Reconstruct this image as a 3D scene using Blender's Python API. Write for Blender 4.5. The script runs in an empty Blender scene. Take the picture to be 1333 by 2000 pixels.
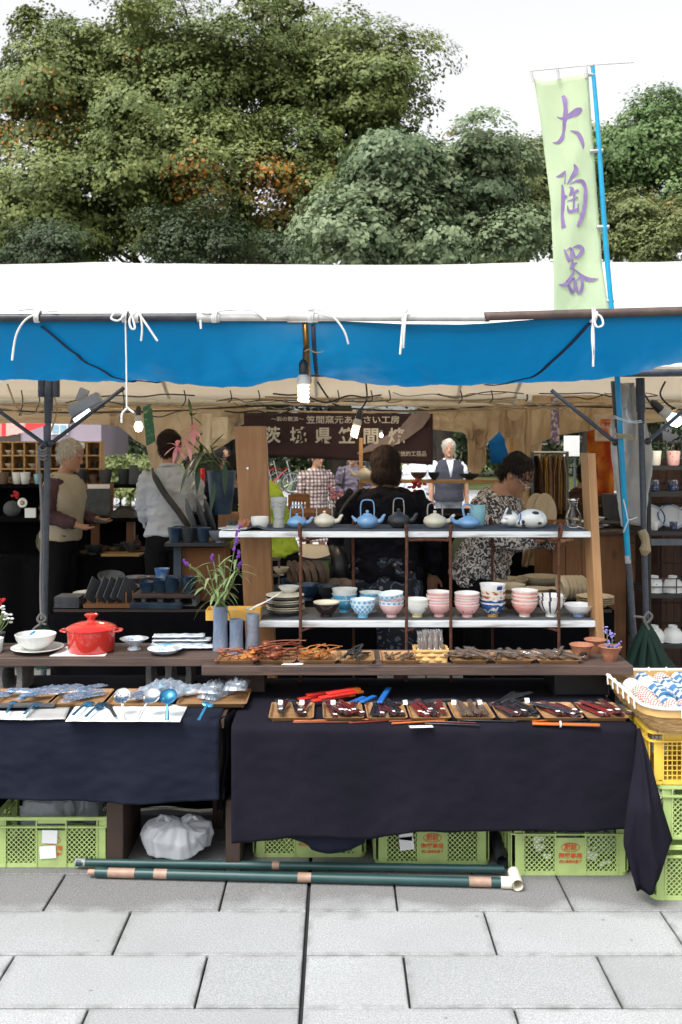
import bpy, math, random
import numpy as np
from mathutils import Vector, Matrix, noise as mnoise
R = math.radians
random.seed(7)
rng = np.random.default_rng(7)
scene = bpy.context.scene
COL = scene.collection
CAMH, F, CX, HY = 1.62, 1944.0, 660.0, 860.0     # eye height (m), lens in photo pixels, vanishing point

# ---------------------------------------------------------------- camera
cam = bpy.data.objects.new('camera', bpy.data.cameras.new('camera'))
COL.objects.link(cam)
cam.location = (0, 0, CAMH)
cam.rotation_euler = (R(90), 0, 0)
cam.data.sensor_width = 36
cam.data.lens = F / 2000 * 36
cam.data.shift_x = (666.5 - CX) / 2000
cam.data.shift_y = -(1000 - HY) / 2000
cam.data.clip_end = 2000
cam.data.dof.use_dof = True
cam.data.dof.focus_distance = 4.3
cam.data.dof.aperture_fstop = 6.3
scene.camera = cam

# ---------------------------------------------------------------- sky and sun: overcast noon
SUN_EL, SUN_ROT = R(58), math.atan2(-0.45, -0.55)
world = bpy.data.worlds.new('World')
scene.world = world
world.use_nodes = True
nt = world.node_tree
sky = nt.nodes.new('ShaderNodeTexSky')
sky.sky_type = 'NISHITA'
sky.sun_disc = False
sky.sun_elevation = SUN_EL
sky.sun_rotation = SUN_ROT
sky.air_density = 1.0
sky.dust_density = 4.0
hs = nt.nodes.new('ShaderNodeHueSaturation')
hs.inputs['Saturation'].default_value = 0.10
nt.links.new(sky.outputs[0], hs.inputs['Color'])
bg = nt.nodes['Background']
nt.links.new(hs.outputs[0], bg.inputs['Color'])
bg.inputs['Strength'].default_value = 0.15
sun = bpy.data.objects.new('sun', bpy.data.lights.new('sun', 'SUN'))
COL.objects.link(sun)
sun.data.energy = 1.2
sun.data.angle = R(25)
sun.data.color = (1, .97, .92)
sd = Vector((math.sin(SUN_ROT) * math.cos(SUN_EL), math.cos(SUN_ROT) * math.cos(SUN_EL), math.sin(SUN_EL)))
sun.rotation_euler = sd.to_track_quat('Z', 'Y').to_euler()
scene.view_settings.view_transform = 'Standard'
scene.view_settings.look = 'None'
scene.view_settings.gamma = 1
scene.view_settings.use_curve_mapping = False
scene.view_settings.exposure = 1.12
scene.render.engine = 'CYCLES'
scene.cycles.max_bounces = 8
scene.cycles.transparent_max_bounces = 16
scene.cycles.use_denoising = True

# ---------------------------------------------------------------- helpers
def X(px, Y): return (px - CX) * Y / F
def Zp(py, Y): return CAMH - (py - HY) * Y / F
def W(px, py, Y): return Vector((X(px, Y), Y, Zp(py, Y)))
def S(px, Y): return px * Y / F                  # photo pixels to metres at depth Y

def tag(o, label=None, cat=None, group=None, kind=None):
    if label: o['label'] = label
    if cat: o['category'] = cat
    if group: o['group'] = group
    if kind: o['kind'] = kind
    return o
def thing(name, label, cat, loc=(0, 0, 0), group=None, rz=0):
    o = bpy.data.objects.new(name, None)
    o.empty_display_size = .05
    COL.objects.link(o)
    o.location = loc
    o.rotation_euler = (0, 0, rz)
    return tag(o, label, cat, group)
def link(name, me, parent=None, loc=None, rot=None, scale=None):
    o = bpy.data.objects.new(name, me)
    COL.objects.link(o)
    if parent: o.parent = parent
    if loc is not None: o.location = loc
    if rot is not None: o.rotation_euler = rot
    if scale is not None: o.scale = scale if hasattr(scale, '__len__') else (scale,) * 3
    return o
def dup(root, loc=None, rot=None, label=None, group=None, scale=None, parent=None):
    r = root.copy(); COL.objects.link(r)
    if parent: r.parent = parent
    if loc is not None: r.location = loc
    if rot is not None: r.rotation_euler = rot
    if scale is not None: r.scale = (scale,) * 3
    if label: r['label'] = label
    if group: r['group'] = group
    for ch in list(root.children): dup(ch, parent=r)
    return r

class MB:
    """collects shapes; build() links them as one mesh object"""
    def __init__(s): s.v, s.f, s.m, s.uv = [], [], [], []
    def add(s, vs, fs, mi=0, uvs=None):
        n = len(s.v); s.v += [tuple(v) for v in vs]
        s.uv += uvs if uvs else [(0, 0)] * len(vs)
        for f in fs: s.f.append(tuple(i + n for i in f)); s.m.append(mi)
        return s
    def box(s, c, d, rz=0, rx=0, ry=0, mi=0, taper=1.0):
        M = Matrix.Translation(c) @ (Matrix.Rotation(rz, 4, 'Z') @ Matrix.Rotation(ry, 4, 'Y') @ Matrix.Rotation(rx, 4, 'X'))
        vs = []
        for z in (-.5, .5):
            k = taper if z > 0 else 1
            for x, y in ((-.5, -.5), (.5, -.5), (.5, .5), (-.5, .5)):
                vs.append(M @ Vector((x * d[0] * k, y * d[1] * k, z * d[2])))
        return s.add(vs, [(0, 3, 2, 1), (4, 5, 6, 7), (0, 1, 5, 4), (1, 2, 6, 5), (2, 3, 7, 6), (3, 0, 4, 7)], mi)
    def tube(s, pts, r, seg=8, cap=True, mi=0, flat=1.0):
        pts = [Vector(p) for p in pts]; n = len(pts)
        rs = r if hasattr(r, '__len__') else [r] * n
        vs, uvs = [], []
        up = None
        for i, p in enumerate(pts):
            t = (pts[min(i + 1, n - 1)] - pts[max(i - 1, 0)])
            t = t.normalized() if t.length > 1e-9 else Vector((0, 0, 1))
            if up is None:
                up = Vector((0, 0, 1)) if abs(t.z) < .9 else Vector((0, -1, 0))
            a = t.cross(up)
            if a.length < 1e-6: a = t.cross(Vector((1, 0, 0)))
            a.normalize(); b = a.cross(t).normalized(); up = b
            for k in range(seg):
                w = 2 * math.pi * k / seg
                vs.append(p + a * (math.cos(w) * rs[i]) + b * (math.sin(w) * rs[i] * flat))
                uvs.append((k / seg, i / max(1, n - 1)))
        fs = []
        for i in range(n - 1):
            for k in range(seg):
                k2 = (k + 1) % seg
                fs.append((i * seg + k, i * seg + k2, (i + 1) * seg + k2, (i + 1) * seg + k))
        if cap:
            fs.append(tuple(range(seg - 1, -1, -1))); fs.append(tuple((n - 1) * seg + k for k in range(seg)))
        return s.add(vs, fs, mi, uvs)
    def lathe(s, prof, seg=24, at=(0, 0, 0), mi=0, M=None, sx=1, sy=1, wob=0):
        vs, uvs, fs = [], [], []
        L = [0]
        for a, b in zip(prof, prof[1:]): L.append(L[-1] + math.hypot(b[0] - a[0], b[1] - a[1]))
        T = L[-1] or 1
        for i, (r, z) in enumerate(prof):
            for k in range(seg + 1):
                w = 2 * math.pi * k / seg
                q = r * (1 + wob * math.sin(w * 3 + 1) + wob * math.sin(w * 5))
                p = Vector((q * math.cos(w) * sx, q * math.sin(w) * sy, z))
                vs.append((M @ p if M else p) + Vector(at)); uvs.append((k / seg, L[i] / T))
        for i in range(len(prof) - 1):
            for k in range(seg):
                a = i * (seg + 1) + k
                fs.append((a, a + 1, a + seg + 2, a + seg + 1))
        return s.add(vs, fs, mi, uvs)
    def grid(s, nu, nv, fn, mi=0, flip=False):
        vs, uvs, fs = [], [], []
        for j in range(nv + 1):
            for i in range(nu + 1):
                vs.append(fn(i / nu, j / nv)); uvs.append((i / nu, j / nv))
        for j in range(nv):
            for i in range(nu):
                a = j * (nu + 1) + i
                q = (a, a + 1, a + nu + 2, a + nu + 1)
                fs.append(q[::-1] if flip else q)
        return s.add(vs, fs, mi, uvs)
    def poly(s, pts, depth, n=(0, 1, 0), mi=0):
        """prism from a flat outline, extruded along n"""
        k = len(pts); n = Vector(n) * depth
        vs = [Vector(p) for p in pts] + [Vector(p) + n for p in pts]
        return s.add(vs, [tuple(range(k)), tuple(range(2 * k - 1, k - 1, -1))] + [(i, i + k, (i + 1) % k + k, (i + 1) % k) for i in range(k)], mi)
    def ball(s, c, r, seg=12, ring=8, M=None, mi=0):
        r = r if hasattr(r, '__len__') else (r,) * 3
        prof = [(max(1e-5, math.sin(math.pi * i / ring)), -math.cos(math.pi * i / ring)) for i in range(ring + 1)]
        D = Matrix.Diagonal((r[0], r[1], r[2])).to_4x4()
        return s.lathe(prof, seg, c, mi, (M @ D) if M else D)
    def strip(s, pts, wid, n=(0, -1, 0), mi=0):
        """flat brush stroke of varying width lying in the plane with normal n"""
        pts = [Vector(p) for p in pts]; n = Vector(n).normalized(); vs = []
        m = len(pts)
        for i, p in enumerate(pts):
            t = (pts[min(i + 1, m - 1)] - pts[max(0, i - 1)]).normalized()
            a = n.cross(t)
            vs += [p + a * wid[i] / 2, p - a * wid[i] / 2]
        return s.add(vs, [(2 * i, 2 * i + 1, 2 * i + 3, 2 * i + 2) for i in range(m - 1)], mi)
    def mesh(s, name, mats, smooth=40):
        me = bpy.data.meshes.new(name)
        me.from_pydata(s.v, [], s.f)
        for m in (mats if isinstance(mats, (list, tuple)) else [mats]): me.materials.append(MAT[m] if isinstance(m, str) else m)
        if any(s.m): me.polygons.foreach_set('material_index', s.m)
        uvl = me.uv_layers.new(name='UVMap')
        idx = np.empty(len(me.loops), dtype=np.int32); me.loops.foreach_get('vertex_index', idx)
        uvl.data.foreach_set('uv', np.array(s.uv, dtype=np.float32)[idx].ravel())
        me.validate(clean_customdata=False)
        if smooth:
            me.polygons.foreach_set('use_smooth', [True] * len(me.polygons))
            me.set_sharp_from_angle(angle=R(smooth))
        me.update()
        return me
    def build(s, name, mats, parent=None, world=False, smooth=40, bevel=0, solid=0, loc=None, rot=None):
        """world: coordinates are world ones; the object gets its origin at its own base (or stays under its unrotated parent)"""
        if world:
            if parent: o0 = Vector(parent.location)
            else:
                a = np.array(s.v); o0 = Vector(((a[:, 0].min() + a[:, 0].max()) / 2, (a[:, 1].min() + a[:, 1].max()) / 2, a[:, 2].min()))
            s.v = [tuple(Vector(v) - o0) for v in s.v]
            if not parent: loc = o0
        o = link(name, s.mesh(name, mats, smooth), parent, loc, rot)
        if bevel:
            b = o.modifiers.new('bevel', 'BEVEL'); b.width = bevel; b.segments = 2; b.limit_method = 'ANGLE'; b.angle_limit = R(50)
        if solid:
            b = o.modifiers.new('solid', 'SOLIDIFY'); b.thickness = solid; b.offset = 0
        return o

def fbm(x, y, z=0, o=4): return mnoise.fractal(Vector((x, y, z)), 1.0, 2.0, o)
def lerp(a, b, t): return a + (b - a) * t
def interp(xs, ys, x): return float(np.interp(x, xs, ys))
def spline(pts, n=8):
    """Catmull-Rom through points"""
    pts = [Vector(p) for p in pts]; out = []
    P = [pts[0]] + pts + [pts[-1]]
    for i in range(1, len(P) - 2):
        for k in range(n):
            t = k / n
            a, b, c, d = P[i - 1], P[i], P[i + 1], P[i + 2]
            out.append(.5 * ((2 * b) + (c - a) * t + (2 * a - 5 * b + 4 * c - d) * t * t + (3 * b - a - 3 * c + d) * t ** 3))
    out.append(pts[-1])
    return out

# ---------------------------------------------------------------- materials
MAT = {}
def node(nt, t, **kw):
    n = nt.nodes.new('ShaderNode' + t)
    for k, v in kw.items():
        if k in n.inputs: n.inputs[k].default_value = v
        else: setattr(n, k, v)
    return n
def coords(nt, kind='Object', sc=(1, 1, 1)):
    tc = node(nt, 'TexCoord'); mp = node(nt, 'Mapping'); mp.inputs['Scale'].default_value = sc
    nt.links.new(tc.outputs[kind], mp.inputs['Vector'])
    return mp.outputs[0]
def mixc(nt, fac, a, b, mode='MIX'):
    m = node(nt, 'Mix', data_type='RGBA', blend_type=mode)
    for sock, v in ((m.inputs[0], fac), (m.inputs[6], a), (m.inputs[7], b)):
        if hasattr(v, 'is_linked') or hasattr(v, 'links'): nt.links.new(v, sock)
        else: sock.default_value = (*v, 1) if hasattr(v, '__len__') and len(v) == 3 else v
    return m.outputs[2]
def ramp(nt, fac, stops, const=False):
    r = node(nt, 'ValToRGB')
    if const: r.color_ramp.interpolation = 'CONSTANT'
    e = r.color_ramp.elements
    while len(e) < len(stops): e.new(.5)
    for i, (p, c) in enumerate(stops):
        e[i].position = p; e[i].color = (*c, 1) if hasattr(c, '__len__') else (c, c, c, 1)
    nt.links.new(fac, r.inputs[0])
    return r.outputs[0]
def mat(name, col, rough=.6, metal=0, col2=None, scale=12, lo=.35, hi=.7, bump=0, bscale=60, stretch=(1, 1, 1), var=.08,
        spec=None, coat=0, transl=0, tcol=None, emit=0, kind='Object', sheen=0, tcol_rough=None):
    if spec is None: spec = .12 if rough >= .8 else .5
    m = bpy.data.materials.new(name); m.use_nodes = True; MAT[name] = m
    t = m.node_tree; b = t.nodes['Principled BSDF']
    v = coords(t, kind, stretch)
    n = node(t, 'TexNoise', Scale=scale, Detail=6.0); t.links.new(v, n.inputs['Vector'])
    c2 = col2 or tuple(x * .8 for x in col)
    c = mixc(t, ramp(t, n.outputs[0], [(lo, 0.0), (hi, 1.0)]), col, c2)
    if var:
        oi = node(t, 'ObjectInfo'); mr = node(t, 'MapRange'); mr.inputs[3].default_value = 1 - var; mr.inputs[4].default_value = 1 + var
        t.links.new(oi.outputs['Random'], mr.inputs[0])
        hsv = node(t, 'HueSaturation'); t.links.new(mr.outputs[0], hsv.inputs['Value']); t.links.new(c, hsv.inputs['Color']); c = hsv.outputs[0]
    t.links.new(c, b.inputs['Base Color'])
    rr = node(t, 'MapRange'); rr.inputs[3].default_value = max(.02, rough - .08); rr.inputs[4].default_value = min(1, rough + .08)
    t.links.new(n.outputs[0], rr.inputs[0]); t.links.new(rr.outputs[0], b.inputs['Roughness'])
    b.inputs['Metallic'].default_value = metal
    b.inputs['Specular IOR Level'].default_value = spec
    b.inputs['Coat Weight'].default_value = coat
    if sheen: b.inputs['Sheen Weight'].default_value = sheen
    if bump:
        n2 = node(t, 'TexNoise', Scale=bscale, Detail=4.0); t.links.new(v, n2.inputs['Vector'])
        bp = node(t, 'Bump', Strength=bump, Distance=.01); t.links.new(n2.outputs[0], bp.inputs['Height']); t.links.new(bp.outputs[0], b.inputs['Normal'])
    if emit:
        t.links.new(c, b.inputs['Emission Color']); b.inputs['Emission Strength'].default_value = emit
    if transl:
        tr = node(t, 'BsdfTranslucent'); tr.inputs[0].default_value = (*(tcol or col), 1)
        mx = node(t, 'MixShader'); mx.inputs[0].default_value = transl
        t.links.new(b.outputs[0], mx.inputs[1]); t.links.new(tr.outputs[0], mx.inputs[2])
        t.links.new(mx.outputs[0], t.nodes['Material Output'].inputs[0])
    return m
def film(name, op=.3, col=(.9, .93, .95), rough=.2, bump=.6, white=.0):
    """clear crumpled plastic film"""
    m = bpy.data.materials.new(name); m.use_nodes = True; MAT[name] = m
    t = m.node_tree; b = t.nodes['Principled BSDF']
    b.inputs['Base Color'].default_value = (*col, 1); b.inputs['Roughness'].default_value = rough
    tr = node(t, 'BsdfTransparent'); tr.inputs[0].default_value = (.96, .97, .98, 1)
    gl = node(t, 'BsdfGlossy'); gl.inputs['Roughness'].default_value = rough
    v = coords(t); n = node(t, 'TexNoise', Scale=45.0, Detail=3.0); t.links.new(v, n.inputs['Vector'])
    bp = node(t, 'Bump', Strength=bump, Distance=.02); t.links.new(n.outputs[0], bp.inputs['Height'])
    for q in (gl, b): t.links.new(bp.outputs[0], q.inputs['Normal'])
    m1 = node(t, 'MixShader'); m1.inputs[0].default_value = white
    t.links.new(gl.outputs[0], m1.inputs[1]); t.links.new(b.outputs[0], m1.inputs[2])
    mx = node(t, 'MixShader')
    r = ramp(t, n.outputs[0], [(.3, op * .5), (.7, min(1, op * 1.5))]); t.links.new(r, mx.inputs[0])
    t.links.new(tr.outputs[0], mx.inputs[1]); t.links.new(m1.outputs[0], mx.inputs[2])
    t.links.new(mx.outputs[0], t.nodes['Material Output'].inputs[0])
def pattern(name, base, ink, kind, su=12, sv=4, th=.5, ink2=None, rough=.15, inside=None, foot=None, vmax=.56):
    """glazed ceramic with a painted pattern running round the outside (lathe UV: u round, v along the profile)"""
    m = bpy.data.materials.new(name); m.use_nodes = True; MAT[name] = m
    t = m.node_tree; b = t.nodes['Principled BSDF']
    v = coords(t, 'UV', (su, sv, 1))
    sep = node(t, 'SeparateXYZ'); t.links.new(coords(t, 'UV'), sep.inputs[0])
    if kind == 'check':
        n = node(t, 'TexChecker', Scale=1.0); t.links.new(v, n.inputs['Vector']); fac = ramp(t, n.outputs[1], [(0, 0.0), (1, 1.0)])
    elif kind == 'stripe':
        n = node(t, 'TexWave', Scale=1.0, Distortion=1.2); n.inputs['Detail Scale'].default_value = .6
        t.links.new(v, n.inputs['Vector']); fac = ramp(t, n.outputs[1], [(th, 0.0), (th + .04, 1.0)])
    elif kind == 'dots':
        n = node(t, 'TexVoronoi', Scale=1.0, Randomness=.55); t.links.new(v, n.inputs['Vector']); fac = ramp(t, n.outputs[0], [(th, 1.0), (th + .04, 0.0)])
    else:
        n = node(t, 'TexNoise', Scale=1.0, Detail=2.0, Distortion=1.5); t.links.new(v, n.inputs['Vector']); fac = ramp(t, n.outputs[0], [(th, 0.0), (th + .03, 1.0)])
    lim = ramp(t, sep.outputs[1], [(0, 0.0), (.21, 1.0), (vmax, 0.0)], True)
    mm = node(t, 'Math', operation='MULTIPLY'); t.links.new(fac, mm.inputs[0]); t.links.new(lim, mm.inputs[1])
    c = mixc(t, mm.outputs[0], base, ink)
    if ink2:
        n2 = node(t, 'TexVoronoi', Scale=.6); t.links.new(v, n2.inputs['Vector'])
        f2 = ramp(t, n2.outputs[0], [(.22, 1.0), (.26, 0.0)]); m2 = node(t, 'Math', operation='MULTIPLY')
        t.links.new(f2, m2.inputs[0]); t.links.new(lim, m2.inputs[1]); c = mixc(t, m2.outputs[0], c, ink2)
    if inside: c = mixc(t, ramp(t, sep.outputs[1], [(0, 0.0), (vmax + .01, 1.0)], True), c, inside)
    if foot: c = mixc(t, ramp(t, sep.outputs[1], [(0, 1.0), (.21, 0.0)], True), c, foot)
    c = mixc(t, ramp(t, sep.outputs[1], [(0, 0.0), (vmax - .035, .75), (vmax + .03, 0.0)], True), c, inside or base)
    t.links.new(c, b.inputs['Base Color']); b.inputs['Roughness'].default_value = rough
    return m
def leafmat(name, cols, transl=.2, orange=None, rough=.55):
    """leaf colours picked per leaf by a random attribute; whole sprays can have turned"""
    m = bpy.data.materials.new(name); m.use_nodes = True; MAT[name] = m
    t = m.node_tree; b = t.nodes['Principled BSDF']
    a = node(t, 'Attribute', attribute_name='rnd')
    k = len(cols); c = ramp(t, a.outputs['Fac'], [(i / (k - 1), q) for i, q in enumerate(cols)])
    if orange:
        a2 = node(t, 'Attribute', attribute_name='turned'); c = mixc(t, a2.outputs['Fac'], c, orange)
    t.links.new(c, b.inputs['Base Color']); b.inputs['Roughness'].default_value = rough
    b.inputs['Specular IOR Level'].default_value = .3
    tr = node(t, 'BsdfTranslucent'); t.links.new(c, tr.inputs[0])
    mx = node(t, 'MixShader'); mx.inputs[0].default_value = transl
    t.links.new(b.outputs[0], mx.inputs[1]); t.links.new(tr.outputs[0], mx.inputs[2])
    t.links.new(mx.outputs[0], t.nodes['Material Output'].inputs[0])
def emitter(name, col, s):
    m = bpy.data.materials.new(name); m.use_nodes = True; MAT[name] = m
    b = m.node_tree.nodes['Principled BSDF']
    b.inputs['Base Color'].default_value = (.8, .8, .8, 1)
    b.inputs['Emission Color'].default_value = (*col, 1); b.inputs['Emission Strength'].default_value = s
def wood(name, c1, c2, axis=0, scale=6, rough=.65, knots=True, bump=.3):
    m = bpy.data.materials.new(name); m.use_nodes = True; MAT[name] = m
    t = m.node_tree; b = t.nodes['Principled BSDF']
    st = [9, 9, 9]; st[axis] = .7
    v = coords(t, 'Object', st); n = node(t, 'TexNoise', Scale=scale, Detail=8.0, Distortion=.6); t.links.new(v, n.inputs['Vector'])
    c = mixc(t, ramp(t, n.outputs[0], [(.3, 0.0), (.7, 1.0)]), c1, c2)
    if knots:
        st2 = [7, 7, 7]; st2[axis] = 3.5
        vo = node(t, 'TexVoronoi', Scale=1.0); t.links.new(coords(t, 'Object', st2), vo.inputs['Vector'])
        c = mixc(t, ramp(t, vo.outputs[0], [(.05, 1.0), (.16, 0.0)]), c, tuple(x * .35 for x in c2))
    n3 = node(t, 'TexNoise', Scale=3.0, Detail=3.0); t.links.new(coords(t), n3.inputs['Vector'])
    c = mixc(t, ramp(t, n3.outputs[0], [(.45, 0.0), (.8, .55)]), c, tuple(x * .5 for x in c2))
    oi = node(t, 'ObjectInfo'); mr = node(t, 'MapRange'); mr.inputs[3].default_value = .85; mr.inputs[4].default_value = 1.15
    t.links.new(oi.outputs['Random'], mr.inputs[0])
    hsv = node(t, 'HueSaturation'); t.links.new(mr.outputs[0], hsv.inputs['Value']); t.links.new(c, hsv.inputs['Color'])
    t.links.new(hsv.outputs[0], b.inputs['Base Color']); b.inputs['Roughness'].default_value = rough
    bp = node(t, 'Bump', Strength=bump, Distance=.004); t.links.new(n.outputs[0], bp.inputs['Height']); t.links.new(bp.outputs[0], b.inputs['Normal'])

mat('joint', (.03, .03, .032), .95)
mat('soil', (.10, .085, .06), .95, col2=(.06, .075, .03), scale=1.5)
mat('far_paving', (.42, .43, .43), .85, col2=(.33, .34, .35), scale=2)
mat('lawn', (.075, .11, .03), .9, col2=(.14, .13, .06), scale=.6, bump=.5, bscale=30)
mat('navy_cloth', (.013, .016, .028), .95, col2=(.009, .011, .021), scale=5, bump=.25, bscale=220, spec=.1, var=0)
mat('black_cloth', (.011, .010, .017), .95, col2=(.008, .008, .013), scale=5, bump=.25, bscale=220, spec=.1, var=0)
mat('black_drape', (.005, .005, .006), .95, var=0, spec=.05)
mat('blue_tarp', (.004, .18, .34), .6, col2=(.004, .15, .29), scale=3, transl=.64, tcol=(.0, .385, .60), var=0, bump=.08, bscale=300)
mat('tarp_seam', (.003, .03, .09), .7, transl=.2, tcol=(.0, .06, .2), var=0)
mat('white_tarp', (.82, .83, .83), .5, col2=(.76, .77, .77), scale=2, transl=.42, tcol=(.93, .83, .68), var=0, bump=.05, bscale=200)
mat('beige_canvas', (.66, .57, .44), .85, col2=(.52, .44, .33), scale=4, transl=.52, tcol=(.88, .74, .55), var=.04, bump=.3, bscale=40)
mat('cream_canvas', (.74, .68, .56), .8, col2=(.64, .57, .45), scale=4, transl=.4, tcol=(.85, .74, .55), var=.04)
mat('pale_plastic', (.60, .60, .58), .4, col2=(.47, .47, .46), scale=9, transl=.35, tcol=(.7, .68, .65), var=0, bump=.4, bscale=25)
mat('dark_pipe', (.03, .034, .042), .45, .3, col2=(.06, .06, .065), scale=30)
mat('rust_pipe', (.075, .055, .05), .55, .3, col2=(.13, .09, .075), scale=25)
mat('white_pipe', (.50, .50, .49), .4, col2=(.36, .34, .32), scale=18)
mat('grey_pipe', (.085, .095, .115), .5, .2, col2=(.06, .07, .085), scale=40, bump=.1)
mat('brass', (.45, .27, .08), .3, .9, col2=(.25, .15, .06), scale=15)
mat('cord', (.78, .79, .78), .8, bump=.6, bscale=400, var=.03)
mat('jute', (.42, .33, .20), .9, bump=.6, bscale=300)
mat('grey_rope', (.22, .21, .20), .9, bump=.6, bscale=300)
mat('black_wire', (.012, .012, .014), .5)
mat('tan_wire', (.33, .25, .16), .7)
mat('black_plastic', (.015, .016, .018), .4)
mat('grey_plastic', (.36, .36, .37), .45)
mat('cyan_pole', (.0, .32, .55), .3, var=0)
mat('flag_cloth', (.62, .70, .52), .75, col2=(.58, .66, .49), scale=3, transl=.5, tcol=(.74, .84, .62), var=0)
mat('flag_ink', (.27, .19, .38), .8, var=0)
mat('rebar', (.075, .035, .028), .85, .2, col2=(.14, .06, .035), scale=60, bump=.8, bscale=150)
mat('concrete_block', (.21, .205, .20), .95, col2=(.14, .14, .14), scale=20, bump=.6, bscale=120)
mat('white_board', (.58, .61, .63), .6, col2=(.24, .21, .19), scale=9, lo=.50, hi=.74, stretch=(.6, 2, 6))
mat('grey_felt', (.085, .10, .12), .95, col2=(.06, .072, .088), scale=9, bump=.3, bscale=300)
mat('lime_plastic', (.42, .55, .20), .5, col2=(.28, .34, .14), scale=11, lo=.5, hi=.85, transl=.1, tcol=(.5, .7, .2), var=.05)
mat('yellow_plastic', (.74, .50, .06), .45, col2=(.52, .33, .06), scale=11, lo=.5, hi=.85, var=.03)
mat('crate_ink', (.66, .10, .02), .6, var=0)
mat('paper', (.78, .80, .79), .8, col2=(.70, .72, .71), scale=6, var=.04)
mat('yellow_card', (.72, .42, .08), .7, var=.02)
mat('ink_black', (.02, .02, .025), .6, var=0)
mat('green_pipe', (.012, .05, .052), .4, col2=(.02, .065, .064), scale=12, var=.08)
mat('brown_tape', (.34, .23, .17), .5, col2=(.28, .17, .12), scale=40)
mat('ivory_pvc', (.72, .68, .57), .35)
mat('red_enamel', (.58, .032, .022), .14, col2=(.50, .026, .018), coat=.4, var=0)
mat('white_glaze', (.72, .73, .70), .18, col2=(.66, .67, .64), coat=.3)
mat('cream_glaze', (.66, .62, .50), .4, col2=(.58, .53, .42), scale=30)
mat('cream_bowl', (.52, .43, .28), .45, col2=(.44, .35, .22), scale=20)
mat('sky_glaze', (.19, .37, .60), .3, col2=(.15, .30, .52), scale=20, var=.06)
mat('teal_glaze', (.28, .55, .60), .3, col2=(.22, .46, .52), scale=20)
mat('black_iron', (.018, .022, .028), .45, col2=(.03, .035, .04), scale=60, bump=.4, bscale=150)
mat('dark_ware', (.02, .025, .029), .5, col2=(.045, .052, .056), scale=18, var=.25, bump=.2)
mat('ink_blue_ware', (.010, .026, .058), .35, col2=(.045, .085, .13), scale=14, var=.2)
mat('slate_ware', (.07, .078, .084), .7, col2=(.04, .046, .052), scale=20, var=.15, bump=.3)
mat('brown_ware', (.09, .055, .035), .55, col2=(.14, .09, .055), scale=18, var=.3)
mat('vase_blue', (.10, .14, .22), .65, col2=(.23, .27, .35), scale=16, bump=.5, bscale=180, stretch=(1, 1, .5), var=.06)
mat('vase_grey', (.16, .19, .25), .6, col2=(.13, .10, .10), scale=9, bump=.5, bscale=120)
mat('terracotta', (.36, .15, .08), .75, col2=(.26, .10, .055), scale=12, bump=.4, bscale=80)
mat('scorch', (.03, .025, .022), .8)
mat('steel', (.62, .63, .64), .22, .95, var=.03)
mat('blue_steel', (.03, .19, .36), .25, .7, col2=(.06, .25, .40), scale=9)
mat('chestnut', (.19, .045, .016), .38, col2=(.11, .024, .010), scale=18, stretch=(1, 4, 4), var=.25)
mat('honey_wood', (.42, .15, .03), .4, col2=(.30, .095, .02), scale=18, var=.2)
mat('ebony', (.016, .015, .016), .4, var=.2)
mat('maroon_lacquer', (.085, .016, .016), .25, col2=(.055, .008, .009), scale=30, var=.35)
mat('red_lacquer', (.16, .012, .010), .25, var=.25)
mat('black_lacquer', (.013, .012, .015), .25, var=.2)
mat('orange_lacquer', (.55, .13, .02), .3, var=.15)
mat('red_paper', (.72, .03, .02), .5, var=.1)
mat('blue_paper', (.012, .12, .42), .5, var=.1)
mat('basket_cane', (.46, .29, .12), .6, col2=(.33, .19, .07), scale=30, var=.15)
mat('white_cane', (.80, .80, .77), .55, var=.05)
mat('chip_wood', (.60, .38, .14), .6, col2=(.50, .29, .10), scale=10, stretch=(1, 3, 8))
mat('green_canvas', (.02, .042, .032), .85, col2=(.014, .032, .025), scale=9, bump=.4, bscale=120)
mat('stem_green', (.10, .16, .045), .6, col2=(.16, .19, .08), scale=20)
mat('sage_leaf', (.22, .29, .15), .6, col2=(.14, .22, .06), scale=20, transl=.3, tcol=(.28, .36, .12), var=.2)
mat('dark_leaf', (.02, .05, .022), .45, col2=(.03, .07, .03), scale=20, transl=.2, tcol=(.08, .2, .04), var=.2)
mat('purple_petal', (.19, .04, .36), .6, transl=.25, tcol=(.4, .1, .6))
mat('lavender_petal', (.35, .30, .70), .6, transl=.25, tcol=(.5, .4, .9))
mat('pink_petal', (.66, .20, .27), .5, col2=(.80, .50, .52), scale=30, transl=.35, tcol=(.9, .4, .45))
mat('red_petal', (.55, .012, .02), .5, transl=.25, tcol=(.8, .05, .05))
mat('white_petal', (.75, .76, .74), .5)
mat('bark', (.045, .038, .03), .95, col2=(.025, .02, .017), scale=4, bump=.8, bscale=12)
mat('mauve_wall', (.30, .25, .29), .9, col2=(.25, .21, .25), scale=1)
mat('white_frame', (.8, .8, .8), .5)
mat('window_glass', (.25, .38, .46), .08, var=0)
mat('red_canvas', (.62, .02, .02), .7, transl=.3, tcol=(.9, .04, .03), var=0)
mat('pink_canvas', (.70, .34, .30), .7, transl=.3, tcol=(.9, .5, .45), var=0)
mat('blue_cloth', (.01, .13, .33), .8, col2=(.02, .2, .45), scale=8, transl=.2, tcol=(.02, .3, .7))
mat('banner_plum', (.055, .028, .034), .75, col2=(.075, .04, .046), scale=2, transl=.22, tcol=(.16, .09, .10), var=0)
mat('banner_brush', (.30, .24, .24), .75, var=0)
mat('banner_ink', (.72, .68, .62), .7, var=0)
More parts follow.
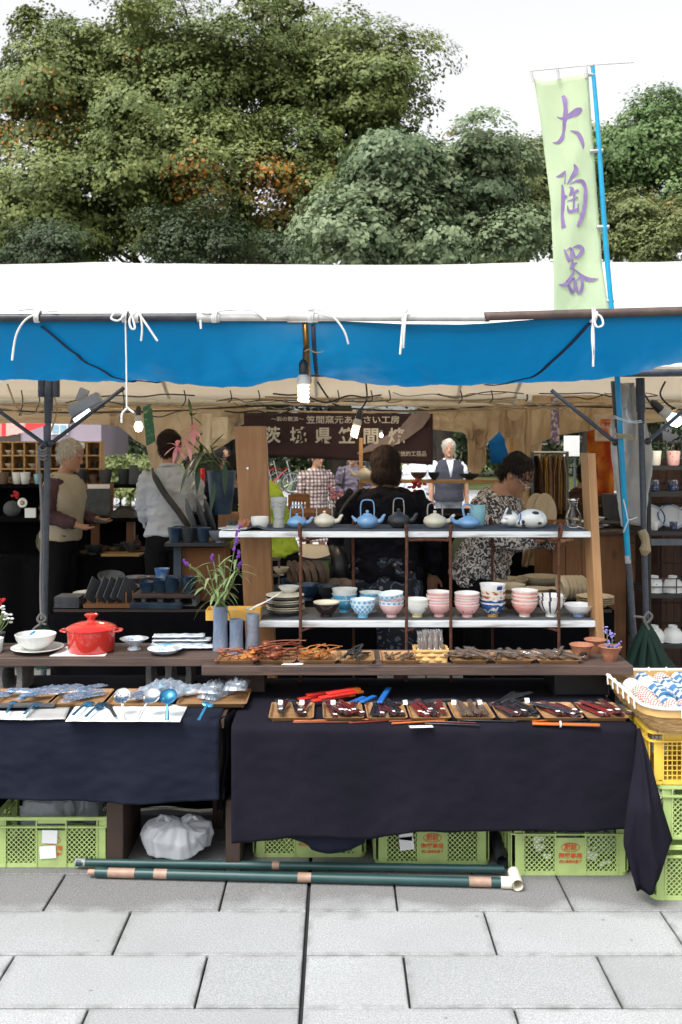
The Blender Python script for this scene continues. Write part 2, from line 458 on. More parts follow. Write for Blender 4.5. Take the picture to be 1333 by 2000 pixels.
# people
mat('skin', (.36, .19, .115), .5, col2=(.30, .15, .09), scale=20, var=.06)
mat('hair_black', (.010, .008, .008), .75, col2=(.018, .015, .014), scale=60, spec=.2, stretch=(3, 3, .5), bump=.6, bscale=90)
mat('hair_brown', (.016, .009, .008), .75, col2=(.026, .015, .012), scale=60, spec=.2, stretch=(3, 3, .5), bump=.6, bscale=90)
mat('hair_white', (.50, .46, .40), .7, col2=(.36, .32, .27), scale=50, bump=.8, bscale=80)
mat('shirt_grey', (.40, .43, .48), .85, col2=(.36, .39, .44), scale=9, bump=.3, bscale=25, var=0)
mat('vest_khaki', (.37, .33, .25), .85, col2=(.31, .27, .20), scale=9, bump=.3, bscale=30, var=0)
mat('plum_check', (.075, .042, .048), .85, col2=(.05, .028, .034), scale=30, var=0)
mat('black_knit', (.006, .006, .009), .95, col2=(.007, .007, .010), scale=9, bump=.3, bscale=60, var=0)
mat('trousers_black', (.006, .006, .007), .9, var=0)
mat('trousers_grey', (.16, .17, .19), .85, var=0)
mat('neon_jacket', (.34, .48, .02), .6, col2=(.28, .40, .02), scale=5, bump=.3, bscale=20, var=0, transl=.1, tcol=(.6, .9, .05))
mat('camo', (.12, .10, .055), .9, col2=(.045, .05, .025), scale=14, lo=.45, hi=.55, var=0)
mat('white_shirt', (.70, .74, .78), .8, var=0)
mat('charcoal_vest', (.045, .045, .06), .85, var=0)
mat('mauve_shirt', (.12, .10, .13), .85, var=0)
mat('olive_bag', (.17, .20, .13), .9, col2=(.13, .15, .10), scale=12, bump=.3)
mat('black_leather', (.012, .012, .013), .4)
mat('eye_dark', (.02, .014, .012), .3, var=0)
mat('lip', (.30, .10, .08), .5, var=0)
film('clear_film', .16, col=(.45, .50, .57), rough=.15, white=.25, bump=.4)
film('blue_film', .28, col=(.36, .44, .60), rough=.3, white=.7, bump=.15)
film('bag_film', .42, col=(.46, .54, .64), rough=.3, white=.7, bump=.15)
mat('white_bag', (.74, .77, .80), .35, col2=(.70, .73, .77), scale=3, transl=.4, tcol=(.85, .88, .92), var=.03)
mat('smoke_bag', (.40, .43, .47), .35, col2=(.33, .36, .40), scale=3, transl=.45, tcol=(.55, .6, .66), var=.05)
emitter('warm_bulb', (1, .66, .26), 3.2)
emitter('tube_light', (.70, .90, 1), 2.2)
wood('plank_dark', (.095, .058, .044), (.042, .027, .023), 0, bump=.6)
wood('plank_end', (.36, .25, .15), (.22, .14, .08), 0)
wood('post_wood', (.33, .165, .065), (.23, .105, .038), 2)
wood('upright_wood', (.42, .235, .105), (.31, .165, .068), 2)
wood('tray_wood', (.36, .20, .085), (.24, .125, .05), 0, scale=9, knots=False)
wood('shelf_pine', (.52, .32, .13), (.42, .24, .09), 0, knots=False)
wood('cabinet_wood', (.24, .105, .035), (.17, .07, .024), 2)
wood('dark_leg', (.055, .03, .02), (.035, .02, .014), 2)
wood('chair_wood', (.30, .13, .04), (.22, .09, .03), 0, knots=False)
pattern('gingham', (.60, .72, .80), (.13, .42, .72), 'check', 28, 13, inside=(.66, .78, .82), foot=(.2, .55, .85))
pattern('sky_blue_plain', (.10, .42, .68), (.62, .70, .66), 'noise', 9, 5, .62, inside=(.72, .78, .78), foot=(.1, .45, .75))
pattern('white_rim_script', (.74, .75, .74), (.05, .05, .07), 'noise', 16, 7, .68, inside=(.74, .75, .72))
pattern('pink_pattern', (.72, .40, .40), (.50, .10, .12), 'dots', 13, 6, .20, ink2=(.78, .52, .28), inside=(.76, .74, .72), foot=(.75, .42, .42))
pattern('pink_plain', (.70, .29, .25), (.74, .42, .38), 'noise', 4, 10, .5, inside=(.76, .76, .74), foot=(.74, .6, .56))
pattern('pink_scroll', (.74, .47, .47), (.16, .06, .07), 'noise', 14, 7, .66, inside=(.76, .72, .70))
pattern('ink_stripe', (.72, .73, .70), (.05, .05, .09), 'stripe', 3.0, .6, .82, inside=(.72, .73, .70), vmax=.9)
pattern('indigo_leaf', (.02, .07, .25), (.68, .70, .62), 'noise', 9, 8, .56, inside=(.74, .74, .70), foot=(.5, .28, .07))
pattern('rust_flower', (.70, .64, .54), (.42, .11, .06), 'noise', 9, 6, .52, inside=(.74, .74, .70))
pattern('indigo_wheel', (.74, .75, .76), (.02, .06, .28), 'dots', 5, 2.6, .33, inside=(.74, .75, .75))
pattern('bees', (.74, .76, .72), (.25, .20, .04), 'dots', 8, 5, .14, inside=(.76, .78, .76), foot=(.72, .65, .30))
pattern('plain_white_face', (.72, .74, .76), (.72, .74, .76), 'dots', 8, 5, .1, inside=(.72, .74, .76), foot=(.2, .32, .62))
pattern('two_tone', (.028, .014, .012), (.02, .01, .009), 'noise', 8, 5, .5, inside=(.70, .66, .52))
pattern('marbled_blue', (.58, .62, .66), (.13, .30, .52), 'noise', 5, 6, .55, ink2=(.30, .27, .25), rough=.35, inside=None, vmax=.99)
pattern('cup_red_text', (.70, .67, .62), (.42, .13, .10), 'check', 34, 18, inside=(.78, .78, .76), vmax=.60)
pattern('cup_blue_text', (.70, .74, .78), (.06, .18, .36), 'check', 7, 5, .52, inside=(.78, .79, .78), vmax=.60)
pattern('cup_navy', (.05, .13, .26), (.50, .58, .64), 'check', 9, 9, .6, inside=(.78, .79, .78), vmax=.60)
pattern('mug_dark', (.03, .05, .12), (.45, .34, .20), 'noise', 12, 6, .62, inside=(.5, .5, .5), vmax=.60)
pattern('kake_stripe', (.70, .71, .72), (.10, .18, .36), 'dots', 9, 5, .18, inside=(.72, .73, .73))
leafmat('leaf_big', [(.044, .070, .018), (.108, .148, .040), (.188, .228, .070), (.248, .256, .080)], orange=(.45, .19, .03))
leafmat('leaf_cherry', [(.049, .086, .041), (.111, .160, .080), (.193, .246, .131), (.262, .307, .180)])
leafmat('leaf_mid', [(.048, .072, .023), (.104, .136, .044), (.168, .200, .070), (.216, .220, .080)], orange=(.32, .18, .05))
leafmat('leaf_right', [(.045, .086, .028), (.098, .168, .054), (.172, .254, .092), (.238, .320, .125)], orange=(.25, .2, .07))
leafmat('leaf_under', [(.03, .045, .02), (.05, .075, .032), (.075, .105, .045)])
leafmat('leaf_hedge', [(.08, .11, .03), (.15, .18, .06), (.22, .24, .09)])
# ================================================================ ground
def flat(name, x0, x1, y0, y1, z, m):
    return tag(MB().add([(x0, y0, z), (x1, y0, z), (x1, y1, z), (x0, y1, z)], [(0, 1, 2, 3)]).build(name, m, smooth=0), kind='structure')
tag(flat('ground', -400, 400, -60, 600, -.03, 'soil'), 'earth around the plaza reaching under the trees', 'ground')
tag(flat('grass', -60, 60, 32, 70, -.012, 'lawn'), 'strip of lawn under the trees beyond the plaza', 'grass')

def paving_mat():
    m = bpy.data.materials.new('granite'); m.use_nodes = True; MAT['granite'] = m
    t = m.node_tree; b = t.nodes['Principled BSDF']
    g = node(t, 'NewGeometry')
    n1 = node(t, 'TexNoise', Scale=190.0, Detail=3.0, Roughness=.8); n2 = node(t, 'TexNoise', Scale=2.6, Detail=6.0); n3 = node(t, 'TexNoise', Scale=70.0, Detail=3.0)
    for n in (n1, n2, n3): t.links.new(g.outputs['Position'], n.inputs['Vector'])
    c = mixc(t, ramp(t, n1.outputs[0], [(.38, 0.0), (.62, 1.0)]), (.225, .235, .24), (.43, .445, .445))
    c = mixc(t, ramp(t, n3.outputs[0], [(.35, 0.0), (.7, .35)]), c, (.33, .342, .342))
    c = mixc(t, ramp(t, n2.outputs[0], [(.45, 0.0), (.75, .5)]), c, (.27, .278, .275))
    oi = node(t, 'ObjectInfo'); mr = node(t, 'MapRange'); mr.inputs[3].default_value = .86; mr.inputs[4].default_value = 1.10
    t.links.new(oi.outputs['Random'], mr.inputs[0])
    hsv = node(t, 'HueSaturation'); t.links.new(mr.outputs[0], hsv.inputs['Value']); t.links.new(c, hsv.inputs['Color']); c = hsv.outputs[0]
    vo = node(t, 'TexVoronoi', Scale=7.0); t.links.new(g.outputs['Position'], vo.inputs['Vector'])
    c = mixc(t, ramp(t, vo.outputs[0], [(.03, .55), (.06, 0.0)]), c, (.10, .10, .10))
    n5 = node(t, 'TexNoise', Scale=.9, Detail=5.0, Distortion=1.0); t.links.new(g.outputs['Position'], n5.inputs['Vector'])
    c = mixc(t, ramp(t, n5.outputs[0], [(.5, 0.0), (.72, .45)]), c, (.26, .265, .255))
    tc = node(t, 'TexCoord'); sg_ = node(t, 'SeparateXYZ'); t.links.new(tc.outputs['Generated'], sg_.inputs[0])
    ed = []
    for ax, lo_ in ((0, .462), (1, .43)):
        q1 = node(t, 'Math', operation='SUBTRACT'); t.links.new(sg_.outputs[ax], q1.inputs[0]); q1.inputs[1].default_value = .5
        q2 = node(t, 'Math', operation='ABSOLUTE'); t.links.new(q1.outputs[0], q2.inputs[0])
        q3 = node(t, 'MapRange'); t.links.new(q2.outputs[0], q3.inputs[0]); q3.inputs[1].default_value = lo_; q3.inputs[2].default_value = .5; ed.append(q3)
    mxe = node(t, 'Math', operation='MAXIMUM'); t.links.new(ed[0].outputs[0], mxe.inputs[0]); t.links.new(ed[1].outputs[0], mxe.inputs[1])
    ne = node(t, 'TexNoise', Scale=14.0, Detail=5.0); t.links.new(g.outputs['Position'], ne.inputs['Vector'])
    me_ = node(t, 'Math', operation='MULTIPLY'); t.links.new(mxe.outputs[0], me_.inputs[0]); t.links.new(ramp(t, ne.outputs[0], [(.4, .1), (.65, .85)]), me_.inputs[1])
    c = mixc(t, me_.outputs[0], c, (.15, .15, .145))
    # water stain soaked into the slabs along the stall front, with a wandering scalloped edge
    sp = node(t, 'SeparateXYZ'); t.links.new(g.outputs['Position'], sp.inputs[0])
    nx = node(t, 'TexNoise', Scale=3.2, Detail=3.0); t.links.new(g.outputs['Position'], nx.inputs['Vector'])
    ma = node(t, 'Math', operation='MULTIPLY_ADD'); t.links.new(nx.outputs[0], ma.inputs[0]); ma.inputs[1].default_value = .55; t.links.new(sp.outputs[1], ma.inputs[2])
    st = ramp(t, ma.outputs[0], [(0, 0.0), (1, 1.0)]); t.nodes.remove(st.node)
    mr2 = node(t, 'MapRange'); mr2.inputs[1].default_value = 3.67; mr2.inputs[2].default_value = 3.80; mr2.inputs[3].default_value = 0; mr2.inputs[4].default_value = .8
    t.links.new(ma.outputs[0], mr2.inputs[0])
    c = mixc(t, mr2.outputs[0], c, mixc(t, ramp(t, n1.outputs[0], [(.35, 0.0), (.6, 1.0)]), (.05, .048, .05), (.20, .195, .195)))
    t.links.new(c, b.inputs['Base Color']); b.inputs['Roughness'].default_value = .8
    bp = node(t, 'Bump', Strength=.35, Distance=.003); t.links.new(n1.outputs[0], bp.inputs['Height']); t.links.new(bp.outputs[0], b.inputs['Normal'])
paving_mat()
pav = tag(MB().add([(-7, -2, -.014), (9, -2, -.014), (9, 33, -.014), (-7, 33, -.014)], [(0, 1, 2, 3)]).build('pavement', 'joint', smooth=0), 'plaza paved with pale grey granite slabs', 'pavement', kind='structure')
# slabs: rows 0.293 m deep, running bond, one straight joint at x = -0.104
ROW = .293
def slab(x0, x1, y0, y1):
    g = .0035; z = random.uniform(-.0012, .0012)
    x0 += g; x1 -= g; y0 += g * .8; y1 -= g * .8; c = .003
    b = MB().add([(x0, y0, -.012), (x1, y0, -.012), (x1, y1, -.012), (x0, y1, -.012), (x0, y0, z - c), (x1, y0, z - c), (x1, y1, z - c), (x0, y1, z - c),
                  (x0 + c, y0 + c, z), (x1 - c, y0 + c, z), (x1 - c, y1 - c, z), (x0 + c, y1 - c, z)],
                 [(0, 1, 5, 4), (1, 2, 6, 5), (2, 3, 7, 6), (3, 0, 4, 7), (4, 5, 9, 8), (5, 6, 10, 9), (6, 7, 11, 10), (7, 4, 8, 11), (8, 9, 10, 11)])
    o = b.build('paving_slab', 'granite', pav, smooth=0)
for r in range(-2, 5):
    y0 = 2.842 + (r) * ROW; y1 = y0 + ROW
    half = (r % 2 == 0)
    xs = [-.104]
    while xs[-1] > -2.0: xs.append(xs[-1] - (.305 if half and len(xs) == 1 else .607))
    for a, b_ in zip(xs, xs[1:]): slab(b_, a - (.003 if a == -.104 else 0), y0, y1)
    xs = [-.104]
    while xs[-1] < 2.2: xs.append(xs[-1] + (.311 if half and len(xs) == 1 else .607))
    for a, b_ in zip(xs, xs[1:]): slab(a + (.003 if a == -.104 else 0), b_, y0, y1)
# the plaza beyond the nearest rows: slabs too small to pick apart
def farpav():
    m = bpy.data.materials.new('far_slabs'); m.use_nodes = True; MAT['far_slabs'] = m
    t = m.node_tree; b = t.nodes['Principled BSDF']
    br = node(t, 'TexBrick', Scale=1.0); br.inputs['Brick Width'].default_value = .607; br.inputs['Row Height'].default_value = .293; br.inputs['Mortar Size'].default_value = .008
    br.inputs['Color1'].default_value = (.40, .41, .41, 1); br.inputs['Color2'].default_value = (.36, .37, .37, 1); br.inputs['Mortar'].default_value = (.06, .06, .06, 1)
    g = node(t, 'NewGeometry'); t.links.new(g.outputs['Position'], br.inputs['Vector'])
    t.links.new(br.outputs[0], b.inputs['Base Color']); b.inputs['Roughness'].default_value = .85
farpav()
MB().add([(-6.9, 4.31, -.003), (8.9, 4.31, -.003), (8.9, 32.5, -.003), (-6.9, 32.5, -.003)], [(0, 1, 2, 3)]).build('slab_field', 'far_slabs', pav, smooth=0)
MB().add([(-6.9, -1.9, -.003), (8.9, -1.9, -.003), (8.9, 2.25, -.003), (-6.9, 2.25, -.003)], [(0, 1, 2, 3)]).build('slab_field', 'far_slabs', pav, smooth=0)
tag(flat('plaza', -40, 40, 9, 31.9, -.008, 'far_paving'), 'wide grey plaza behind the tents', 'plaza')

# ================================================================ trees
def leaves(name, clumps, n, size, m, parent, turned=(), tuft=.55, flat=.8):
    """one crown: n folded leaves spread through the clumps (cx,cy,cz,rx,ry,rz)"""
    C = np.array(clumps, dtype=float)
    w = (C[:, 3] * C[:, 5]) ; w /= w.sum()
    k = rng.choice(len(C), n, p=w)
    d = rng.normal(size=(n, 3)); d /= np.linalg.norm(d, axis=1)[:, None]
    d[:, 2] = np.where((d[:, 2] < -.1) & (rng.random(n) < .8), -d[:, 2], d[:, 2])
    rad = (rng.random(n) ** .22)[:, None]
    # tufts: leaves gather into sprays
    nt_ = 18
    sp = rng.normal(size=(len(C), nt_, 3)); sp /= np.linalg.norm(sp, axis=2)[:, :, None]; sp[:, :, 2] = np.abs(sp[:, :, 2]) * .9 - .25 * rng.random((len(C), nt_))
    q = sp[k, rng.integers(0, nt_, n)]
    mixk = np.where(rng.random(n) < tuft, 1.0, 0.0)[:, None]
    d = mixk * (q + rng.normal(size=(n, 3)) * .11) + (1 - mixk) * d
    rad = mixk * (.80 + .18 * rng.random((n, 1))) + (1 - mixk) * rad
    pos = C[k, :3] + d * rad * C[k, 3:6]
    g_ = (pos - C[k, 6:9]) / C[k, 9:10] if C.shape[1] > 6 else d      # leaves face out of the whole spray
    nor = g_ * 1.1 + d * .25 + rng.normal(size=(n, 3)) * .28 + np.array([0, -.05, .3]); nor /= np.linalg.norm(nor, axis=1)[:, None]
    t = np.cross(nor, rng.normal(size=(n, 3))); t /= np.linalg.norm(t, axis=1)[:, None]
    s_ = np.cross(nor, t)
    L = (size * (.5 + 1.1 * rng.random(n) ** 1.5))[:, None]
    droop = nor * L * .22
    V = np.stack([pos - t * L * .5, pos + s_ * L * .33 - droop * .2, pos + t * L * .5 - droop, pos - s_ * L * .33 - droop * .2], 1).reshape(-1, 3)
    V -= np.array(parent.location)[None]
    me = bpy.data.meshes.new(name)
    me.vertices.add(4 * n); me.vertices.foreach_set('co', V.astype(np.float32).ravel())
    me.loops.add(4 * n); me.loops.foreach_set('vertex_index', np.arange(4 * n, dtype=np.int32))
    me.polygons.add(n); me.polygons.foreach_set('loop_start', np.arange(0, 4 * n, 4, dtype=np.int32))
    a = me.attributes.new('rnd', 'FLOAT', 'POINT')
    crnd = rng.random(len(C))
    rv = np.clip(.45 * crnd[k] + .2 * rng.random(n) + .35 * rng.random(n), 0, 1)
    a.data.foreach_set('value', np.repeat(rv, 4).astype(np.float32))
    a = me.attributes.new('turned', 'FLOAT', 'POINT')
    tv = np.zeros(n)
    for (tx, ty, tz, tr, amt) in turned:
        dist = np.sqrt(((pos - np.array([tx, ty, tz])) * np.array([1, .3, 1])) ** 2 @ np.ones(3))
        tv = np.maximum(tv, np.where(rng.random(n) < .75 * amt * np.clip(1.6 - 1.6 * dist / tr, 0, 1), .6 + .4 * rng.random(n), 0))
    a.data.foreach_set('value', np.repeat(tv, 4).astype(np.float32))
    me.update(calc_edges=True); me.validate()
    me.materials.append(MAT[m])
    return tag(link(name, me, parent), kind='stuff')

def tree(label, base, ells, nclump, crad, nleaf, size, m, trunk_r, group, turned=(), limbs=14, lean=0, mark='tree', tuft=.55, bare=None):
    """ells: overall crown lobes (cx,cy,cz,rx,ry,rz); clumps are strewn over their outer part"""
    t = thing(mark, label, 'tree', (base[0], base[1], 0), group)
    E = np.array(ells, float); w = E[:, 3] * E[:, 5]; w /= w.sum()
    cl, main_, inner_ = [], [], []
    for _ in range(nclump):
        e = E[rng.choice(len(E), p=w)]
        d = rng.normal(size=3); d /= np.linalg.norm(d)
        if d[1] > .5: d[1] *= -.6
        out = rng.random() < .1
        r = 1.0 + .08 * rng.random() if out else rng.random() ** .45
        s_ = crad * (.45 + 1.0 * rng.random()) * (.6 if out else 1)
        c = e[:3] + d * r * np.maximum(e[3:6] - s_ * (.6 if out else .95), .1)
        main_.append((*c, s_, s_, s_))
        if not out: inner_.append(c)
        for _k in range(4):
            o3 = rng.normal(size=3) * .36 * s_; q = s_ * (.45 + .4 * rng.random())
            cl.append((*(c + o3), q * 1.05, q * 1.05, q * (.7 + .35 * rng.random()), *(c - np.array([0, 0, .25 * s_])), s_))
    allc = cl; cl = main_
    tb = MB(); top = max(c[2] for c in cl)
    b0 = Vector((base[0], base[1], -.05)); fork = Vector((base[0] + lean * .5, base[1], top * .26))
    tb.tube(spline([b0, lerp(b0, fork, .5) + Vector((trunk_r * .4, 0, 0)), fork], 4), [trunk_r * (1.5 - .1 * i) if i < 4 else trunk_r for i in range(9)], 10)
    order = sorted(cl, key=lambda c: -c[3])
    mains = []
    for i in range(limbs):
        c = Vector(inner_[int(i * len(inner_) / limbs)][:3])
        mid = lerp(fork, c, .5) + Vector((random.uniform(-.6, .6), random.uniform(-.4, .4), random.uniform(.1, .9)))
        pts = spline([fork - Vector((0, 0, .3)), lerp(fork, mid, .6), mid, c], 4)
        rr = trunk_r * random.uniform(.2, .42)
        tb.tube(pts, [max(.02, rr * (1 - i_ / len(pts)) ** .8) for i_ in range(len(pts))], 6)
        mains.append(pts)
    for c in cl:
        c = Vector(c[:3]); mp = min((p for pts in mains for p in pts), key=lambda p: (p - c).length)
        tb.tube([mp, lerp(mp, c, .5) + Vector((random.uniform(-.2, .2), 0, -.1)), c], [trunk_r * .07, trunk_r * .04, .008], 4)
    tb.build('trunk', 'bark', t, world=True, smooth=60)
    leaves('crown', allc, nleaf, size, m, t, turned, tuft)
    return t
def ell(px, py, rx, ry, Y, d=None): return (X(px, Y), Y, Zp(py, Y), S(rx, Y), d if d else S(min(rx, ry), Y) * .8, S(ry, Y))
def tpt(px, py, Y, rpx, amt): p = W(px, py, Y); return (p.x, p.y, p.z, S(rpx, Y), amt)
tree('huge spreading broadleaf tree with orange-tinged sprays, tallest of the trees', (X(400, 41), 41),
     [ell(420, 170, 330, 215, 41), ell(140, 250, 210, 220, 41), ell(715, 220, 185, 160, 41), ell(300, 330, 300, 190, 40), ell(560, 340, 290, 150, 40), ell(60, 420, 170, 120, 40), ell(740, 160, 120, 110, 41), ell(300, 440, 330, 110, 42), ell(120, 480, 200, 90, 41), ell(560, 470, 180, 80, 42), ell(230, 130, 230, 150, 42), ell(600, 110, 220, 130, 42), ell(60, 210, 110, 120, 41)],
     270, 1.6, 420000, .155, 'leaf_big', .62, 'trees behind the tents',
     [tpt(540, 368, 39, 80, .9), tpt(390, 370, 39, 80, .6), tpt(130, 260, 41, 90, .3), tpt(30, 270, 41, 70, .4), tpt(650, 360, 41, 40, .5), tpt(280, 155, 41, 40, .5), tpt(10, 440, 41, 40, .8), tpt(880, 300, 41, 50, .3), tpt(60, 330, 41, 60, .5)], limbs=26)
tree('blue-green cherry tree with drooping leaf sprays, in front of the tallest tree', (X(830, 29), 29),
     [ell(745, 390, 130, 95, 29), ell(870, 400, 150, 120, 30), ell(775, 320, 80, 50, 29), ell(985, 470, 100, 75, 29), ell(690, 460, 90, 80, 28), ell(800, 490, 190, 70, 29), ell(940, 360, 70, 60, 30)],
     64, 1.1, 110000, .14, 'leaf_cherry', .24, 'trees behind the tents', limbs=14)
tree('olive-green tree seen between the cherry tree and the flag', (X(985, 48), 48),
     [ell(985, 390, 115, 125, 48), ell(1010, 480, 150, 90, 46), ell(925, 320, 60, 45, 48), ell(1040, 330, 80, 70, 48), ell(960, 420, 120, 110, 48)],
     56, 1.9, 75000, .18, 'leaf_mid', .34, 'trees behind the tents', [tpt(880, 270, 48, 40, .6)], limbs=10)
tree('fresh green rounded tree to the right of the flag pole', (X(1270, 50), 50),
     [ell(1280, 310, 140, 120, 50), ell(1200, 340, 60, 90, 50), ell(1340, 420, 120, 90, 50), ell(1120, 400, 90, 120, 52), ell(1240, 470, 150, 90, 50), ell(1190, 320, 90, 100, 51), ell(1290, 280, 100, 90, 50)],
     78, 1.9, 110000, .18, 'leaf_right', .42, 'trees behind the tents', [tpt(1310, 380, 50, 50, .5)], limbs=12)
tree('low yellowing tree with thin twigs below the fresh green rounded one', (X(1240, 36), 36),
     [ell(1230, 440, 90, 70, 36), ell(1330, 430, 70, 60, 36), ell(1150, 480, 70, 50, 36), ell(1290, 490, 90, 40, 35)],
     42, .85, 45000, .11, 'leaf_mid', .16, 'trees behind the tents', [tpt(1300, 395, 36, 50, .3)], limbs=9)
tree('dark evergreen standing low behind the white tent roof under the tallest tree', (X(380, 33), 33),
     [ell(340, 480, 90, 70, 33), ell(420, 490, 80, 60, 33), ell(100, 500, 120, 50, 34), ell(560, 500, 80, 40, 34)],
     44, .9, 45000, .10, 'leaf_under', .22, 'trees behind the tents', limbs=8)
# understorey: dark wood beyond the plaza, seen under the tent
wood_o = thing('wood', 'dark wood of evergreens closing the plaza behind the tents', 'wood', (0, 45, 0)); wood_o['kind'] = 'stuff'
cl = [(x + random.uniform(-1, 1), 45 + random.uniform(-2, 2), z + random.uniform(-.5, .5), 1.4, 1.2, 1.1) for x in np.linspace(-20, 22, 40) for z in (.8, 2.2, 3.6, 5.2, 7)]
leaves('crown', cl, 90000, .22, 'leaf_under', wood_o, tuft=.4)
for i, (px, Y, r) in enumerate([(300, 38, .3), (470, 44, .35), (505, 40, .22), (660, 42, .45), (860, 36, .32), (1005, 45, .4), (180, 46, .4), (1150, 40, .3), (915, 50, .3)]):
    b = MB(); x = X(px, Y)
    b.tube(spline([(x, Y, -.05), (x + .1, Y, 2.5), (x - .2, Y, 7)], 4), [r * (1.4 - .06 * k) for k in range(9)], 10)
    t = thing('tree', ['slim dark trunk', 'stout dark trunk'][r > .32] + ' of the wood, ' + ['behind the old man', 'behind the hanging canvas', 'beside the bicycle', 'behind the plum banner', 'behind the man in the vest', 'behind the blue cloth', 'behind the pigeonhole shelf', 'behind the clothes rack', 'between the man in the vest and the blue cloth'][i], 'tree', (x, Y, 0), 'trunks at the edge of the wood')
    b.build('trunk', 'bark', t, world=True)
    leaves('crown', [(x + random.uniform(-2, 2), Y, random.uniform(4, 7.5), 1.5, 1.4, 1.1) for _ in range(7)], 3500, .22, 'leaf_under', t)
hb = thing('hedge', 'clipped light green hedge beyond the pigeonhole shelf', 'hedge', (X(200, 24), 24, 0))
leaves('foliage', [(X(px, 24) + random.uniform(-.1, .1), 24 + random.uniform(-.3, .3), z, .45, .4, .38) for px in range(90, 330, 16) for z in (.3, .62, .93)], 16000, .09, 'leaf_hedge', hb)
stems = MB()
for px in range(95, 330, 20): stems.tube([(X(px, 24), 24, -.02), (X(px + 3, 24), 24.05, .8)], .025, 5)
stems.build('stems', 'bark', hb, world=True)

# far building with a white window, and a red striped awning
bl = thing('building', 'mauve rendered building with white windows seen past the left pole', 'building', (X(60, 31), 31, 0))
MB().box((X(60, 31), 33, 1.9), (4.4, 4, 3.9)).build('wall', 'mauve_wall', bl, world=True)
MB().box((X(60, 31), 33, 3.95), (4.8, 4.4, .2)).build('roof', 'dark_leg', bl, world=True)
for px in (118, 20, -60):
    x = X(px, 31)
    w = MB().box((x, 30.96, Zp(838, 31)), (.52, .1, .34)).build('window', 'white_frame', bl, world=True)
    for dx in (-.12, .12): MB().box((x + dx, 30.90, Zp(838, 31)), (.19, .03, .25)).build('pane', 'window_glass', bl, world=True).parent = bl
b = MB(); bld_door = MB().box((X(15, 31), 30.97, .95), (.8, .06, 1.9)).build('door', 'dark_leg', bl, world=True)
aw = thing('awning', 'red and pink striped awning of a stall across the plaza', 'awning', (X(20, 14), 14, 0))
Y = 14
for i, (a, b_, m) in enumerate([(-130, -60, 'red_canvas'), (-60, 4, 'pink_canvas'), (4, 12, 'red_canvas'), (12, 50, 'pink_canvas'), (50, 92, 'red_canvas')]):
    zb = [850, 852, 850, 848, 840]
    MB().grid(6, 6, lambda u, v: W(lerp(a, b_, u), lerp(822, interp([-130, 12, 50, 92], [855, 852, 844, 830], lerp(a, b_, u)), v), Y + .8 * (1 - v))).build('stripe', m, aw, world=True, solid=.004)
for px in (-125, 88): MB().tube([(X(px, Y + .4), Y + .4, -.01), (X(px, Y + .4), Y + .4, 1.85)], .02, 8).build('leg', 'grey_pipe', aw, world=True)
MB().tube([W(-128, 823, Y + .75), W(90, 823, Y + .75)], .02, 8).build('rail', 'grey_pipe', aw, world=True)

# ================================================================ the tent
EAVE_F, EAVE_B, RIDGE = 4.95, 8.55, 6.75
tent = thing('market_tent', 'white canvas market tent with grey pipe frame over the pottery stall', 'tent', (0, 5, 0))
ridge_px = ([-700, -250, 0, 205, 262, 550, 720, 900, 1060, 1333, 1700, 2200], [505, 516, 517, 511, 514, 518, 519, 516, 512, 511, 516, 505])
def roof(u, v):
    px = lerp(-600, 2000, u); xr = X(px, RIDGE)
    zr = Zp(interp(*ridge_px, px), RIDGE)
    y = lerp(EAVE_F, RIDGE, v); ze = 1.99
    z = lerp(ze, zr, v) - .05 * math.sin(math.pi * v) * (1 + .4 * math.sin(xr * 2.1)) + .008 * fbm(xr * 2, y * 2, 1)
    return Vector((xr, y, z))
MB().grid(70, 14, roof).build('front_slope', 'white_tarp', tent, world=True, solid=.003)
def roofb(u, v):
    px = lerp(-600, 2000, u); xr = X(px, RIDGE)
    zr = Zp(interp(*ridge_px, px), RIDGE)
    y = lerp(EAVE_B, RIDGE, v)
    return Vector((xr, y, lerp(1.97, zr - .004, v) - .05 * math.sin(math.pi * v) * (1 + .4 * math.sin(xr * 1.9 + 1)) + .008 * fbm(xr * 2, y * 2, 5)))
MB().grid(70, 14, roofb, flip=True).build('back_slope', 'white_tarp', tent, world=True, solid=.003)
def pipe(name, pts, r, m='grey_pipe', parent=tent, seg=10): return MB().tube(pts, r, seg).build(name, m, parent, world=True)
pipe('ridge_bar', [(-4.2, RIDGE, 2.74), (4.6, RIDGE, 2.74)], .02)
pipe('eave_bar', [(-4.2, EAVE_F, 1.955), (4.6, EAVE_F, 1.955)], .02)
pipe('eave_bar', [(-4.2, EAVE_B, 1.945), (4.6, EAVE_B, 1.945)], .02, 'ivory_pvc')
pipe('eave_bar', [W(-400, 778, 8.3), W(420, 785, 8.3), W(900, 791, 8.3), W(1700, 790, 8.3)], .018, 'ivory_pvc')
for px in (95, 590, 1060, 1252):
    x = X(px, EAVE_F)
    pipe('rafter', [(x, EAVE_F, 1.96), (x, RIDGE, 2.74)], .016, 'ivory_pvc'); pipe('rafter', [(x, EAVE_B, 1.95), (x, RIDGE, 2.74)], .016, 'ivory_pvc')
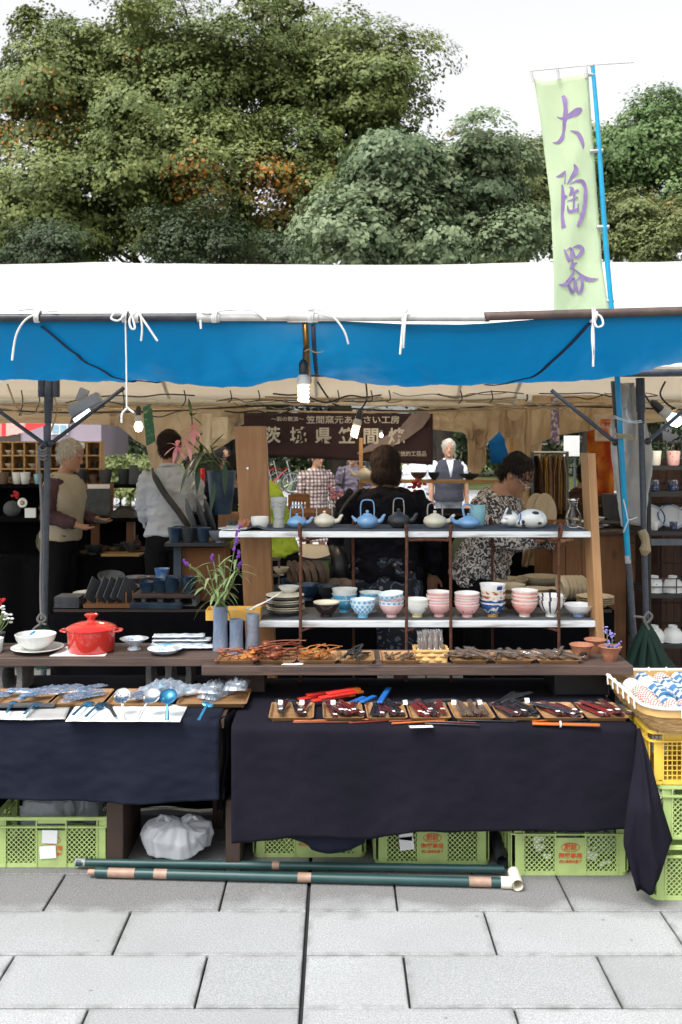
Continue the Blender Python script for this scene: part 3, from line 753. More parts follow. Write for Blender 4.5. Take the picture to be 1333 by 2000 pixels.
# front poles: lean a little outwards at the foot
def pole(pxt, pyt, pxb, pyb, Y, r=.0155, top=.06):
    a, b_ = W(pxt, pyt, Y), W(pxb, pyb, Y)
    d = (b_ - a); d = d / -d.z
    foot = a + d * (a.z + .0)
    p = pipe('pole', [a, foot], r)
    MB().tube([a + d * -.03, a + d * .0, a + d * .14], [r * 1.5] * 3, 10).tube([a + d * .14, a + d * .2], [r * 1.25] * 2, 10).build('socket', 'dark_pipe', p.parent, world=True)
    MB().lathe([(.06, 0), (.06, .006), (.02, .012)], 14, tuple(foot)).build('foot_plate', 'dark_pipe', p.parent, world=True)
    return a, d
a_l, d_l = pole(96, 748, 87, 1236, 4.97)
a_r1, d_r1 = pole(1203, 756, 1238, 1236, 4.93)
a_r2, d_r2 = pole(1251, 750, 1262, 1200, 5.02)
for dx in (-.035, .035): pipe('socket', [a_l + Vector((dx, .0, .03)), a_l + Vector((dx, 0, -.07))], .02, 'dark_pipe')
for s_, (a, b_) in enumerate([((88, 868), (-60, 760)), ((100, 866), (243, 757)), ((1202, 864), (1077, 762)), ((1266, 862), (1340, 798))]):
    pipe('brace', [W(*a, 4.95), W(*b_, 4.99)], .010, 'dark_pipe' if s_ < 2 else 'grey_pipe')
    MB().ball(W(*a, 4.94), .018, 8, 6).build('clamp', 'dark_pipe', tent, world=True)
pipe('pole', [(X(308, 8.55), 8.55, 1.94), (X(308, 8.55), 8.55, 0)], .018); pipe('pole', [(X(1010, 8.55), 8.55, 1.94), (X(1010, 8.55), 8.55, 0)], .018, 'ivory_pvc')
pipe('pole', [(X(-120, 8.55), 8.55, 1.94), (X(-120, 8.55), 8.55, 0)], .018); pipe('pole', [(X(1420, 8.55), 8.55, 1.94), (X(1420, 8.55), 8.55, 0)], .018)
# tied-up canvas along the back eave
def valance(name, px0, px1, top, bots, Y, m='beige_canvas', folds=5, amp=.03, nu=90, nv=26):
    xs, ys = zip(*bots)
    def f(u, v):
        px = lerp(px0, px1, u); py = lerp(top, interp(xs, ys, px), v)
        p = W(px, py, Y); p.y += amp * .9 * (abs(math.sin(u * folds * 3.2 + .6 * v + fbm(u * 3, v * .6, px0) * 2.5)) ** .7 - .6) * (.5 + v) + .04 * fbm(u * 6, v * 2.2, px0) + .008 * fbm(u * 25, v * 4, px0)
        return p
    return MB().grid(nu, nv, f).build(name, m, tent, world=True, solid=.003)
valance('valance', -300, 232, 789, [(-300, 832), (40, 826), (120, 828), (232, 830)], 8.5, folds=4, amp=.015)
valance('valance', 214, 470, 789, [(214, 832), (232, 832), (262, 858), (285, 872), (300, 935), (330, 930), (365, 890), (420, 880), (470, 850)], 8.45, folds=7, amp=.04)
valance('valance', 444, 520, 795, [(444, 840), (520, 812)], 8.48, 'cream_canvas', 3)
valance('valance', 838, 1010, 792, [(838, 838), (860, 840), (905, 845), (925, 862), (935, 880), (950, 868), (975, 842), (990, 860), (1010, 910)], 8.4, folds=6, amp=.05)
valance('valance', 914, 950, 838, [(914, 920), (935, 930), (950, 905)], 8.42, folds=2, amp=.04)
valance('valance', 985, 1060, 792, [(985, 850), (1005, 935), (1020, 1000), (1045, 990), (1060, 870)], 8.3, folds=4, amp=.07)
valance('valance', 1040, 1215, 772, [(1040, 872), (1090, 850), (1150, 842), (1215, 830)], 7.6, folds=9, amp=.05)
valance('valance', 1225, 1700, 790, [(1225, 830), (1310, 822), (1700, 830)], 8.45, folds=5, amp=.02)
valance('valance', 1020, 1140, 1015, [(1020, 1108), (1060, 1102), (1090, 1118), (1140, 1110)], 7.2, folds=9, amp=.06)

# blue awning sheet, tied to a front pipe
SH = 3.76
awn = thing('awning', 'translucent blue awning sheet tied to a pipe along the stall front', 'awning', (0, SH, 0))
pipe_y = ([-300, 0, 390, 600, 950, 1120, 1333, 1700], [622, 620, 620, 621, 620, 613, 609, 602])
def pz(px): return Zp(interp(*pipe_y, px), SH)
def tarp(u, v):
    px = lerp(-260, 1650, u)
    x0 = X(px, SH); x1 = X(lerp(px, 660, .04), 4.9)
    y = lerp(SH, 4.9, v)
    bot = interp([-260, 0, 300, 480, 590, 612, 640, 800, 980, 1180, 1333, 1650], [748, 745, 752, 762, 742, 738, 748, 763, 757, 748, 712, 690], px)
    zr = Zp(bot, 4.62) + .035
    sagf = interp([-260, 400, 590, 612, 640, 900, 1650], [.10, .09, .035, .03, .04, .10, .10], px)
    edge = interp([-260, 420, 660, 780, 900, 1060, 1120, 1650], [.0, .0, .002, .014, .017, .004, 0, 0], px)
    z = lerp(pz(px) - .010 - edge, zr, v ** .85) - sagf * math.sin(math.pi * v ** .8) * .9
    z += min(1, v * 4) * (.018 * fbm(px * .010, v * 2.0, 3) + .006 * fbm(px * .035 + v * 2, v * 4, 7))
    for tx in (74, 258, 420, 608, 790, 1160): z += .012 * math.exp(-((px - tx - 60 * v) / 26) ** 2) * (1 - v) * v * 4 - .008 * math.exp(-((px - tx + 45 * v) / 30) ** 2) * (1 - v) * v * 4
    z += 0 * fbm(px * .012, v * 2.2, 3)
    return Vector((lerp(x0, x1, v), y, z))
MB().grid(220, 36, tarp).build('sheet', 'blue_tarp', awn, world=True, solid=.0015)
def on_tarp(u0, v0, u1, v1, w, curve, name='seam'):
    b = MB(); pts = []
    for k in range(25):
        t = k / 24; u = lerp(u0, u1, t); v = lerp(v0, v1, t ** curve); pts.append(tarp(u, v) + Vector((0, -.002, -.006)))
    b.tube(pts, w, 6, flat=.25); b.build(name, 'tarp_seam', awn, world=True)
U = lambda px: (px + 260) / 1910
on_tarp(U(82), .02, U(300), .93, .011, 1.25); on_tarp(U(1152), .02, U(960), .93, .011, 1.2); on_tarp(U(612), .02, U(618), .9, .009, 1)
pipe('rail', [W(-300, 621, SH), W(392, 619, SH)], S(7.5, SH), 'dark_pipe', awn, 14)
pipe('rail', [W(386, 620, SH), W(952, 621, SH)], S(7, SH), 'white_pipe', awn, 14)
pipe('rail', [W(946, 618, SH), W(1333, 607, SH), W(1600, 600, SH)], S(8.5, SH), 'rust_pipe', awn, 14)
[MB().tube([W(a, 620, SH), W(b, 620, SH)], S(9.7, SH), 14).build('wrapping', 'white_pipe', awn, world=True) for a, b in ((386, 430), (562, 622))]
MB().tube([W(948, 619, SH), W(956, 619, SH)], S(9.5, SH), 14).build('collar', 'rust_pipe', awn, world=True)
pipe('strut', [W(596, 628, SH + .02), W(603, 746, 4.3), W(604, 742, 4.9)], .013, 'brass', awn)
def cord(pts, r=.0042, m='cord', parent=awn, name='cord'):
    return MB().tube(spline(pts, 6), r, 6).build(name, m, parent, world=True)
Yc = SH - .018
def knot(px, py=618):
    c = W(px, py, SH); b = MB()
    for k in range(3):
        pts = [c + Vector(((k - 1) * .006 + .003 * math.sin(w), math.cos(w) * .021, math.sin(w) * .021)) for w in np.linspace(0, 6.28, 13)]
        b.tube(pts, .004, 6, cap=False)
    b.build('knot', 'cord', awn, world=True)
for px in (74, 245, 268, 420, 608, 790, 1160): knot(px)
cord([W(74, 612, Yc), W(50, 625, Yc), W(32, 655, Yc), W(24, 704, Yc)]); cord([W(36, 606, Yc), W(60, 604, SH), W(80, 606, SH), W(112, 608, Yc)])
cord([W(245, 615, Yc), W(247, 700, Yc), W(248, 795, Yc - .02)], .003); cord([W(248, 795, Yc - .02), W(255, 801, Yc - .02), W(262, 806, Yc - .03)]); cord([W(250, 796, Yc - .02), W(239, 808, Yc - .02), W(238, 826, Yc - .02)])
cord([W(245, 614, Yc), W(225, 612, Yc - .01), W(218, 622, Yc - .02), W(232, 626, Yc - .02), W(246, 612, Yc)])
cord([W(256, 610, Yc), W(264, 640, Yc - .02), W(256, 640, Yc - .02), W(254, 622, Yc - .01), W(268, 608, Yc)])
cord([W(268, 608, Yc), W(284, 630, Yc - .01), W(308, 666, Yc - .02)]); cord([W(274, 606, Yc), W(278, 640, Yc), W(276, 666, Yc)])
cord([W(388, 600, Yc), W(402, 612, Yc), W(440, 606, Yc), W(490, 606, Yc), W(520, 624, Yc)]); cord([W(392, 625, Yc), W(393, 642, Yc)])
cord([W(600, 606, Yc), W(618, 604, Yc), W(650, 618, Yc - .01), W(672, 645, Yc - .01), W(681, 672, Yc)])
cord([W(790, 610, Yc), W(786, 645, Yc), W(782, 692, Yc - .01)]); cord([W(793, 612, Yc), W(790, 650, Yc - .01), W(788, 680, Yc)]); cord([W(790, 608, Yc), W(800, 596, SH), W(796, 604, Yc), W(788, 614, Yc)])
cord([W(1158, 600, Yc), W(1160, 660, Yc), W(1159, 716, Yc)]); cord([W(1163, 602, Yc), W(1157, 650, Yc), W(1160, 700, Yc)]); cord([W(1160, 612, Yc), W(1174, 618, Yc - .01), W(1178, 634, Yc - .02), W(1166, 638, Yc - .02), W(1160, 622, Yc)])
cord([W(596, 686, 3.96), W(604, 682, 3.94), W(616, 688, 3.95), W(632, 686, 3.95)], .003, 'tan_wire')

# electric wires and tied strings under the roof
wires = thing('cable', 'tangle of dark and tan cables strung along the back eave of the tent', 'cable', (0, 8, 0))
for k in range(30):
    px = random.uniform(-60, 1250); n = random.randint(4, 7); Yw = random.uniform(5.2, 8.3); y0 = random.uniform(764, 802); st_ = random.uniform(22, 60)
    pts = [W(px + i * st_ + random.uniform(-8, 8), y0 + (i % 2) * random.uniform(-4, 12) + random.uniform(-4, 4), Yw + random.uniform(-.05, .05)) for i in range(n)]
    MB().tube(spline(pts, 6), random.choice([.003, .0045, .004]), 5).build('wire', random.choice(['tan_wire', 'black_wire', 'tan_wire']), wires, world=True)
for (pts, m) in [([(0, 790), (200, 798), (420, 800), (700, 805), (950, 800), (1200, 790)], 'tan_wire'), ([(0, 800), (120, 806), (330, 802), (560, 792), (800, 803), (1010, 792), (1333, 800)], 'black_wire'),
                 ([(430, 782), (600, 778), (900, 782), (1010, 776)], 'tan_wire'), ([(100, 760), (112, 800), (98, 850), (104, 866)], 'tan_wire'), ([(15, 750), (30, 790), (40, 800), (42, 812)], 'tan_wire'),
                 ([(620, 745), (640, 775), (655, 790), (690, 800)], 'black_wire'), ([(1300, 745), (1290, 770), (1305, 790), (1325, 800)], 'black_wire'), ([(1245, 748), (1262, 775), (1280, 800), (1300, 818)], 'black_wire')]:
    MB().tube(spline([W(*p, 6.2) for p in pts], 8), .006, 5).build('wire', m, wires, world=True)
for px, l in ((42, 40), (75, 30), (360, 22), (450, 14), (505, 12), (600, 12), (660, 15), (725, 14), (760, 12), (900, 16), (960, 14), (240, 50)):
    MB().tube(spline([W(px, 762, 6), W(px + 3, 775 + l * .3, 6), W(px - 4, 772 + l, 6)], 4), .004, 5).build('wire', 'black_wire', wires, world=True)

# lamps
def bulb(label, px, py, Y, k=1.0, tilt=0, m='warm_bulb', cfl=True, power=2.0):
    """py: middle of the lit part"""
    p = W(px, py, Y)
    t = thing('light_bulb', label, 'light bulb', p, 'bulbs on cables under the tent')
    t.rotation_euler = (0, tilt, 0)
    g = MB()
    if cfl:
        pts = [(math.cos(w) * .017 * k, math.sin(w) * .017 * k, (-.032 + .065 * i / 60) * k) for i, w in enumerate(np.linspace(0, 6.28 * 4, 61))]
        g.tube(pts, .0068 * k, 7); g.lathe([(.0005, -.034 * k), (.012 * k, -.032 * k), (.013 * k, .03 * k)], 12)
    else: g.lathe([(.0005, -.035 * k), (.02 * k, -.028 * k), (.03 * k, -.005 * k), (.026 * k, .015 * k), (.016 * k, .032 * k)], 16)
    g.build('glass', m, t, smooth=60)
    MB().lathe([(.024 * k, .034 * k), (.027 * k, .045 * k), (.025 * k, .065 * k), (.015 * k, .075 * k)], 16).build('ballast', 'white_pipe', t)
    MB().lathe([(.016 * k, .072 * k), (.018 * k, .08 * k), (.018 * k, .12 * k), (.008 * k, .135 * k)], 14).build('socket', 'black_plastic', t)
    L = bpy.data.lights.new('glow', 'POINT'); L.energy = power; L.color = (1, .8, .55); L.shadow_soft_size = .04
    lo = bpy.data.objects.new('glow', L); COL.objects.link(lo); lo.parent = t; lo.location = (0, 0, -.06 * k)
    return t
t = bulb('lit spiral bulb hanging at the stall front below the blue awning', 593, 768, 3.98)
MB().tube([(0, 0, .13), (.004, 0, .20)], .004, 6).build('cable', 'black_wire', t)
t = bulb('lit spiral bulb tilted in front of the plum banner', 694, 842, 5.9, 1.0, .25)
MB().tube(spline([(0, 0, .13), (.02, 0, .2), (-.01, .02, .3)], 5), .005, 6).build('cable', 'black_wire', t)
bulb('round lit bulb next to the green hanging plaque', 271, 833, 5.9, .9, 0, cfl=False)
t = bulb('white lit bulb at the right edge below black cables', 1318, 820, 5.3, 1.2, -.9, 'tube_light', False)
bulb('small lit bulb beyond the man reading the goods on the far side', 745, 850, 8.0, .55, 0, 'tube_light', False, .8)
fl = thing('floodlight', 'grey clamp floodlight with a lit tube, tilted under the tent', 'floodlight', W(172, 800, 5.1))
a, b_ = W(140, 824, 5.08), W(204, 790, 5.08); dd = (b_ - a); 
MB().box((0, 0, 0), (.175, .07, .06), ry=math.atan2(-dd.z, dd.x)).build('housing', 'grey_plastic', fl, bevel=.008).location = (-.02, .03, .025)
MB().tube([W(146, 822, 5.04), W(176, 802, 5.04)], .012, 10).build('tube', 'tube_light', fl, world=True)
MB().poly([W(136, 828, 5.05), W(206, 794, 5.05), W(202, 789, 5.05), W(140, 816, 5.05)], .01).build('visor', 'black_plastic', fl, world=True)
MB().box((-.035, .03, .075), (.05, .03, .07), ry=.4).build('clamp', 'grey_plastic', fl, bevel=.004)
sl = thing('spotlight', 'small canister spotlight clipped to the back eave near the hanging strips', 'spotlight', W(1010, 800, 7.8))
MB().tube([W(1002, 812, 7.7), W(1022, 790, 7.8)], [.05, .045], 14).build('housing', 'beige_canvas', sl, world=True)
MB().tube(spline([W(1022, 790, 7.8), W(1030, 780, 7.8), W(1030, 770, 7.8)], 4), .008, 6).build('arm', 'grey_pipe', sl, world=True)
# ================================================================ text helper
def textmesh(body, size, mname, bold=.0, sx=1, align='CENTER', name='lettering', shear=0):
    c = bpy.data.curves.new(name, 'FONT'); c.body = body; c.size = size; c.align_x = align; c.align_y = 'CENTER'; c.offset = bold * size; c.shear = shear
    c.resolution_u = 2; c.extrude = .0004
    o = bpy.data.objects.new(name, c)
    me = o.to_mesh().copy() if False else None
    COL.objects.link(o)
    dg = bpy.context.evaluated_depsgraph_get()
    me = bpy.data.meshes.new_from_object(o.evaluated_get(dg))
    bpy.data.objects.remove(o); bpy.data.curves.remove(c)
    me.materials.clear(); me.materials.append(MAT[mname]); me.name = name
    if sx != 1:
        for v in me.vertices: v.co.x *= sx
    return me
T_OVAL = textmesh('肥前', .024, 'crate_ink', .02)
T_L2 = textmesh('陶器専用', .021, 'crate_ink', .025)
T_L3 = textmesh('他に流用を禁ず', .013, 'crate_ink', .02)
UP = (R(90), 0, 0)

# ================================================================ plum banner with white lettering (back of the tent)
YB = 8.38
ban = thing('banner', 'plum banner with white brush lettering hung along the back of the tent', 'banner', W(660, 900, YB))
def bw(u, v, off=0):
    p = W(lerp(477, 846, u), lerp(lerp(806, 808, u), lerp(888, 908, u), v), YB)
    p.y += .02 * math.sin(u * 9 + v) + .012 * fbm(u * 6, v * 3, 2) - off
    return p
MB().grid(40, 12, bw).build('cloth', 'banner_plum', ban, world=True, solid=.002)
bm_ = MB()
pts = [(698, 886), (730, 872), (760, 862), (790, 845), (815, 822), (838, 806)]
bm_.strip([W(*p, YB - .035) for p in pts], [S(w, YB) for w in (3, 16, 24, 26, 34, 14)])
bm_.strip([W(*p, YB - .036) for p in [(786, 830), (810, 818), (836, 815)]], [S(w, YB) for w in (3, 12, 4)])
bm_.build('brush_mark', 'banner_brush', ban, world=True)
def btext(body, px, py, hpx, bold=.012, sx=1, parent=ban, Y=YB - .04, m='banner_ink'):
    o = link('lettering', textmesh(body, S(hpx, Y) * 1.08, m, bold, sx), parent); o.rotation_euler = UP
    o.location = W(px, py, Y) - parent.location; return o
for ch, px in zip('茨城県笠間焼', (532, 583, 632, 678, 725, 775)): btext(ch, px, 853 + (px - 650) * .01, 31, .022)
btext('笠間窯元あじさい工房', 690, 821, 15, .014, 1.13)
btext('～彩の競演～', 562, 819, 9, .01, 1.1)
btext('伝統的工芸品', 803, 887, 10, .014, .95)

# nobori flag
YF = 4.86
flag = thing('flag', 'pale green vertical flag with purple brush characters on a cyan pole', 'flag', W(1227, 1100, YF))
MB().tube([W(1158, 128, YF), W(1166, 220, YF), W(1183, 470, YF), W(1205, 720, YF), W(1227, 1094, YF)], [.010, .011, .013, .014, .014], 10).build('pole', 'cyan_pole', flag, world=True)
MB().tube([W(1226, 1085, YF), W(1227, 1100, YF)], .0145, 10).build('pole_cap', 'white_pipe', flag, world=True)
MB().tube([W(1034, 139, YF), W(1158, 127, YF), W(1238, 122, YF)], .0028, 6).build('crossbar', 'white_pipe', flag, world=True)
MB().ball(W(1157, 128, YF), .012, 8, 6).build('joint', 'white_pipe', flag, world=True)
def fl_pt(u, v, off=0):
    l = interp([0, .25, .5, .75, 1], [1043, 1062, 1076, 1080, 1082], v); r = interp([0, .25, .5, .75, 1], [1149, 1158, 1169, 1177, 1192], v)
    top = interp([0, .15, .35, .6, 1], [152, 160, 157, 149, 146], u); bot = 640
    p = W(lerp(l, r, u), lerp(top, bot, v), YF + .01)
    p.y += .015 * math.sin(u * 5 + v * 6) * (.3 + v * .6) + .01 * fbm(u * 3, v * 5, 9) - off
    return p
MB().grid(14, 50, fl_pt).build('cloth', 'flag_cloth', flag, world=True, solid=.001)
ZF = 333 / 1281
STROKES = [
 [(385, 330, 22), (405, 372, 50), (408, 430, 40), (398, 520, 34), (392, 600, 22), (375, 660, 30), (345, 690, 24), (308, 688, 4)],
 [(342, 492, 4), (385, 506, 24), (440, 484, 40), (490, 455, 54), (520, 440, 26)],
 [(438, 598, 4), (490, 620, 26), (515, 660, 32), (530, 705, 24), (533, 738, 5)],
 [(334, 946, 6), (372, 936, 26), (400, 903, 10)], [(402, 915, 5), (398, 960, 6), (398, 1000, 10)],
 [(378, 1005, 14), (385, 1100, 30), (380, 1210, 26), (388, 1330, 36)], [(384, 1085, 10), (410, 1095, 18), (384, 1120, 8)],
 [(462, 856, 10), (478, 900, 38), (445, 955, 26), (414, 1005, 6)],
 [(430, 1005, 5), (480, 982, 20), (530, 985, 32), (550, 1060, 34), (540, 1180, 38), (515, 1270, 36), (492, 1322, 16)],
 [(428, 1025, 6), (452, 1040, 28), (428, 1090, 6)], [(436, 1082, 14), (496, 1050, 24)], [(466, 1060, 18), (460, 1195, 14)], [(414, 1132, 8), (492, 1104, 18)],
 [(415, 1162, 6), (428, 1208, 24), (495, 1192, 22)], [(494, 1150, 10), (494, 1212, 12)],
 [(392, 1492, 10), (410, 1540, 24), (430, 1584, 22)], [(408, 1500, 8), (444, 1484, 20), (444, 1550, 22), (424, 1580, 12)],
 [(455, 1485, 8), (470, 1545, 16)], [(458, 1478, 12), (505, 1466, 30), (532, 1495, 30), (495, 1545, 24), (466, 1552, 8)],
 [(436, 1642, 14), (460, 1606, 30), (492, 1588, 8)], [(456, 1562, 8), (452, 1640, 32)],
 [(470, 1640, 8), (535, 1690, 22), (582, 1714, 32), (650, 1712, 5)], [(472, 1645, 10), (425, 1730, 30), (392, 1757, 26), (348, 1757, 5)],
 [(410, 1722, 10), (440, 1785, 26), (468, 1818, 24)], [(436, 1748, 8), (470, 1704, 14), (474, 1800, 18)],
 [(484, 1722, 8), (496, 1802, 18)], [(488, 1722, 12), (522, 1696, 20), (532, 1750, 24), (520, 1808, 24), (494, 1800, 16)]]
fb = MB(); k_ = 0
def flag_uv(px, py):
    v = min(1, max(0, (py - 152) / 488)); l = interp([0, .25, .5, .75, 1], [1043, 1062, 1076, 1080, 1082], v); r = interp([0, .25, .5, .75, 1], [1149, 1158, 1169, 1177, 1192], v)
    u = min(1, max(0, (px - l) / (r - l)))
    top = interp([0, .15, .35, .6, 1], [152, 160, 157, 149, 146], u)
    return u, (py - top) / (640 - top)
for st in STROKES:
    k_ += 1
    q = spline([(1000 + x * ZF, 100 + y * ZF, w * ZF) for x, y, w in st], 4)
    fb.strip([fl_pt(*flag_uv(p.x, p.y), off=.0025 + .00015 * k_) for p in q], [S(max(.6, p.z), YF) for p in q])
fb.build('lettering', 'flag_ink', flag, world=True)
for (x0, y0, x1, y1, w) in [(1037, 138, 1042, 160, 6), (1089, 134, 1092, 155, 6), (1144, 130, 1146, 152, 7), (1150, 146, 1163, 146, 8), (1152, 296, 1178, 294, 8), (1166, 444, 1190, 443, 8), (1184, 588, 1200, 587, 7)]:
    c, d = W(x0, y0, YF), W(x1, y1, YF)
    MB().tube([c, d], S(w, YF) / 2, 8, flat=.5 if x1 - x0 < 10 else 1).build('loop', 'white_pipe', flag, world=True)

# ================================================================ stall tables and cloths
TF = 3.60                                                   # front of the right-hand table
def cloth(name, m, parent, x0, x1, yf, yb, zt, hem, seed, nx=90, amp=.012, lean=.0):
    """top + front drop as one sheet; hem: function of x -> hem height"""
    def f(u, v):
        x = lerp(x0, x1, u)
        L1 = yb - yf
        if v < .35:
            t = v / .35; return Vector((x, lerp(yb, yf + .025, t), zt + .002 * fbm(x * 8, t * 6, seed)))
        t = (v - .35) / .65
        if t < .12:
            a = t / .12 * math.pi / 2; return Vector((x, yf + .025 - .025 * math.sin(a), zt - .025 + .025 * math.cos(a)))
        s_ = (t - .12) / .88
        z = lerp(zt - .025, hem(x), s_)
        y = yf - lean * s_ - amp * s_ * (math.sin(x * 13 + seed + 1.5 * fbm(x * 2, 0, seed)) * .6 + .8 * fbm(x * 5, s_ * 1.2, seed)) - .003 * fbm(x * 22, s_ * 9, seed)
        return Vector((x, y, z))
    return MB().grid(nx, 60, f).build(name, m, parent, world=True, solid=.002, smooth=60)
tr = thing('table', 'low trestle table in the middle, hidden by a dark cloth', 'table', (.35, 3.95, 0))
MB().box((.35, 3.98, .565), (1.42, .70, .03)).build('table_top', 'dark_leg', tr, world=True)
for x in (-.33, 1.02):
    for y in (4.16, 4.29): MB().box((x, y, .275), (.045, .045, .55)).build('leg', 'dark_leg', tr, world=True)
hemR = lambda x: interp([-.39, -.30, -.16, 0, .1, .3, .8, 1.08], [.16, .165, .185, .18, .175, .205, .205, .215], x) + .004 * fbm(x * 6, 2)
cr = tag(cloth('tablecloth', 'black_cloth', None, -.385, 1.085, TF, 4.33, .585, hemR, 3, amp=.008), 'near-black cloth over the middle table under the chopstick trays', 'tablecloth')
# an under-layer showing below its hem, and the free corner at the right
ul = tag(MB().grid(30, 4, lambda u, v: Vector((lerp(-.32, .10, u), TF + .03 + .01 * fbm(u * 5, v), lerp(.24, .172 - .03 * math.sin(u * 2.6) ** 2 * (u > .3) - .012 * (u > .5) + .02 * math.sin(u * 6.28), v)))).build('cloth', 'navy_cloth', world=True, solid=.002), 'edge of a navy under-cloth drooping over the middle crates', 'cloth')
def corner(u, v):
    l = interp([0, .25, .55, .72, 1], [1246, 1240, 1228, 1222, 1247], v); r = interp([0, .25, .55, .85, 1], [1251, 1272, 1296, 1322, 1300], v)
    py = lerp(1422, 1745 if u < .35 else lerp(1745, 1690, (u - .35) / .65), v)
    p = W(lerp(l, r, u), py, lerp(3.57, 3.45, min(1, v * 2)))
    p.y += (.030 * math.sin(u * 7 + 1) + .012 * math.sin(u * 17 + v * 4)) * min(1, v * 1.6)
    return p
tag(MB().grid(14, 26, corner).build('cloth', 'black_cloth', world=True, solid=.002, smooth=60), 'pointed free corner of the dark cloth hanging over the right end', 'cloth')
# side drop at the right end of the table
tag(MB().grid(10, 10, lambda u, v: Vector((1.087 + .01 * math.sin(v * 3) + .012 * v * fbm(u * 4, v), lerp(3.66, 4.3, u), lerp(.583, .24, v)))).build('cloth', 'black_cloth', world=True, solid=.002), 'side drop of the dark cloth beside the yellow crate', 'cloth')
tl = thing('table', 'low trestle table on the left under a navy cloth', 'table', (-1.2, 4.0, 0))
MB().box((-1.25, 4.0, .573), (1.66, .66, .03)).build('table_top', 'dark_leg', tl, world=True)
for x in (-2.0, -.50):
    for y in (4.18, 4.29): MB().box((x, y, .278), (.045, .045, .557)).build('leg', 'dark_leg', tl, world=True)
hemL = lambda x: interp([-2.1, -1.24, -.9, -.6, -.44], [.32, .312, .292, .292, .30], x)
cl_ = tag(cloth('tablecloth', 'navy_cloth', None, -2.1, -.435, 3.645, 4.34, .595, hemL, 11, amp=.022), 'navy cloth over the left table under the papers and blue cutlery', 'tablecloth')
tag(MB().grid(24, 4, lambda u, v: Vector((lerp(-.86, -.42, u), 3.70 + .012 * fbm(u * 4, v, 3), lerp(.33, .272 + .012 * u, v)))).build('cloth', 'navy_cloth', world=True, solid=.002), 'lower fold of navy cloth showing above the white plastic bag', 'cloth')
tag(MB().grid(10, 14, lambda u, v: Vector((lerp(-.435, -.392, u) + .012 * math.sin(v * 5), lerp(3.66, 3.80, u) + .02 * math.sin(u * 9 + v), lerp(.592, .25, v)))).build('cloth', 'black_drape', world=True, solid=.002), 'dark gathered cloth end in the gap between the two tables', 'cloth')
# dark wooden trestle boards under the left table
for (x0, y0, x1, h, lab) in [(208, 3.78, 244, .30, 'dark wooden trestle board beside the left crate'), (440, 3.74, 472, .27, 'dark wooden trestle board left of the middle crates')]:
    tag(MB().box((X((x0 + x1) / 2, y0), y0 + .16, h / 2 + .0), (S(x1 - x0, y0) * .9, .34, h)).build('trestle_board', 'dark_leg', world=True, bevel=.003), lab, 'board')

for x0, x1, lab in ((-2.1, -.40, 'added black sheet standing in for shade under the left table, behind the white bag'), (-.38, 1.08, 'added black sheet standing in for shade under the middle table, behind the crates')):
    tag(MB().grid(40, 6, lambda u, v: Vector((lerp(x0, x1, u), 4.37 + .02 * math.sin(u * 34), lerp(.57, .008, v)))).build('cloth', 'black_drape', world=True, solid=.002), lab, 'cloth')  # added black sheets: the shaded ground under the tables would show too bright
# planks raised on concrete blocks
def plank(label, px0, px1, Yf, Yb, zt, th, m='plank_dark'):
    x0, x1 = X(px0, Yf), X(px1, Yf)
    b = MB(); n = 30
    for j, (ya, yb2) in enumerate(((Yf, Yb),)):
        b.box(((x0 + x1) / 2, (ya + yb2) / 2, zt - th / 2), (x1 - x0, yb2 - ya, th))
    return tag(b.build('plank', m, world=True, bevel=.003), label, 'plank')
PZ, PZL = .729, .745
plank('weathered brown plank carrying the wooden spoon trays', 394, 1238, 3.93, 4.24, PZ, .038)
plank('brown plank on concrete blocks carrying the red casserole', -300, 428, 4.00, 4.30, PZL, .034)
def block(label, c, d, rz=0, m='concrete_block', holes=3):
    """hollow concrete block lying with its cores facing the front"""
    w, dp, h = d; t = thing('concrete_block', label, 'block', c, None, rz)
    b = MB(); wall = .018; n = holes; cell = (w - wall) / n; seg = 16
    for i in range(n + 1): 
        xw = -w / 2 + wall / 2 + i * cell; half = [(-.5, 1.55), (-.32, 1.0), (0, .8), (.32, 1.0), (.5, 1.55)]
        pr = [(xw + k * wall * .9, z * h * .86) for z, k in half] + [(xw - k * wall * .9, z * h * .86) for z, k in reversed(half)]
        if i == 0: pr = [(max(-w / 2, x), z) for x, z in pr]
        if i == n: pr = [(min(w / 2, x), z) for x, z in pr]
        b.poly([(x, -dp / 2, z + h / 2) for x, z in pr], dp)
    b.box((0, 0, h * .05), (w, dp, h * .1)); b.box((0, 0, h * .95), (w, dp, h * .1))
    b.build('shell', m, t, bevel=.002)
    return t
block('pale concrete block under the left end of the brown plank', (X(-2, 4.04), 4.12, .5965), (.19, .16, .114), m='concrete_block', holes=2)
block('dark concrete block under the right end of the casserole plank', (X(328, 4.12), 4.2, .5965), (.19, .12, .114), holes=2)
bx = tag(MB().box((X(1137, 4.03), 4.13, .636), (S(108, 4.03), .2, .10)).build('box', 'black_plastic', world=True, bevel=.006), 'black box propping the right end of the spoon plank', 'box')
bx = tag(MB().box((X(480, 4.1), 4.16, .636), (.16, .16, .10)).build('box', 'dark_leg', world=True, bevel=.004), 'dark wooden block propping the left end of the spoon plank', 'box')

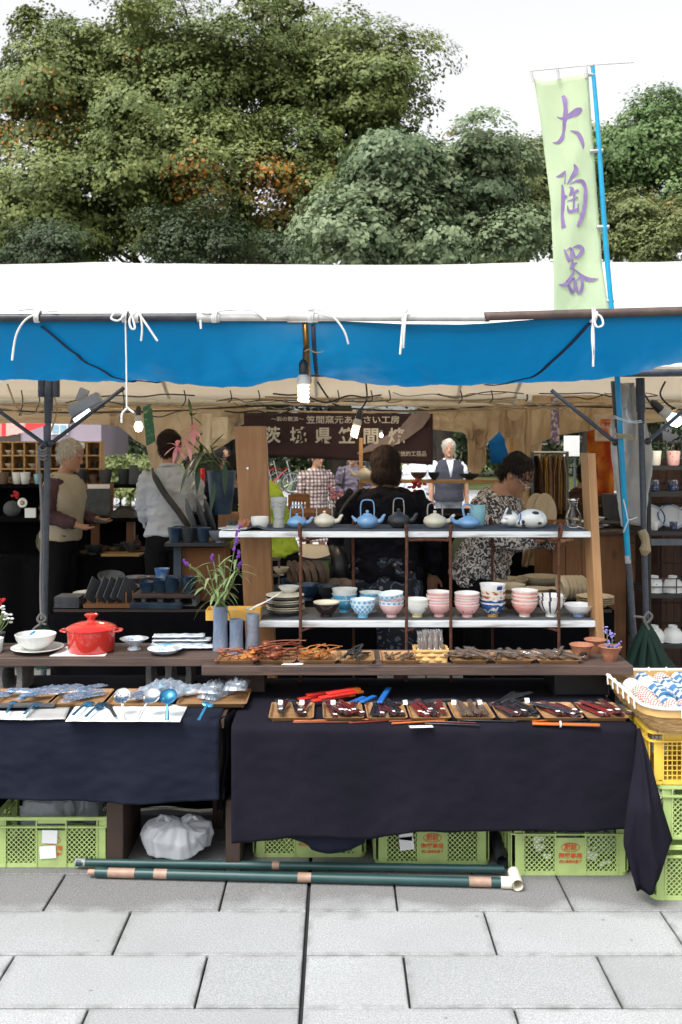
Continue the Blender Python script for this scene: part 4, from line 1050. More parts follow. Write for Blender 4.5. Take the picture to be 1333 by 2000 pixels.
# ================================================================ crates
def rrect(w, d, r, n=5):
    pts = []
    for cx_, cy_, a0 in ((w / 2 - r, -d / 2 + r, -90), (w / 2 - r, d / 2 - r, 0), (-w / 2 + r, d / 2 - r, 90), (-w / 2 + r, -d / 2 + r, 180)):
        for k in range(n + 1): a = R(a0 + 90 * k / n); pts.append((cx_ + r * math.cos(a), cy_ + r * math.sin(a)))
    return pts
def ringbox(b, w, d, r, z0, z1, th, taper=0):
    """a band round the crate: outer wall, inner wall, top and bottom"""
    o, i = rrect(w, d, r), rrect(w - 2 * th, d - 2 * th, max(.004, r - th)); n = len(o)
    o2, i2 = rrect(w + taper, d + taper, r), rrect(w - 2 * th + taper, d - 2 * th + taper, max(.004, r - th))
    vs = [(*p, z0) for p in o] + [(*p, z1) for p in o2] + [(*p, z0) for p in i] + [(*p, z1) for p in i2]
    fs = []
    for k in range(n):
        l = (k + 1) % n
        fs += [(k, l, n + l, n + k), (2 * n + l, 2 * n + k, 3 * n + k, 3 * n + l), (n + k, n + l, 3 * n + l, 3 * n + k), (l, k, 2 * n + k, 2 * n + l)]
    b.add(vs, fs)
def lattice(b, x0, x1, z0, z1, y, th, step, bar, diag=True):
    """open grille in the plane y"""
    cx_, cz = (x0 + x1) / 2, (z0 + z1) / 2
    if diag:
        for sgn in (1, -1):
            n = int((x1 - x0 + z1 - z0) / step) + 2
            for k in range(-n, n + 1):
                c = k * step * 1.0      # line x*sgn + z = c (about the centre)
                pts = []
                hw, hh = (x1 - x0) / 2, (z1 - z0) / 2
                for xx in (-hw, hw):
                    zz = c - sgn * xx
                    if -hh <= zz <= hh: pts.append((xx, zz))
                for zz in (-hh, hh):
                    xx = (c - zz) * sgn
                    if -hw < xx < hw: pts.append((xx, zz))
                if len(pts) >= 2:
                    (ax, az), (bx_, bz) = pts[0], pts[-1]
                    L = math.hypot(bx_ - ax, bz - az)
                    if L > .004: b.box((cx_ + (ax + bx_) / 2, y + sgn * .0004, cz + (az + bz) / 2), (L, th, bar), ry=-math.atan2(bz - az, bx_ - ax))
    else:
        n = max(1, round((x1 - x0) / step))
        for k in range(n + 1): b.box((lerp(x0, x1, k / n), y, cz), (bar, th, z1 - z0))
        n = max(1, round((z1 - z0) / step))
        for k in range(n + 1): b.box((cx_, y + .0006, lerp(z0, z1, k / n)), (x1 - x0, th, bar))
CW, CD, CH = .45, .32, .192
def make_crate(label, m='lime_plastic', diag=True, ink=True, slots=True, group='green lattice crates'):
    t = thing('crate', label, 'crate', group=group)
    yf = -CD / 2 + .003; b = MB(); th = .004; tp = .012
    ringbox(b, CW, CD, .03, CH - .012, CH, .012); ringbox(b, CW + .006, CD + .006, .032, CH - .04, CH - .034, .012); ringbox(b, CW - .012, CD - .012, .03, 0, .016, .01)
    b.build('rim', m, t, smooth=35)
    b = MB(); b.box((0, 0, .006), (CW - .03, CD - .03, .006)); b.build('bottom', m, t)
    for side in (0, 1, 2, 3):
        w = (CW if side % 2 == 0 else CD) - .012; p = MB(); yo = -((CD if side % 2 == 0 else CW) - .012) / 2 + .002
        c = .112 if side % 2 == 0 else .05                         # solid centre panel
        e = w / 2 - .045
        zt = CH - .036
        for s_ in (-1, 1):
            lattice(p, min(s_ * c / 2, s_ * e), max(s_ * c / 2, s_ * e), .014, zt, yo, .003, .0188 if diag else .017, .0036, diag)
            p.box((s_ * (e + .015), yo, zt / 2 + .008), (.032, .004, zt - .01))
            p.box((s_ * c / 2, yo - .002, CH / 2), (.005, .009, CH - .01)); p.box((s_ * e, yo - .002, CH / 2), (.005, .009, CH - .01))
            if not slots: p.box((s_ * (c / 2 + e) / 2, yo, CH - .023), (e - c / 2, .003, .024))
            else: p.box((s_ * (e + .02), yo, CH - .023), (.03, .003, .024))
        ct = zt - (.022 if slots else 0)
        p.box((0, yo - .001, ct / 2 + .006), (c, .004, ct))
        if not slots: p.box((0, yo, CH - .023), (c, .003, .026))
        else: p.box((0, yo, CH - .02), (c, .003, .012))
        o = p.build('side', m, t, smooth=0); o.rotation_euler = (0, 0, side * math.pi / 2)
    if ink:
        yo = -(CD - .012) / 2 - .004
        ov = MB(); pts = [(math.cos(w) * .034, yo, .105 + math.sin(w) * .016) for w in np.linspace(0, 6.283, 33)]
        ov.tube(pts, .0011, 5, cap=False).build('oval', 'crate_ink', t)
        for me, z in ((T_OVAL, .105), (T_L2, .073), (T_L3, .052)):
            o = link('lettering', me, t, (0, yo, z), UP)
            k = .078 / max(.001, me['w']) if False else 1
            xs = [v.co.x for v in me.vertices]; w_ = max(xs) - min(xs); tgt = {.105: .046, .073: .084, .052: .084}[z]
            o.scale = (tgt / w_, 1, 1)
    return t
for me in (T_OVAL, T_L2, T_L3): pass
c0 = make_crate('green lattice crate with paper slips on it, second from the right of those under the cloth')
def put(c, px, pyb, Y, label, rz=0, scale=1):
    r = c; r.location = (X(px, Y), Y + CD / 2 * scale, 0.0); r.rotation_euler = (0, 0, rz); r['label'] = label; r.scale = (scale,) * 3
    return r
crates = [put(c0, 845, 0, 3.79, 'green lattice crate with two paper slips stuck on its grille'),
          put(dup(c0), 100, 0, 3.77, 'green lattice crate at far left holding grey plastic bags', .0),
          put(dup(c0), 604, 0, 3.86, 'green lattice crate mostly hidden under the drooping navy under-cloth', .0),
          put(dup(c0), 1115, 0, 3.70, 'green lattice crate with torn labels right of the white pipe joint', .0),
          put(dup(c0), 1398, 0, 3.50, 'lowest green crate of the stack at the right edge', .0),
          put(dup(c0), 1410, 0, 3.53, 'green crate in the middle of the stack, under the yellow one', .0)]
crates[5].location.z = .202
yc = make_crate('yellow crate with square holes under the cup basket', 'yellow_plastic', False, False, False, 'green lattice crates'); del yc['group']
yc.location = (X(1392, 3.53), 3.53 + CD / 2, .397)
def slip(parent, x, z, w, h, rot=0, y=None, m='paper', name='paper_slip'):
    o = MB().box((0, 0, 0), (w, .001, h)).build(name, m, parent); o.location = (x, (y if y is not None else -(CD - .012) / 2 - .006), z); o.rotation_euler = (0, rot, 0); return o
slip(crates[0], -.10, .125, .05, .055, .1); slip(crates[0], -.098, .085, .055, .05, -.12); slip(crates[1], -.005, .118, .058, .05, .03); slip(crates[1], -.012, .06, .062, .048, -.06)
for _ in range(7): slip(crates[3], random.choice((-.11, .11)) + random.uniform(-.04, .04), random.uniform(.03, .14), random.uniform(.02, .05), random.uniform(.012, .03), random.uniform(-.6, .6), -.148, name='torn_label')

# bags
def bag(label, c, r, m, seed, amp=.35, name='plastic_bag'):
    b = MB(); n, k = 96, 48
    def f(u, v):
        w = 2 * math.pi * u; cw, sw_ = math.cos(w), math.sin(w); ws = mnoise.noise(Vector((cw * 1.5 + seed, sw_ * 1.5, v * 2))) * 2.2
        pr = interp([0, .08, .3, .55, .8, 1], [.12, .42, .85, 1.0, .96, .0], v); zz = interp([0, .08, .3, .55, .8, 1], [.62, .72, .55, .1, -.55, -.8], v)
        ple = abs(math.sin(w * 4.5 + ws + v * 1.5)) ** .7 + .5 * abs(math.sin(w * 9 + ws * 2 - v * 3))
        q = pr * (1 + amp * (.45 * mnoise.noise(Vector((cw * 1.2, sw_ * 1.2 + seed, v * 1.6))) + .22 * (ple - .9) * (1 - .45 * v)))
        z = zz * r[2] * (1 + amp * .7 * mnoise.noise(Vector((cw * 1.4 + seed, sw_ * 1.4, 3.0)))) + r[2] * .12 * mnoise.noise(Vector((cw * 3, sw_ * 3, v * 4 + seed)))
        return Vector((c[0] + cw * r[0] * q, c[1] + sw_ * r[1] * q, max(c[2] + z, c[2] - r[2] * .8)))
    for s_ in (-1, 1):
        b.grid(10, 6, lambda u, v: Vector((c[0] + s_ * r[0] * (.12 + .5 * u) + r[0] * .22 * (v - .5) * (1 - u * .4), c[1] - r[1] * .2 + .012 * fbm(u * 4, v * 3, seed + s_), c[2] + r[2] * (.45 + .55 * math.sin(u * 2.4) + .12 * fbm(u * 3, v * 2, seed)))))
    b.grid(n, k, f)
    return tag(b.build(name, m, world=True, smooth=179), label, 'bag')
Yb = 3.86
bag('crumpled white plastic bag on the ground under the left table', (X(348, Yb), Yb, .085), (.125, .10, .088), 'white_bag', 3.3, .8)
bag('grey translucent bag bulging from the left crate', (X(95, 3.88), 3.9, .175), (.105, .07, .085), 'smoke_bag', 8.1, .5)
bag('second grey translucent bag in the left crate, nearer the trestle board', (X(155, 3.92), 3.95, .17), (.08, .06, .085), 'smoke_bag', 5.7, .5)
for i in range(5): bag('crumpled grey bag seen through the grille of the torn-label crate', (1.0 + i * .05 - .22 + .1, 3.86 + random.uniform(-.05, .05), .07), (.05, .05, .05), 'white_bag', i * 3.1, .4)['group'] = 'bags in the torn-label crate'

# poles on the ground
p1 = thing('ground_pole', 'dark green plastic pole lying against the crates', 'pole', (0, 3.72, 0), 'green poles on the paving')
MB().tube([(X(150, 3.76), 3.76, .026), (X(985, 3.70), 3.70, .026)], .0148, 14).build('tube', 'green_pipe', p1, world=True)
MB().tube([(X(148, 3.76), 3.761, .026), (X(168, 3.76), 3.759, .026)], .0152, 14).build('end_cap', 'grey_plastic', p1, world=True)
MB().tube([(X(532, 3.73), 3.732, .026), (X(546, 3.73), 3.731, .026)], .0154, 14).build('tape', 'brown_tape', p1, world=True)
p2 = thing('ground_pole', 'dark green pole with brown tape bands and a white joint, nearest the viewer', 'pole', (0, 3.64, 0), 'green poles on the paving')
q0, q1 = Vector((X(187, 3.685), 3.685, .021)), Vector((X(984, 3.60), 3.60, .021))
MB().tube([q0, q1], .0170, 14).build('tube', 'green_pipe', p2, world=True)
MB().tube([q0 - Vector((.027, -.001, 0)), q0], .011, 12).build('end_plug', 'brown_tape', p2, world=True)
for a, b_ in ((213, 266), (304, 330), (587, 613), (918, 960)):
    ta, tb_ = (a - 187) / 797, (b_ - 187) / 797
    MB().tube([lerp(q0, q1, ta), lerp(q0, q1, tb_)], .0176, 14).build('tape', 'brown_tape', p2, world=True)
e = q1; j = MB()
j.tube([e - Vector((.01, 0, 0)), e + Vector((.035, -.004, 0))], .0212, 16).tube([e + Vector((.045, .055, .014)), e + Vector((.045, -.035, -.001 + .005))], .0212, 16, cap=False)
j.tube([e + Vector((.045, .055, .014)), e + Vector((.045, -.034, .004))], .0195, 16, cap=False)
j.build('joint', 'ivory_pvc', p2, world=True)
for i, (px, Y_) in enumerate(((975, 3.86), (1005, 3.9))):
    tag(MB().tube([(X(px, Y_), Y_ - .1, .03), (X(px + 8, Y_), Y_ + .25, .034)], .026, 14, cap=False).tube([(X(px, Y_), Y_ - .1, .03), (X(px + 8, Y_), Y_ + .25, .034)], .022, 14, cap=False).build('pipe_offcut', 'grey_pipe', world=True), ['short grey pipe end behind the white joint, nearer the slip-marked crate', 'short grey pipe end behind the white joint, nearer the torn-label crate'][i], 'pipe')
# ================================================================ the raised display shelves
SZ, LZ, SY0, SY1 = 1.228, .842, 4.28, 4.62
def board(label, px0, px1, zt, th, name='shelf_board'):
    t = thing(name, label, 'shelf', (X((px0 + px1) / 2, SY0), SY0, zt - th))
    x0, x1 = X(px0, SY0), X(px1, SY0)
    b = MB(); n = 24
    for k in range(n):                                   # slightly worn front edge
        pass
    MB().box(((x0 + x1) / 2, (SY0 + SY1) / 2, zt - th / 2), (x1 - x0, SY1 - SY0, th)).build('board', 'white_board', t, world=True, bevel=.003)
    return t
us = board('upper white-edged display board carrying the teapots', 428, 1164, SZ, .026)
ls = board('lower white-edged display board carrying the rice bowls', 484, 1171, LZ, .027)
fx0, fx1 = X(432, SY0), X(1150, SY0)
MB().grid(60, 8, lambda u, v: Vector((lerp(fx0 + .08, fx1, u), lerp(SY0 + .006 + .008 * fbm(u * 8, 1), SY1 - .02, v), SZ + .003 + .0025 * abs(fbm(u * 14, v * 4)) + (.018 * math.exp(-((u - .045) / .02) ** 2) * (1 - .5 * v))))).build('felt', 'grey_felt', us, world=True, solid=.002)
flt = MB().box(((X(486, SY0) + X(1166, SY0)) / 2, (SY0 + SY1) / 2 + .012, LZ + .002), (X(1166, SY0) - X(486, SY0), SY1 - SY0 - .03, .003)).build('felt', 'slate_ware', ls, world=True)
# posts
pw = thing('post', 'broad knotty wooden post standing at the left end of the shelves', 'post', (X(500, 4.66), 4.66, 0))
b = MB(); top = [W(458, 832, 4.65), W(519, 832, 4.65)]; z0 = 0.0
xa, xb = X(487, 4.65), X(536, 4.65)
vs = [(xa + .02, 4.65, 0), (xb + .03, 4.65, 0), (xb + .03, 4.74, 0), (xa + .02, 4.74, 0), tuple(top[0]), tuple(top[1]), (top[1].x, 4.74, top[1].z), (top[0].x, 4.74, top[0].z)]
b.add(vs, [(0, 3, 2, 1), (4, 5, 6, 7), (0, 1, 5, 4), (1, 2, 6, 5), (2, 3, 7, 6), (3, 0, 4, 7)]); b.build('timber', 'post_wood', pw, world=True, bevel=.004)
MB().lathe([(.0005, .004), (.006, .003), (.007, 0)], 10, M=Matrix.Rotation(R(90), 4, 'X')).build('screw', 'steel', pw).location = W(484, 915, 4.648) - pw.location
up = thing('upright', 'leaning plank upright holding the right end of the shelves', 'upright', (X(1185, 4.3), 4.3, 0))
a0, a1 = W(1148, 885, 4.27), W(1164, 885, 4.27); lean_ = X(1182, 4.27) - a1.x; dz = a0.z - Zp(1255, 4.27)
bx0 = lean_ * a0.z / dz
vs = [(a0.x + bx0, 4.27, 0), (a1.x + bx0, 4.27, 0), (a1.x + bx0, 4.40, 0), (a0.x + bx0, 4.40, 0), tuple(a0), tuple(a1), (a1.x, 4.40, a0.z), (a0.x, 4.40, a0.z)]
MB().add(vs, [(0, 3, 2, 1), (4, 5, 6, 7), (0, 1, 5, 4), (1, 2, 6, 5), (2, 3, 7, 6), (3, 0, 4, 7)]).build('timber', 'upright_wood', up, world=True, bevel=.003)
# rusty bent reinforcing bars
for i, (pf, pr, Yr, lab) in enumerate([(588, 690, 4.55, 'rusty bent bar stand behind the plate stack'), (795, 880, 4.262, 'rusty bent bar stand in the middle of the bowls'), (1092, 962, 4.55, 'rusty bent bar stand at the striped bowls')]):
    t = thing('bar_stand', lab, 'stand', (X(pf, 4.262), 4.262, PZ), 'rusty bar stands between the shelves')
    zt = SZ - .036; b1 = X(pf, 4.262); b2 = X(pr, Yr)
    MB().tube(spline([(b1 - .002, 4.262, 0), (b1, 4.262, zt - .02), (b1 + .012 * (1 if b2 > b1 else -1), 4.264, zt), (b2 - .012 * (1 if b2 > b1 else -1), Yr, zt), (b2, Yr, zt - .02), (b2 + .004, Yr, 0)], 5), .0065, 8).build('bar', 'rebar', t, world=True)
    s_ = 1 if i != 2 else -1
    MB().tube(spline([(b1, 4.264, LZ - .04), (b1 + .02 * s_, 4.27, LZ - .034), (b1 + .06 * s_, 4.33, LZ - .033)], 4), .0055, 8).build('hook', 'rebar', t, world=True)

# ================================================================ crockery
BOWL = [(.0005, .006), (.020, .006), (.022, 0), (.025, 0), (.024, .012), (.040, .022), (.054, .042), (.060, .062), (.0585, .0625), (.052, .042), (.038, .025), (.0005, .017)]
WIDE = [(.0005, .005), (.020, .005), (.022, 0), (.025, 0), (.024, .010), (.042, .018), (.058, .034), (.066, .050), (.0645, .0505), (.056, .036), (.040, .021), (.0005, .014)]
_cache = {}
def bowl_mesh(m, prof=BOWL, k=1.0, kz=1.0, seg=36, wob=0):
    key = (m, id(prof), k, kz, wob)
    if key not in _cache: _cache[key] = MB().lathe([(r * k, z * k * kz) for r, z in prof], seg, wob=wob).mesh('bowl', m, 60)
    return _cache[key]
ORD = ['first', 'second', 'third', 'fourth', 'fifth', 'sixth', 'seventh', 'eighth', 'ninth', 'tenth', 'eleventh', 'twelfth']
def stack(px, Y, z, mats, label, group=None, k=1.0, pitch=.0155, tilt=0, kz=1.0, prof=BOWL, name='rice_bowl', cat='bowl', ks=None):
    n = len(mats)
    for i, m in enumerate(mats):
        kk = (ks[i] if ks else k) * 1.07
        j = .002 if i else 0
        o = link(name, bowl_mesh(m, prof, kk, kz), loc=(X(px, Y) + random.uniform(-j, j), Y + random.uniform(-j, j), z + i * pitch), rot=((random.uniform(-.03, .03) if i else 0) + (tilt if i == n - 1 else 0) * .3, (random.uniform(-.03, .03) if i else 0) + (tilt if i == n - 1 else 0), random.uniform(0, 6)))
        lab = label[i] if isinstance(label, list) else (label if n == 1 else f'{label}, {ORD[i]} from the bottom')
        tag(o, lab, cat, group)
L0 = LZ + .004
PLATE = [(.0005, .004), (.045, .004), (.048, 0), (.052, 0), (.055, .006), (.075, .012), (.086, .017), (.0855, .0185), (.073, .0145), (.05, .009), (.0005, .008)]
for i in range(8):
    k = 1.0
    tag(link('plate', bowl_mesh(['cream_glaze', 'white_glaze', 'slate_ware'][0 if i % 3 else 2], PLATE, 1), loc=(X(558, 4.44) + random.uniform(-.003, .003), 4.44, L0 + i * .0098), rot=(0, 0, i)), f'grey-rimmed plate in the stack on the lower board, {ORD[i]} from the bottom', 'plate', 'stacked plates on the lower board')
tag(link('bowl', bowl_mesh('white_glaze', WIDE, .75, .9), loc=(X(565, 4.52), 4.52, L0 + .078)), 'white shallow bowl resting on top of the plate stack', 'bowl')
stack(638, 4.37, L0, ['two_tone'], 'dark brown bowl with cream inside next to the plate stack', k=.92, kz=1.08)
stack(673, 4.50, L0, ['sky_blue_plain', 'sky_blue_plain', 'white_rim_script'], ['bright blue bowl at the bottom of the stack behind the dark brown one', 'bright blue bowl in the middle of the stack behind the dark brown one', 'white bowl with small marks topping the bright blue stack'], k=.92, pitch=.022)
stack(709, 4.36, L0, ['gingham', 'gingham'], 'light blue gingham bowl in the front stack', 'gingham bowls', k=.87, kz=1.1)
stack(726, 4.50, L0, ['kake_stripe', 'kake_stripe', 'sky_blue_plain'], ['pale dotted bowl low in the stack behind the gingham bowls', 'pale dotted bowl midway in the stack behind the gingham bowls', 'blue bowl topping the stack behind the gingham bowls'], k=.86, pitch=.016)
stack(765, 4.37, L0, ['pink_scroll', 'gingham', 'pink_scroll', 'gingham'], ['pink scroll-painted bowl at the bottom of the tilting stack', 'blue bowl second in the tilting stack', 'pink scrolled bowl third in the tilting stack', 'tilted pale blue bowl on top of the mixed stack'], k=.88, tilt=-.12)
stack(815, 4.37, L0, ['bees', 'bees'], 'white bowl painted with little bees', 'bee bowls', k=.84, kz=1.15)
stack(858, 4.38, L0, ['pink_pattern'] * 5, 'pink spotted bowl in the five-high stack beside the bee bowls', 'pink bowls beside the bee bowls', k=.87, pitch=.013)
stack(913, 4.37, L0, ['pink_pattern'] * 5, 'pink spotted bowl in the stack left of the indigo bowls', 'pink bowls left of the indigo bowls', k=.87, pitch=.012)
stack(963, 4.38, L0, ['indigo_leaf', 'indigo_leaf', 'rust_flower', 'rust_flower', 'indigo_wheel'], ['indigo leaf bowl with orange foot, lowest of the tall stack', 'indigo leaf bowl second in the tall stack', 'rust flowered bowl third in the tall stack', 'rust flowered bowl fourth in the tall stack', 'white bowl with indigo wheels crowning the tall stack'], k=.88, pitch=.0195, kz=1.1, ks=[.88, .86, .86, .88, .90])
stack(1000, 4.53, L0, ['brown_ware', 'cream_bowl', 'brown_ware', 'cream_bowl'], 'brown and cream bowl in the dim stack behind the salmon bowls', 'dim stack behind the salmon bowls', k=.92, pitch=.02)
stack(1025, 4.38, L0, ['pink_plain'] * 4, 'salmon pink bowl with white inside', 'salmon bowls', k=.92, pitch=.0165, kz=1.1)
stack(1077, 4.38, L0, ['ink_stripe', 'ink_stripe'], 'white bowl with black brush stripes', 'striped bowls', k=.92, kz=1.2, pitch=.02)
stack(1131, 4.38, L0, ['plain_white_face'], 'white bowl with a bespectacled face drawn in blue-black, last on the board', k=.98, kz=1.0, prof=WIDE)
fbw = [o for o in COL.objects if o.get('label', '').startswith('white bowl with a bespectacled')][0]; fbw.rotation_euler = (0, 0, 0)
def rad_at(z): return interp([.01, .018, .034, .05], [.0236, .0412, .0568, .0647], z) + .0008
dr = MB()
def dline(pts, w=.0011): dr.tube([Vector((x, -math.sqrt(max(1e-6, rad_at(z) ** 2 - x * x)), z)) for x, z in pts], w, 5)
for sx in (-1, 1):
    dline([(sx * .010 + .008 * math.cos(a), .030 + .007 * math.sin(a)) for a in np.linspace(0, 6.28, 15)])
    dline([(sx * (.020 + .006 * t), .040 - .004 * math.sin(t * 6)) for t in np.linspace(0, 1, 8)]); dline([(sx * .034 + .005 * math.cos(a), .038 + .005 * math.sin(a)) for a in np.linspace(0, 6.28, 12)])
    dline([(sx * (.026 - .004 * t), .036 - .018 * t) for t in np.linspace(0, 1, 6)])
dline([(x, .017 + .03 * x * x * 20) for x in np.linspace(-.016, .016, 9)]); dline([(x, .021 + x * x * 8) for x in np.linspace(-.007, .007, 5)]); dline([(-.002, .030), (.002, .030)])
for x in np.linspace(-.03, .03, 9): dline([(x, .046), (x + .001, .050)])
dr.build('drawing', 'ink_black', fbw)

def lathe_thing(name, label, cat, px, Y, z, prof, m, group=None, seg=28, rz=0, sx=1, sy=1, wob=0, mats=None):
    o = MB().lathe(prof, seg, sx=sx, sy=sy, wob=wob).build(name, m, loc=(X(px, Y), Y, z), rot=(0, 0, rz), smooth=60)
    return tag(o, label, cat, group)
# upper board -------------------------------------------------------
U0 = SZ + .007
def teapot(label, px, Y, r, h, m, side=1, hm='steel', handle=True, hh=.055, hs=1.0):
    t = thing('teapot', label, 'teapot', (X(px, Y), Y, U0), 'teapots on the upper board')
    MB().lathe([(.0005, .002), (r * .55, 0), (r * .62, .004), (r * .95, h * .32), (r, h * .5), (r * .88, h * .78), (r * .5, h * .96), (r * .42, h)], 28).build('body', m, t, smooth=70)
    MB().lathe([(r * .46, h * .97), (r * .40, h * 1.05), (r * .15, h * 1.12), (r * .10, h * 1.16), (r * .17, h * 1.24), (r * .12, h * 1.33), (.0005, h * 1.35)], 20).build('lid', m, t, smooth=60)
    MB().tube(spline([(side * r * .7, 0, h * .45), (side * r * 1.25, -.005, h * .55), (side * r * 1.5, -.008, h * .9), (side * r * 1.68, -.01, h * 1.0)], 5), [r * .26 * (1 - .045 * i) for i in range(16)], 12).build('spout', m, t, smooth=70)
    if handle:
        for off in (-.006, .006):
            w = r * .62 * hs
            MB().tube(spline([(-w, off, h * .8), (-w * 1.02, off, h + hh * .5), (-w * .8, off, h + hh * .95), (0, off, h + hh * 1.05), (w * .8, off, h + hh * .95), (w * 1.02, off, h + hh * .5), (w, off, h * .8)], 5), .0026, 6).build('handle', hm, t)
        for sx in (-1, 1): MB().ball((sx * r * .62 * hs, 0, h * .82), .006, 8, 6).build('lug', m, t)
    return t
teapot('sky blue teapot next to the perforated goblet', 580, 4.40, .044, .046, 'sky_glaze', 1, 'sky_glaze', True, .05)
teapot('cream teapot with thin wire handle, left of the larger blue one', 634, 4.42, .049, .054, 'cream_glaze', 1, 'steel', True, .052, 1.1)
teapot('larger sky blue teapot with double handle at the middle', 718, 4.38, .047, .058, 'sky_glaze', 1, 'sky_glaze', True, .062); 
MB().tube(spline([(-.047, 0, .03), (-.058, 0, .04), (-.068, 0, .052)], 4), [.010, .0095, .009, .008, .007, .006, .005, .005, .005], 10).build('stub', 'sky_glaze', [o for o in COL.objects if o.get('label', '').startswith('larger sky')][0])
teapot('round black iron teapot with a tall hoop handle', 779, 4.40, .050, .062, 'black_iron', 1, 'steel', True, .064, .75)
teapot('cream teapot with thin hoop, right of the black one', 850, 4.40, .052, .056, 'cream_glaze', 1, 'steel', True, .05, 1.0)
teapot('low blue teapot beside the turquoise cup', 916, 4.38, .050, .048, 'sky_glaze', -1, 'sky_glaze', False)
tp = [o for o in COL.objects if o.get('label', '').startswith('low blue teapot')][0]
MB().tube(spline([(-.02, 0, .05), (-.026, 0, .09), (-.01, 0, .105), (.012, .01, .095), (.016, .01, .075)], 5), .005, 8).build('handle', 'sky_glaze', tp)
lathe_thing('cup', 'tall turquoise cup behind the low blue teapot', 'cup', 934, 4.52, U0, [(.0005, .002), (.026, 0), (.030, .01), (.034, .05), (.034, .09), (.0325, .09), (.032, .05), (.0005, .01)], 'teal_glaze')
lathe_thing('goblet', 'tall grey perforated goblet in front of the neon jacket', 'goblet', 545, 4.40, U0, [(.0005, .002), (.026, 0), (.027, .004), (.024, .02), (.023, .05), (.026, .075), (.034, .10), (.037, .118), (.036, .134), (.0345, .134), (.034, .1), (.0005, .06)], 'vase_grey')
gb = [o for o in COL.objects if o.name == 'goblet'][0]; gb.data.materials[0] = MAT['goblet'] if 'goblet' in MAT else mat('goblet', (.33, .34, .33), .6, col2=(.27, .28, .27), scale=30, bump=.4, bscale=140)
for k, zz in enumerate((.03, .045, .088, .108)):
    pass
dots = MB()
for zz, rr in ((.095, .0322), (.112, .0368), (.04, .0238)):
    for a in np.linspace(math.pi, 2 * math.pi, 16): dots.ball((rr * math.cos(a), rr * math.sin(a), zz + .004 * math.sin(a * 6)), .0016, 6, 4)
dots.build('holes', 'black_drape', gb)
lathe_thing('pot', 'white lace-pattern pot next to the perforated goblet', 'pot', 508, 4.40, U0, [(.0005, .002), (.03, 0), (.036, .01), (.041, .03), (.040, .048), (.038, .048), (.037, .03), (.0005, .008)], 'white_glaze')
lathe_thing('pot', 'small white dish at the left tip of the upper board', 'dish', 456, 4.36, U0 - .006, [(.0005, .002), (.045, .001), (.066, .006), (.065, .008), (.0005, .005)], 'white_glaze')
rp = MB()
for k in range(9):
    a = k / 9 * 6.28; rp.ball((math.cos(a) * .018, math.sin(a) * .018, .018 + .006 * math.sin(k * 2)), (.012, .012, .014), 8, 6)
rp.lathe([(.0005, .0), (.018, 0), (.022, .016), (.016, .03), (.014, .03), (.0005, .01)], 14)
tag(rp.build('scalloped_pot', 'terracotta', loc=(X(478, 4.40), 4.40, U0)), 'small scalloped reddish pot by the wooden post', 'pot')
for i, px in enumerate((450, 458)): lathe_thing('cup', ['tiny dark cup at the left end, nearer the tip of the board', 'tiny dark cup at the left end, nearer the scalloped pot'][i], 'cup', px, 4.5, U0, [(.0005, .001), (.010, 0), (.014, .018), (.013, .018), (.0005, .003)], 'dark_ware', 'tiny dark cups')
# ceramic cat
ct = thing('cat_figurine', 'white glazed sleeping cat figurine with black patches', 'figurine', (X(1020, 4.40), 4.40, U0))
MB().ball((.044, 0, .038), (.066, .048, .044), 20, 14).ball((.075, .0, .03), (.036, .045, .032), 16, 10).ball((-.005, 0, .022), (.035, .04, .024), 14, 10).build('body', 'white_glaze', ct, smooth=70)
MB().ball((-.052, -.006, .040), (.037, .034, .033), 18, 12).ball((-.080, -.022, .03), (.018, .016, .013), 12, 8).build('head', 'white_glaze', ct, smooth=70)
for y, m in ((-.028, 'black_iron'), (.018, 'white_glaze')): MB().lathe([(.014, 0), (.009, .014), (.0005, .026)], 10).build('ear', m, ct).location = (-.062, y, .062)
for (c, r) in [((.052, -.030, .064), (.018, .012, .010)), ((-.002, -.037, .026), (.008, .006, .010)), ((.0, -.03, .012), (.01, .015, .006)), ((-.02, -.035, .022), (.006, .004, .007)), ((.07, -.044, .022), (.009, .004, .006))]: MB().ball(c, r, 12, 8).build('patch', 'black_iron', ct)
MB().tube([( -.016 + .008 * math.sin(a), math.cos(a) * -.034, .034 + math.sin(a) * .028) for a in np.linspace(-1.4, 1.6, 14)], .0032, 6).build('collar', 'blue_paper', ct)
for y in (-.034,): MB().tube(spline([(-.082, -.030, .042), (-.076, -.036, .040), (-.070, -.037, .043)], 4), .0012, 5).build('eye', 'black_iron', ct)
# glass carafe
gm = bpy.data.materials.new('glass'); gm.use_nodes = True; MAT['glass'] = gm; q = gm.node_tree.nodes['Principled BSDF']
q.inputs['Transmission Weight'].default_value = 1; q.inputs['Roughness'].default_value = .03; q.inputs['Base Color'].default_value = (.93, .96, .97, 1); q.inputs['IOR'].default_value = 1.3
lathe_thing('glass_vase', 'clear glass vase at the right end of the upper board', 'vase', 1120, 4.40, U0, [(.0005, .001), (.022, 0), (.030, .012), (.036, .035), (.032, .06), (.019, .082), (.017, .098), (.022, .120), (.026, .128), (.024, .128), (.0155, .098), (.017, .082), (.030, .06), (.034, .035), (.028, .014), (.0005, .008)], 'glass')

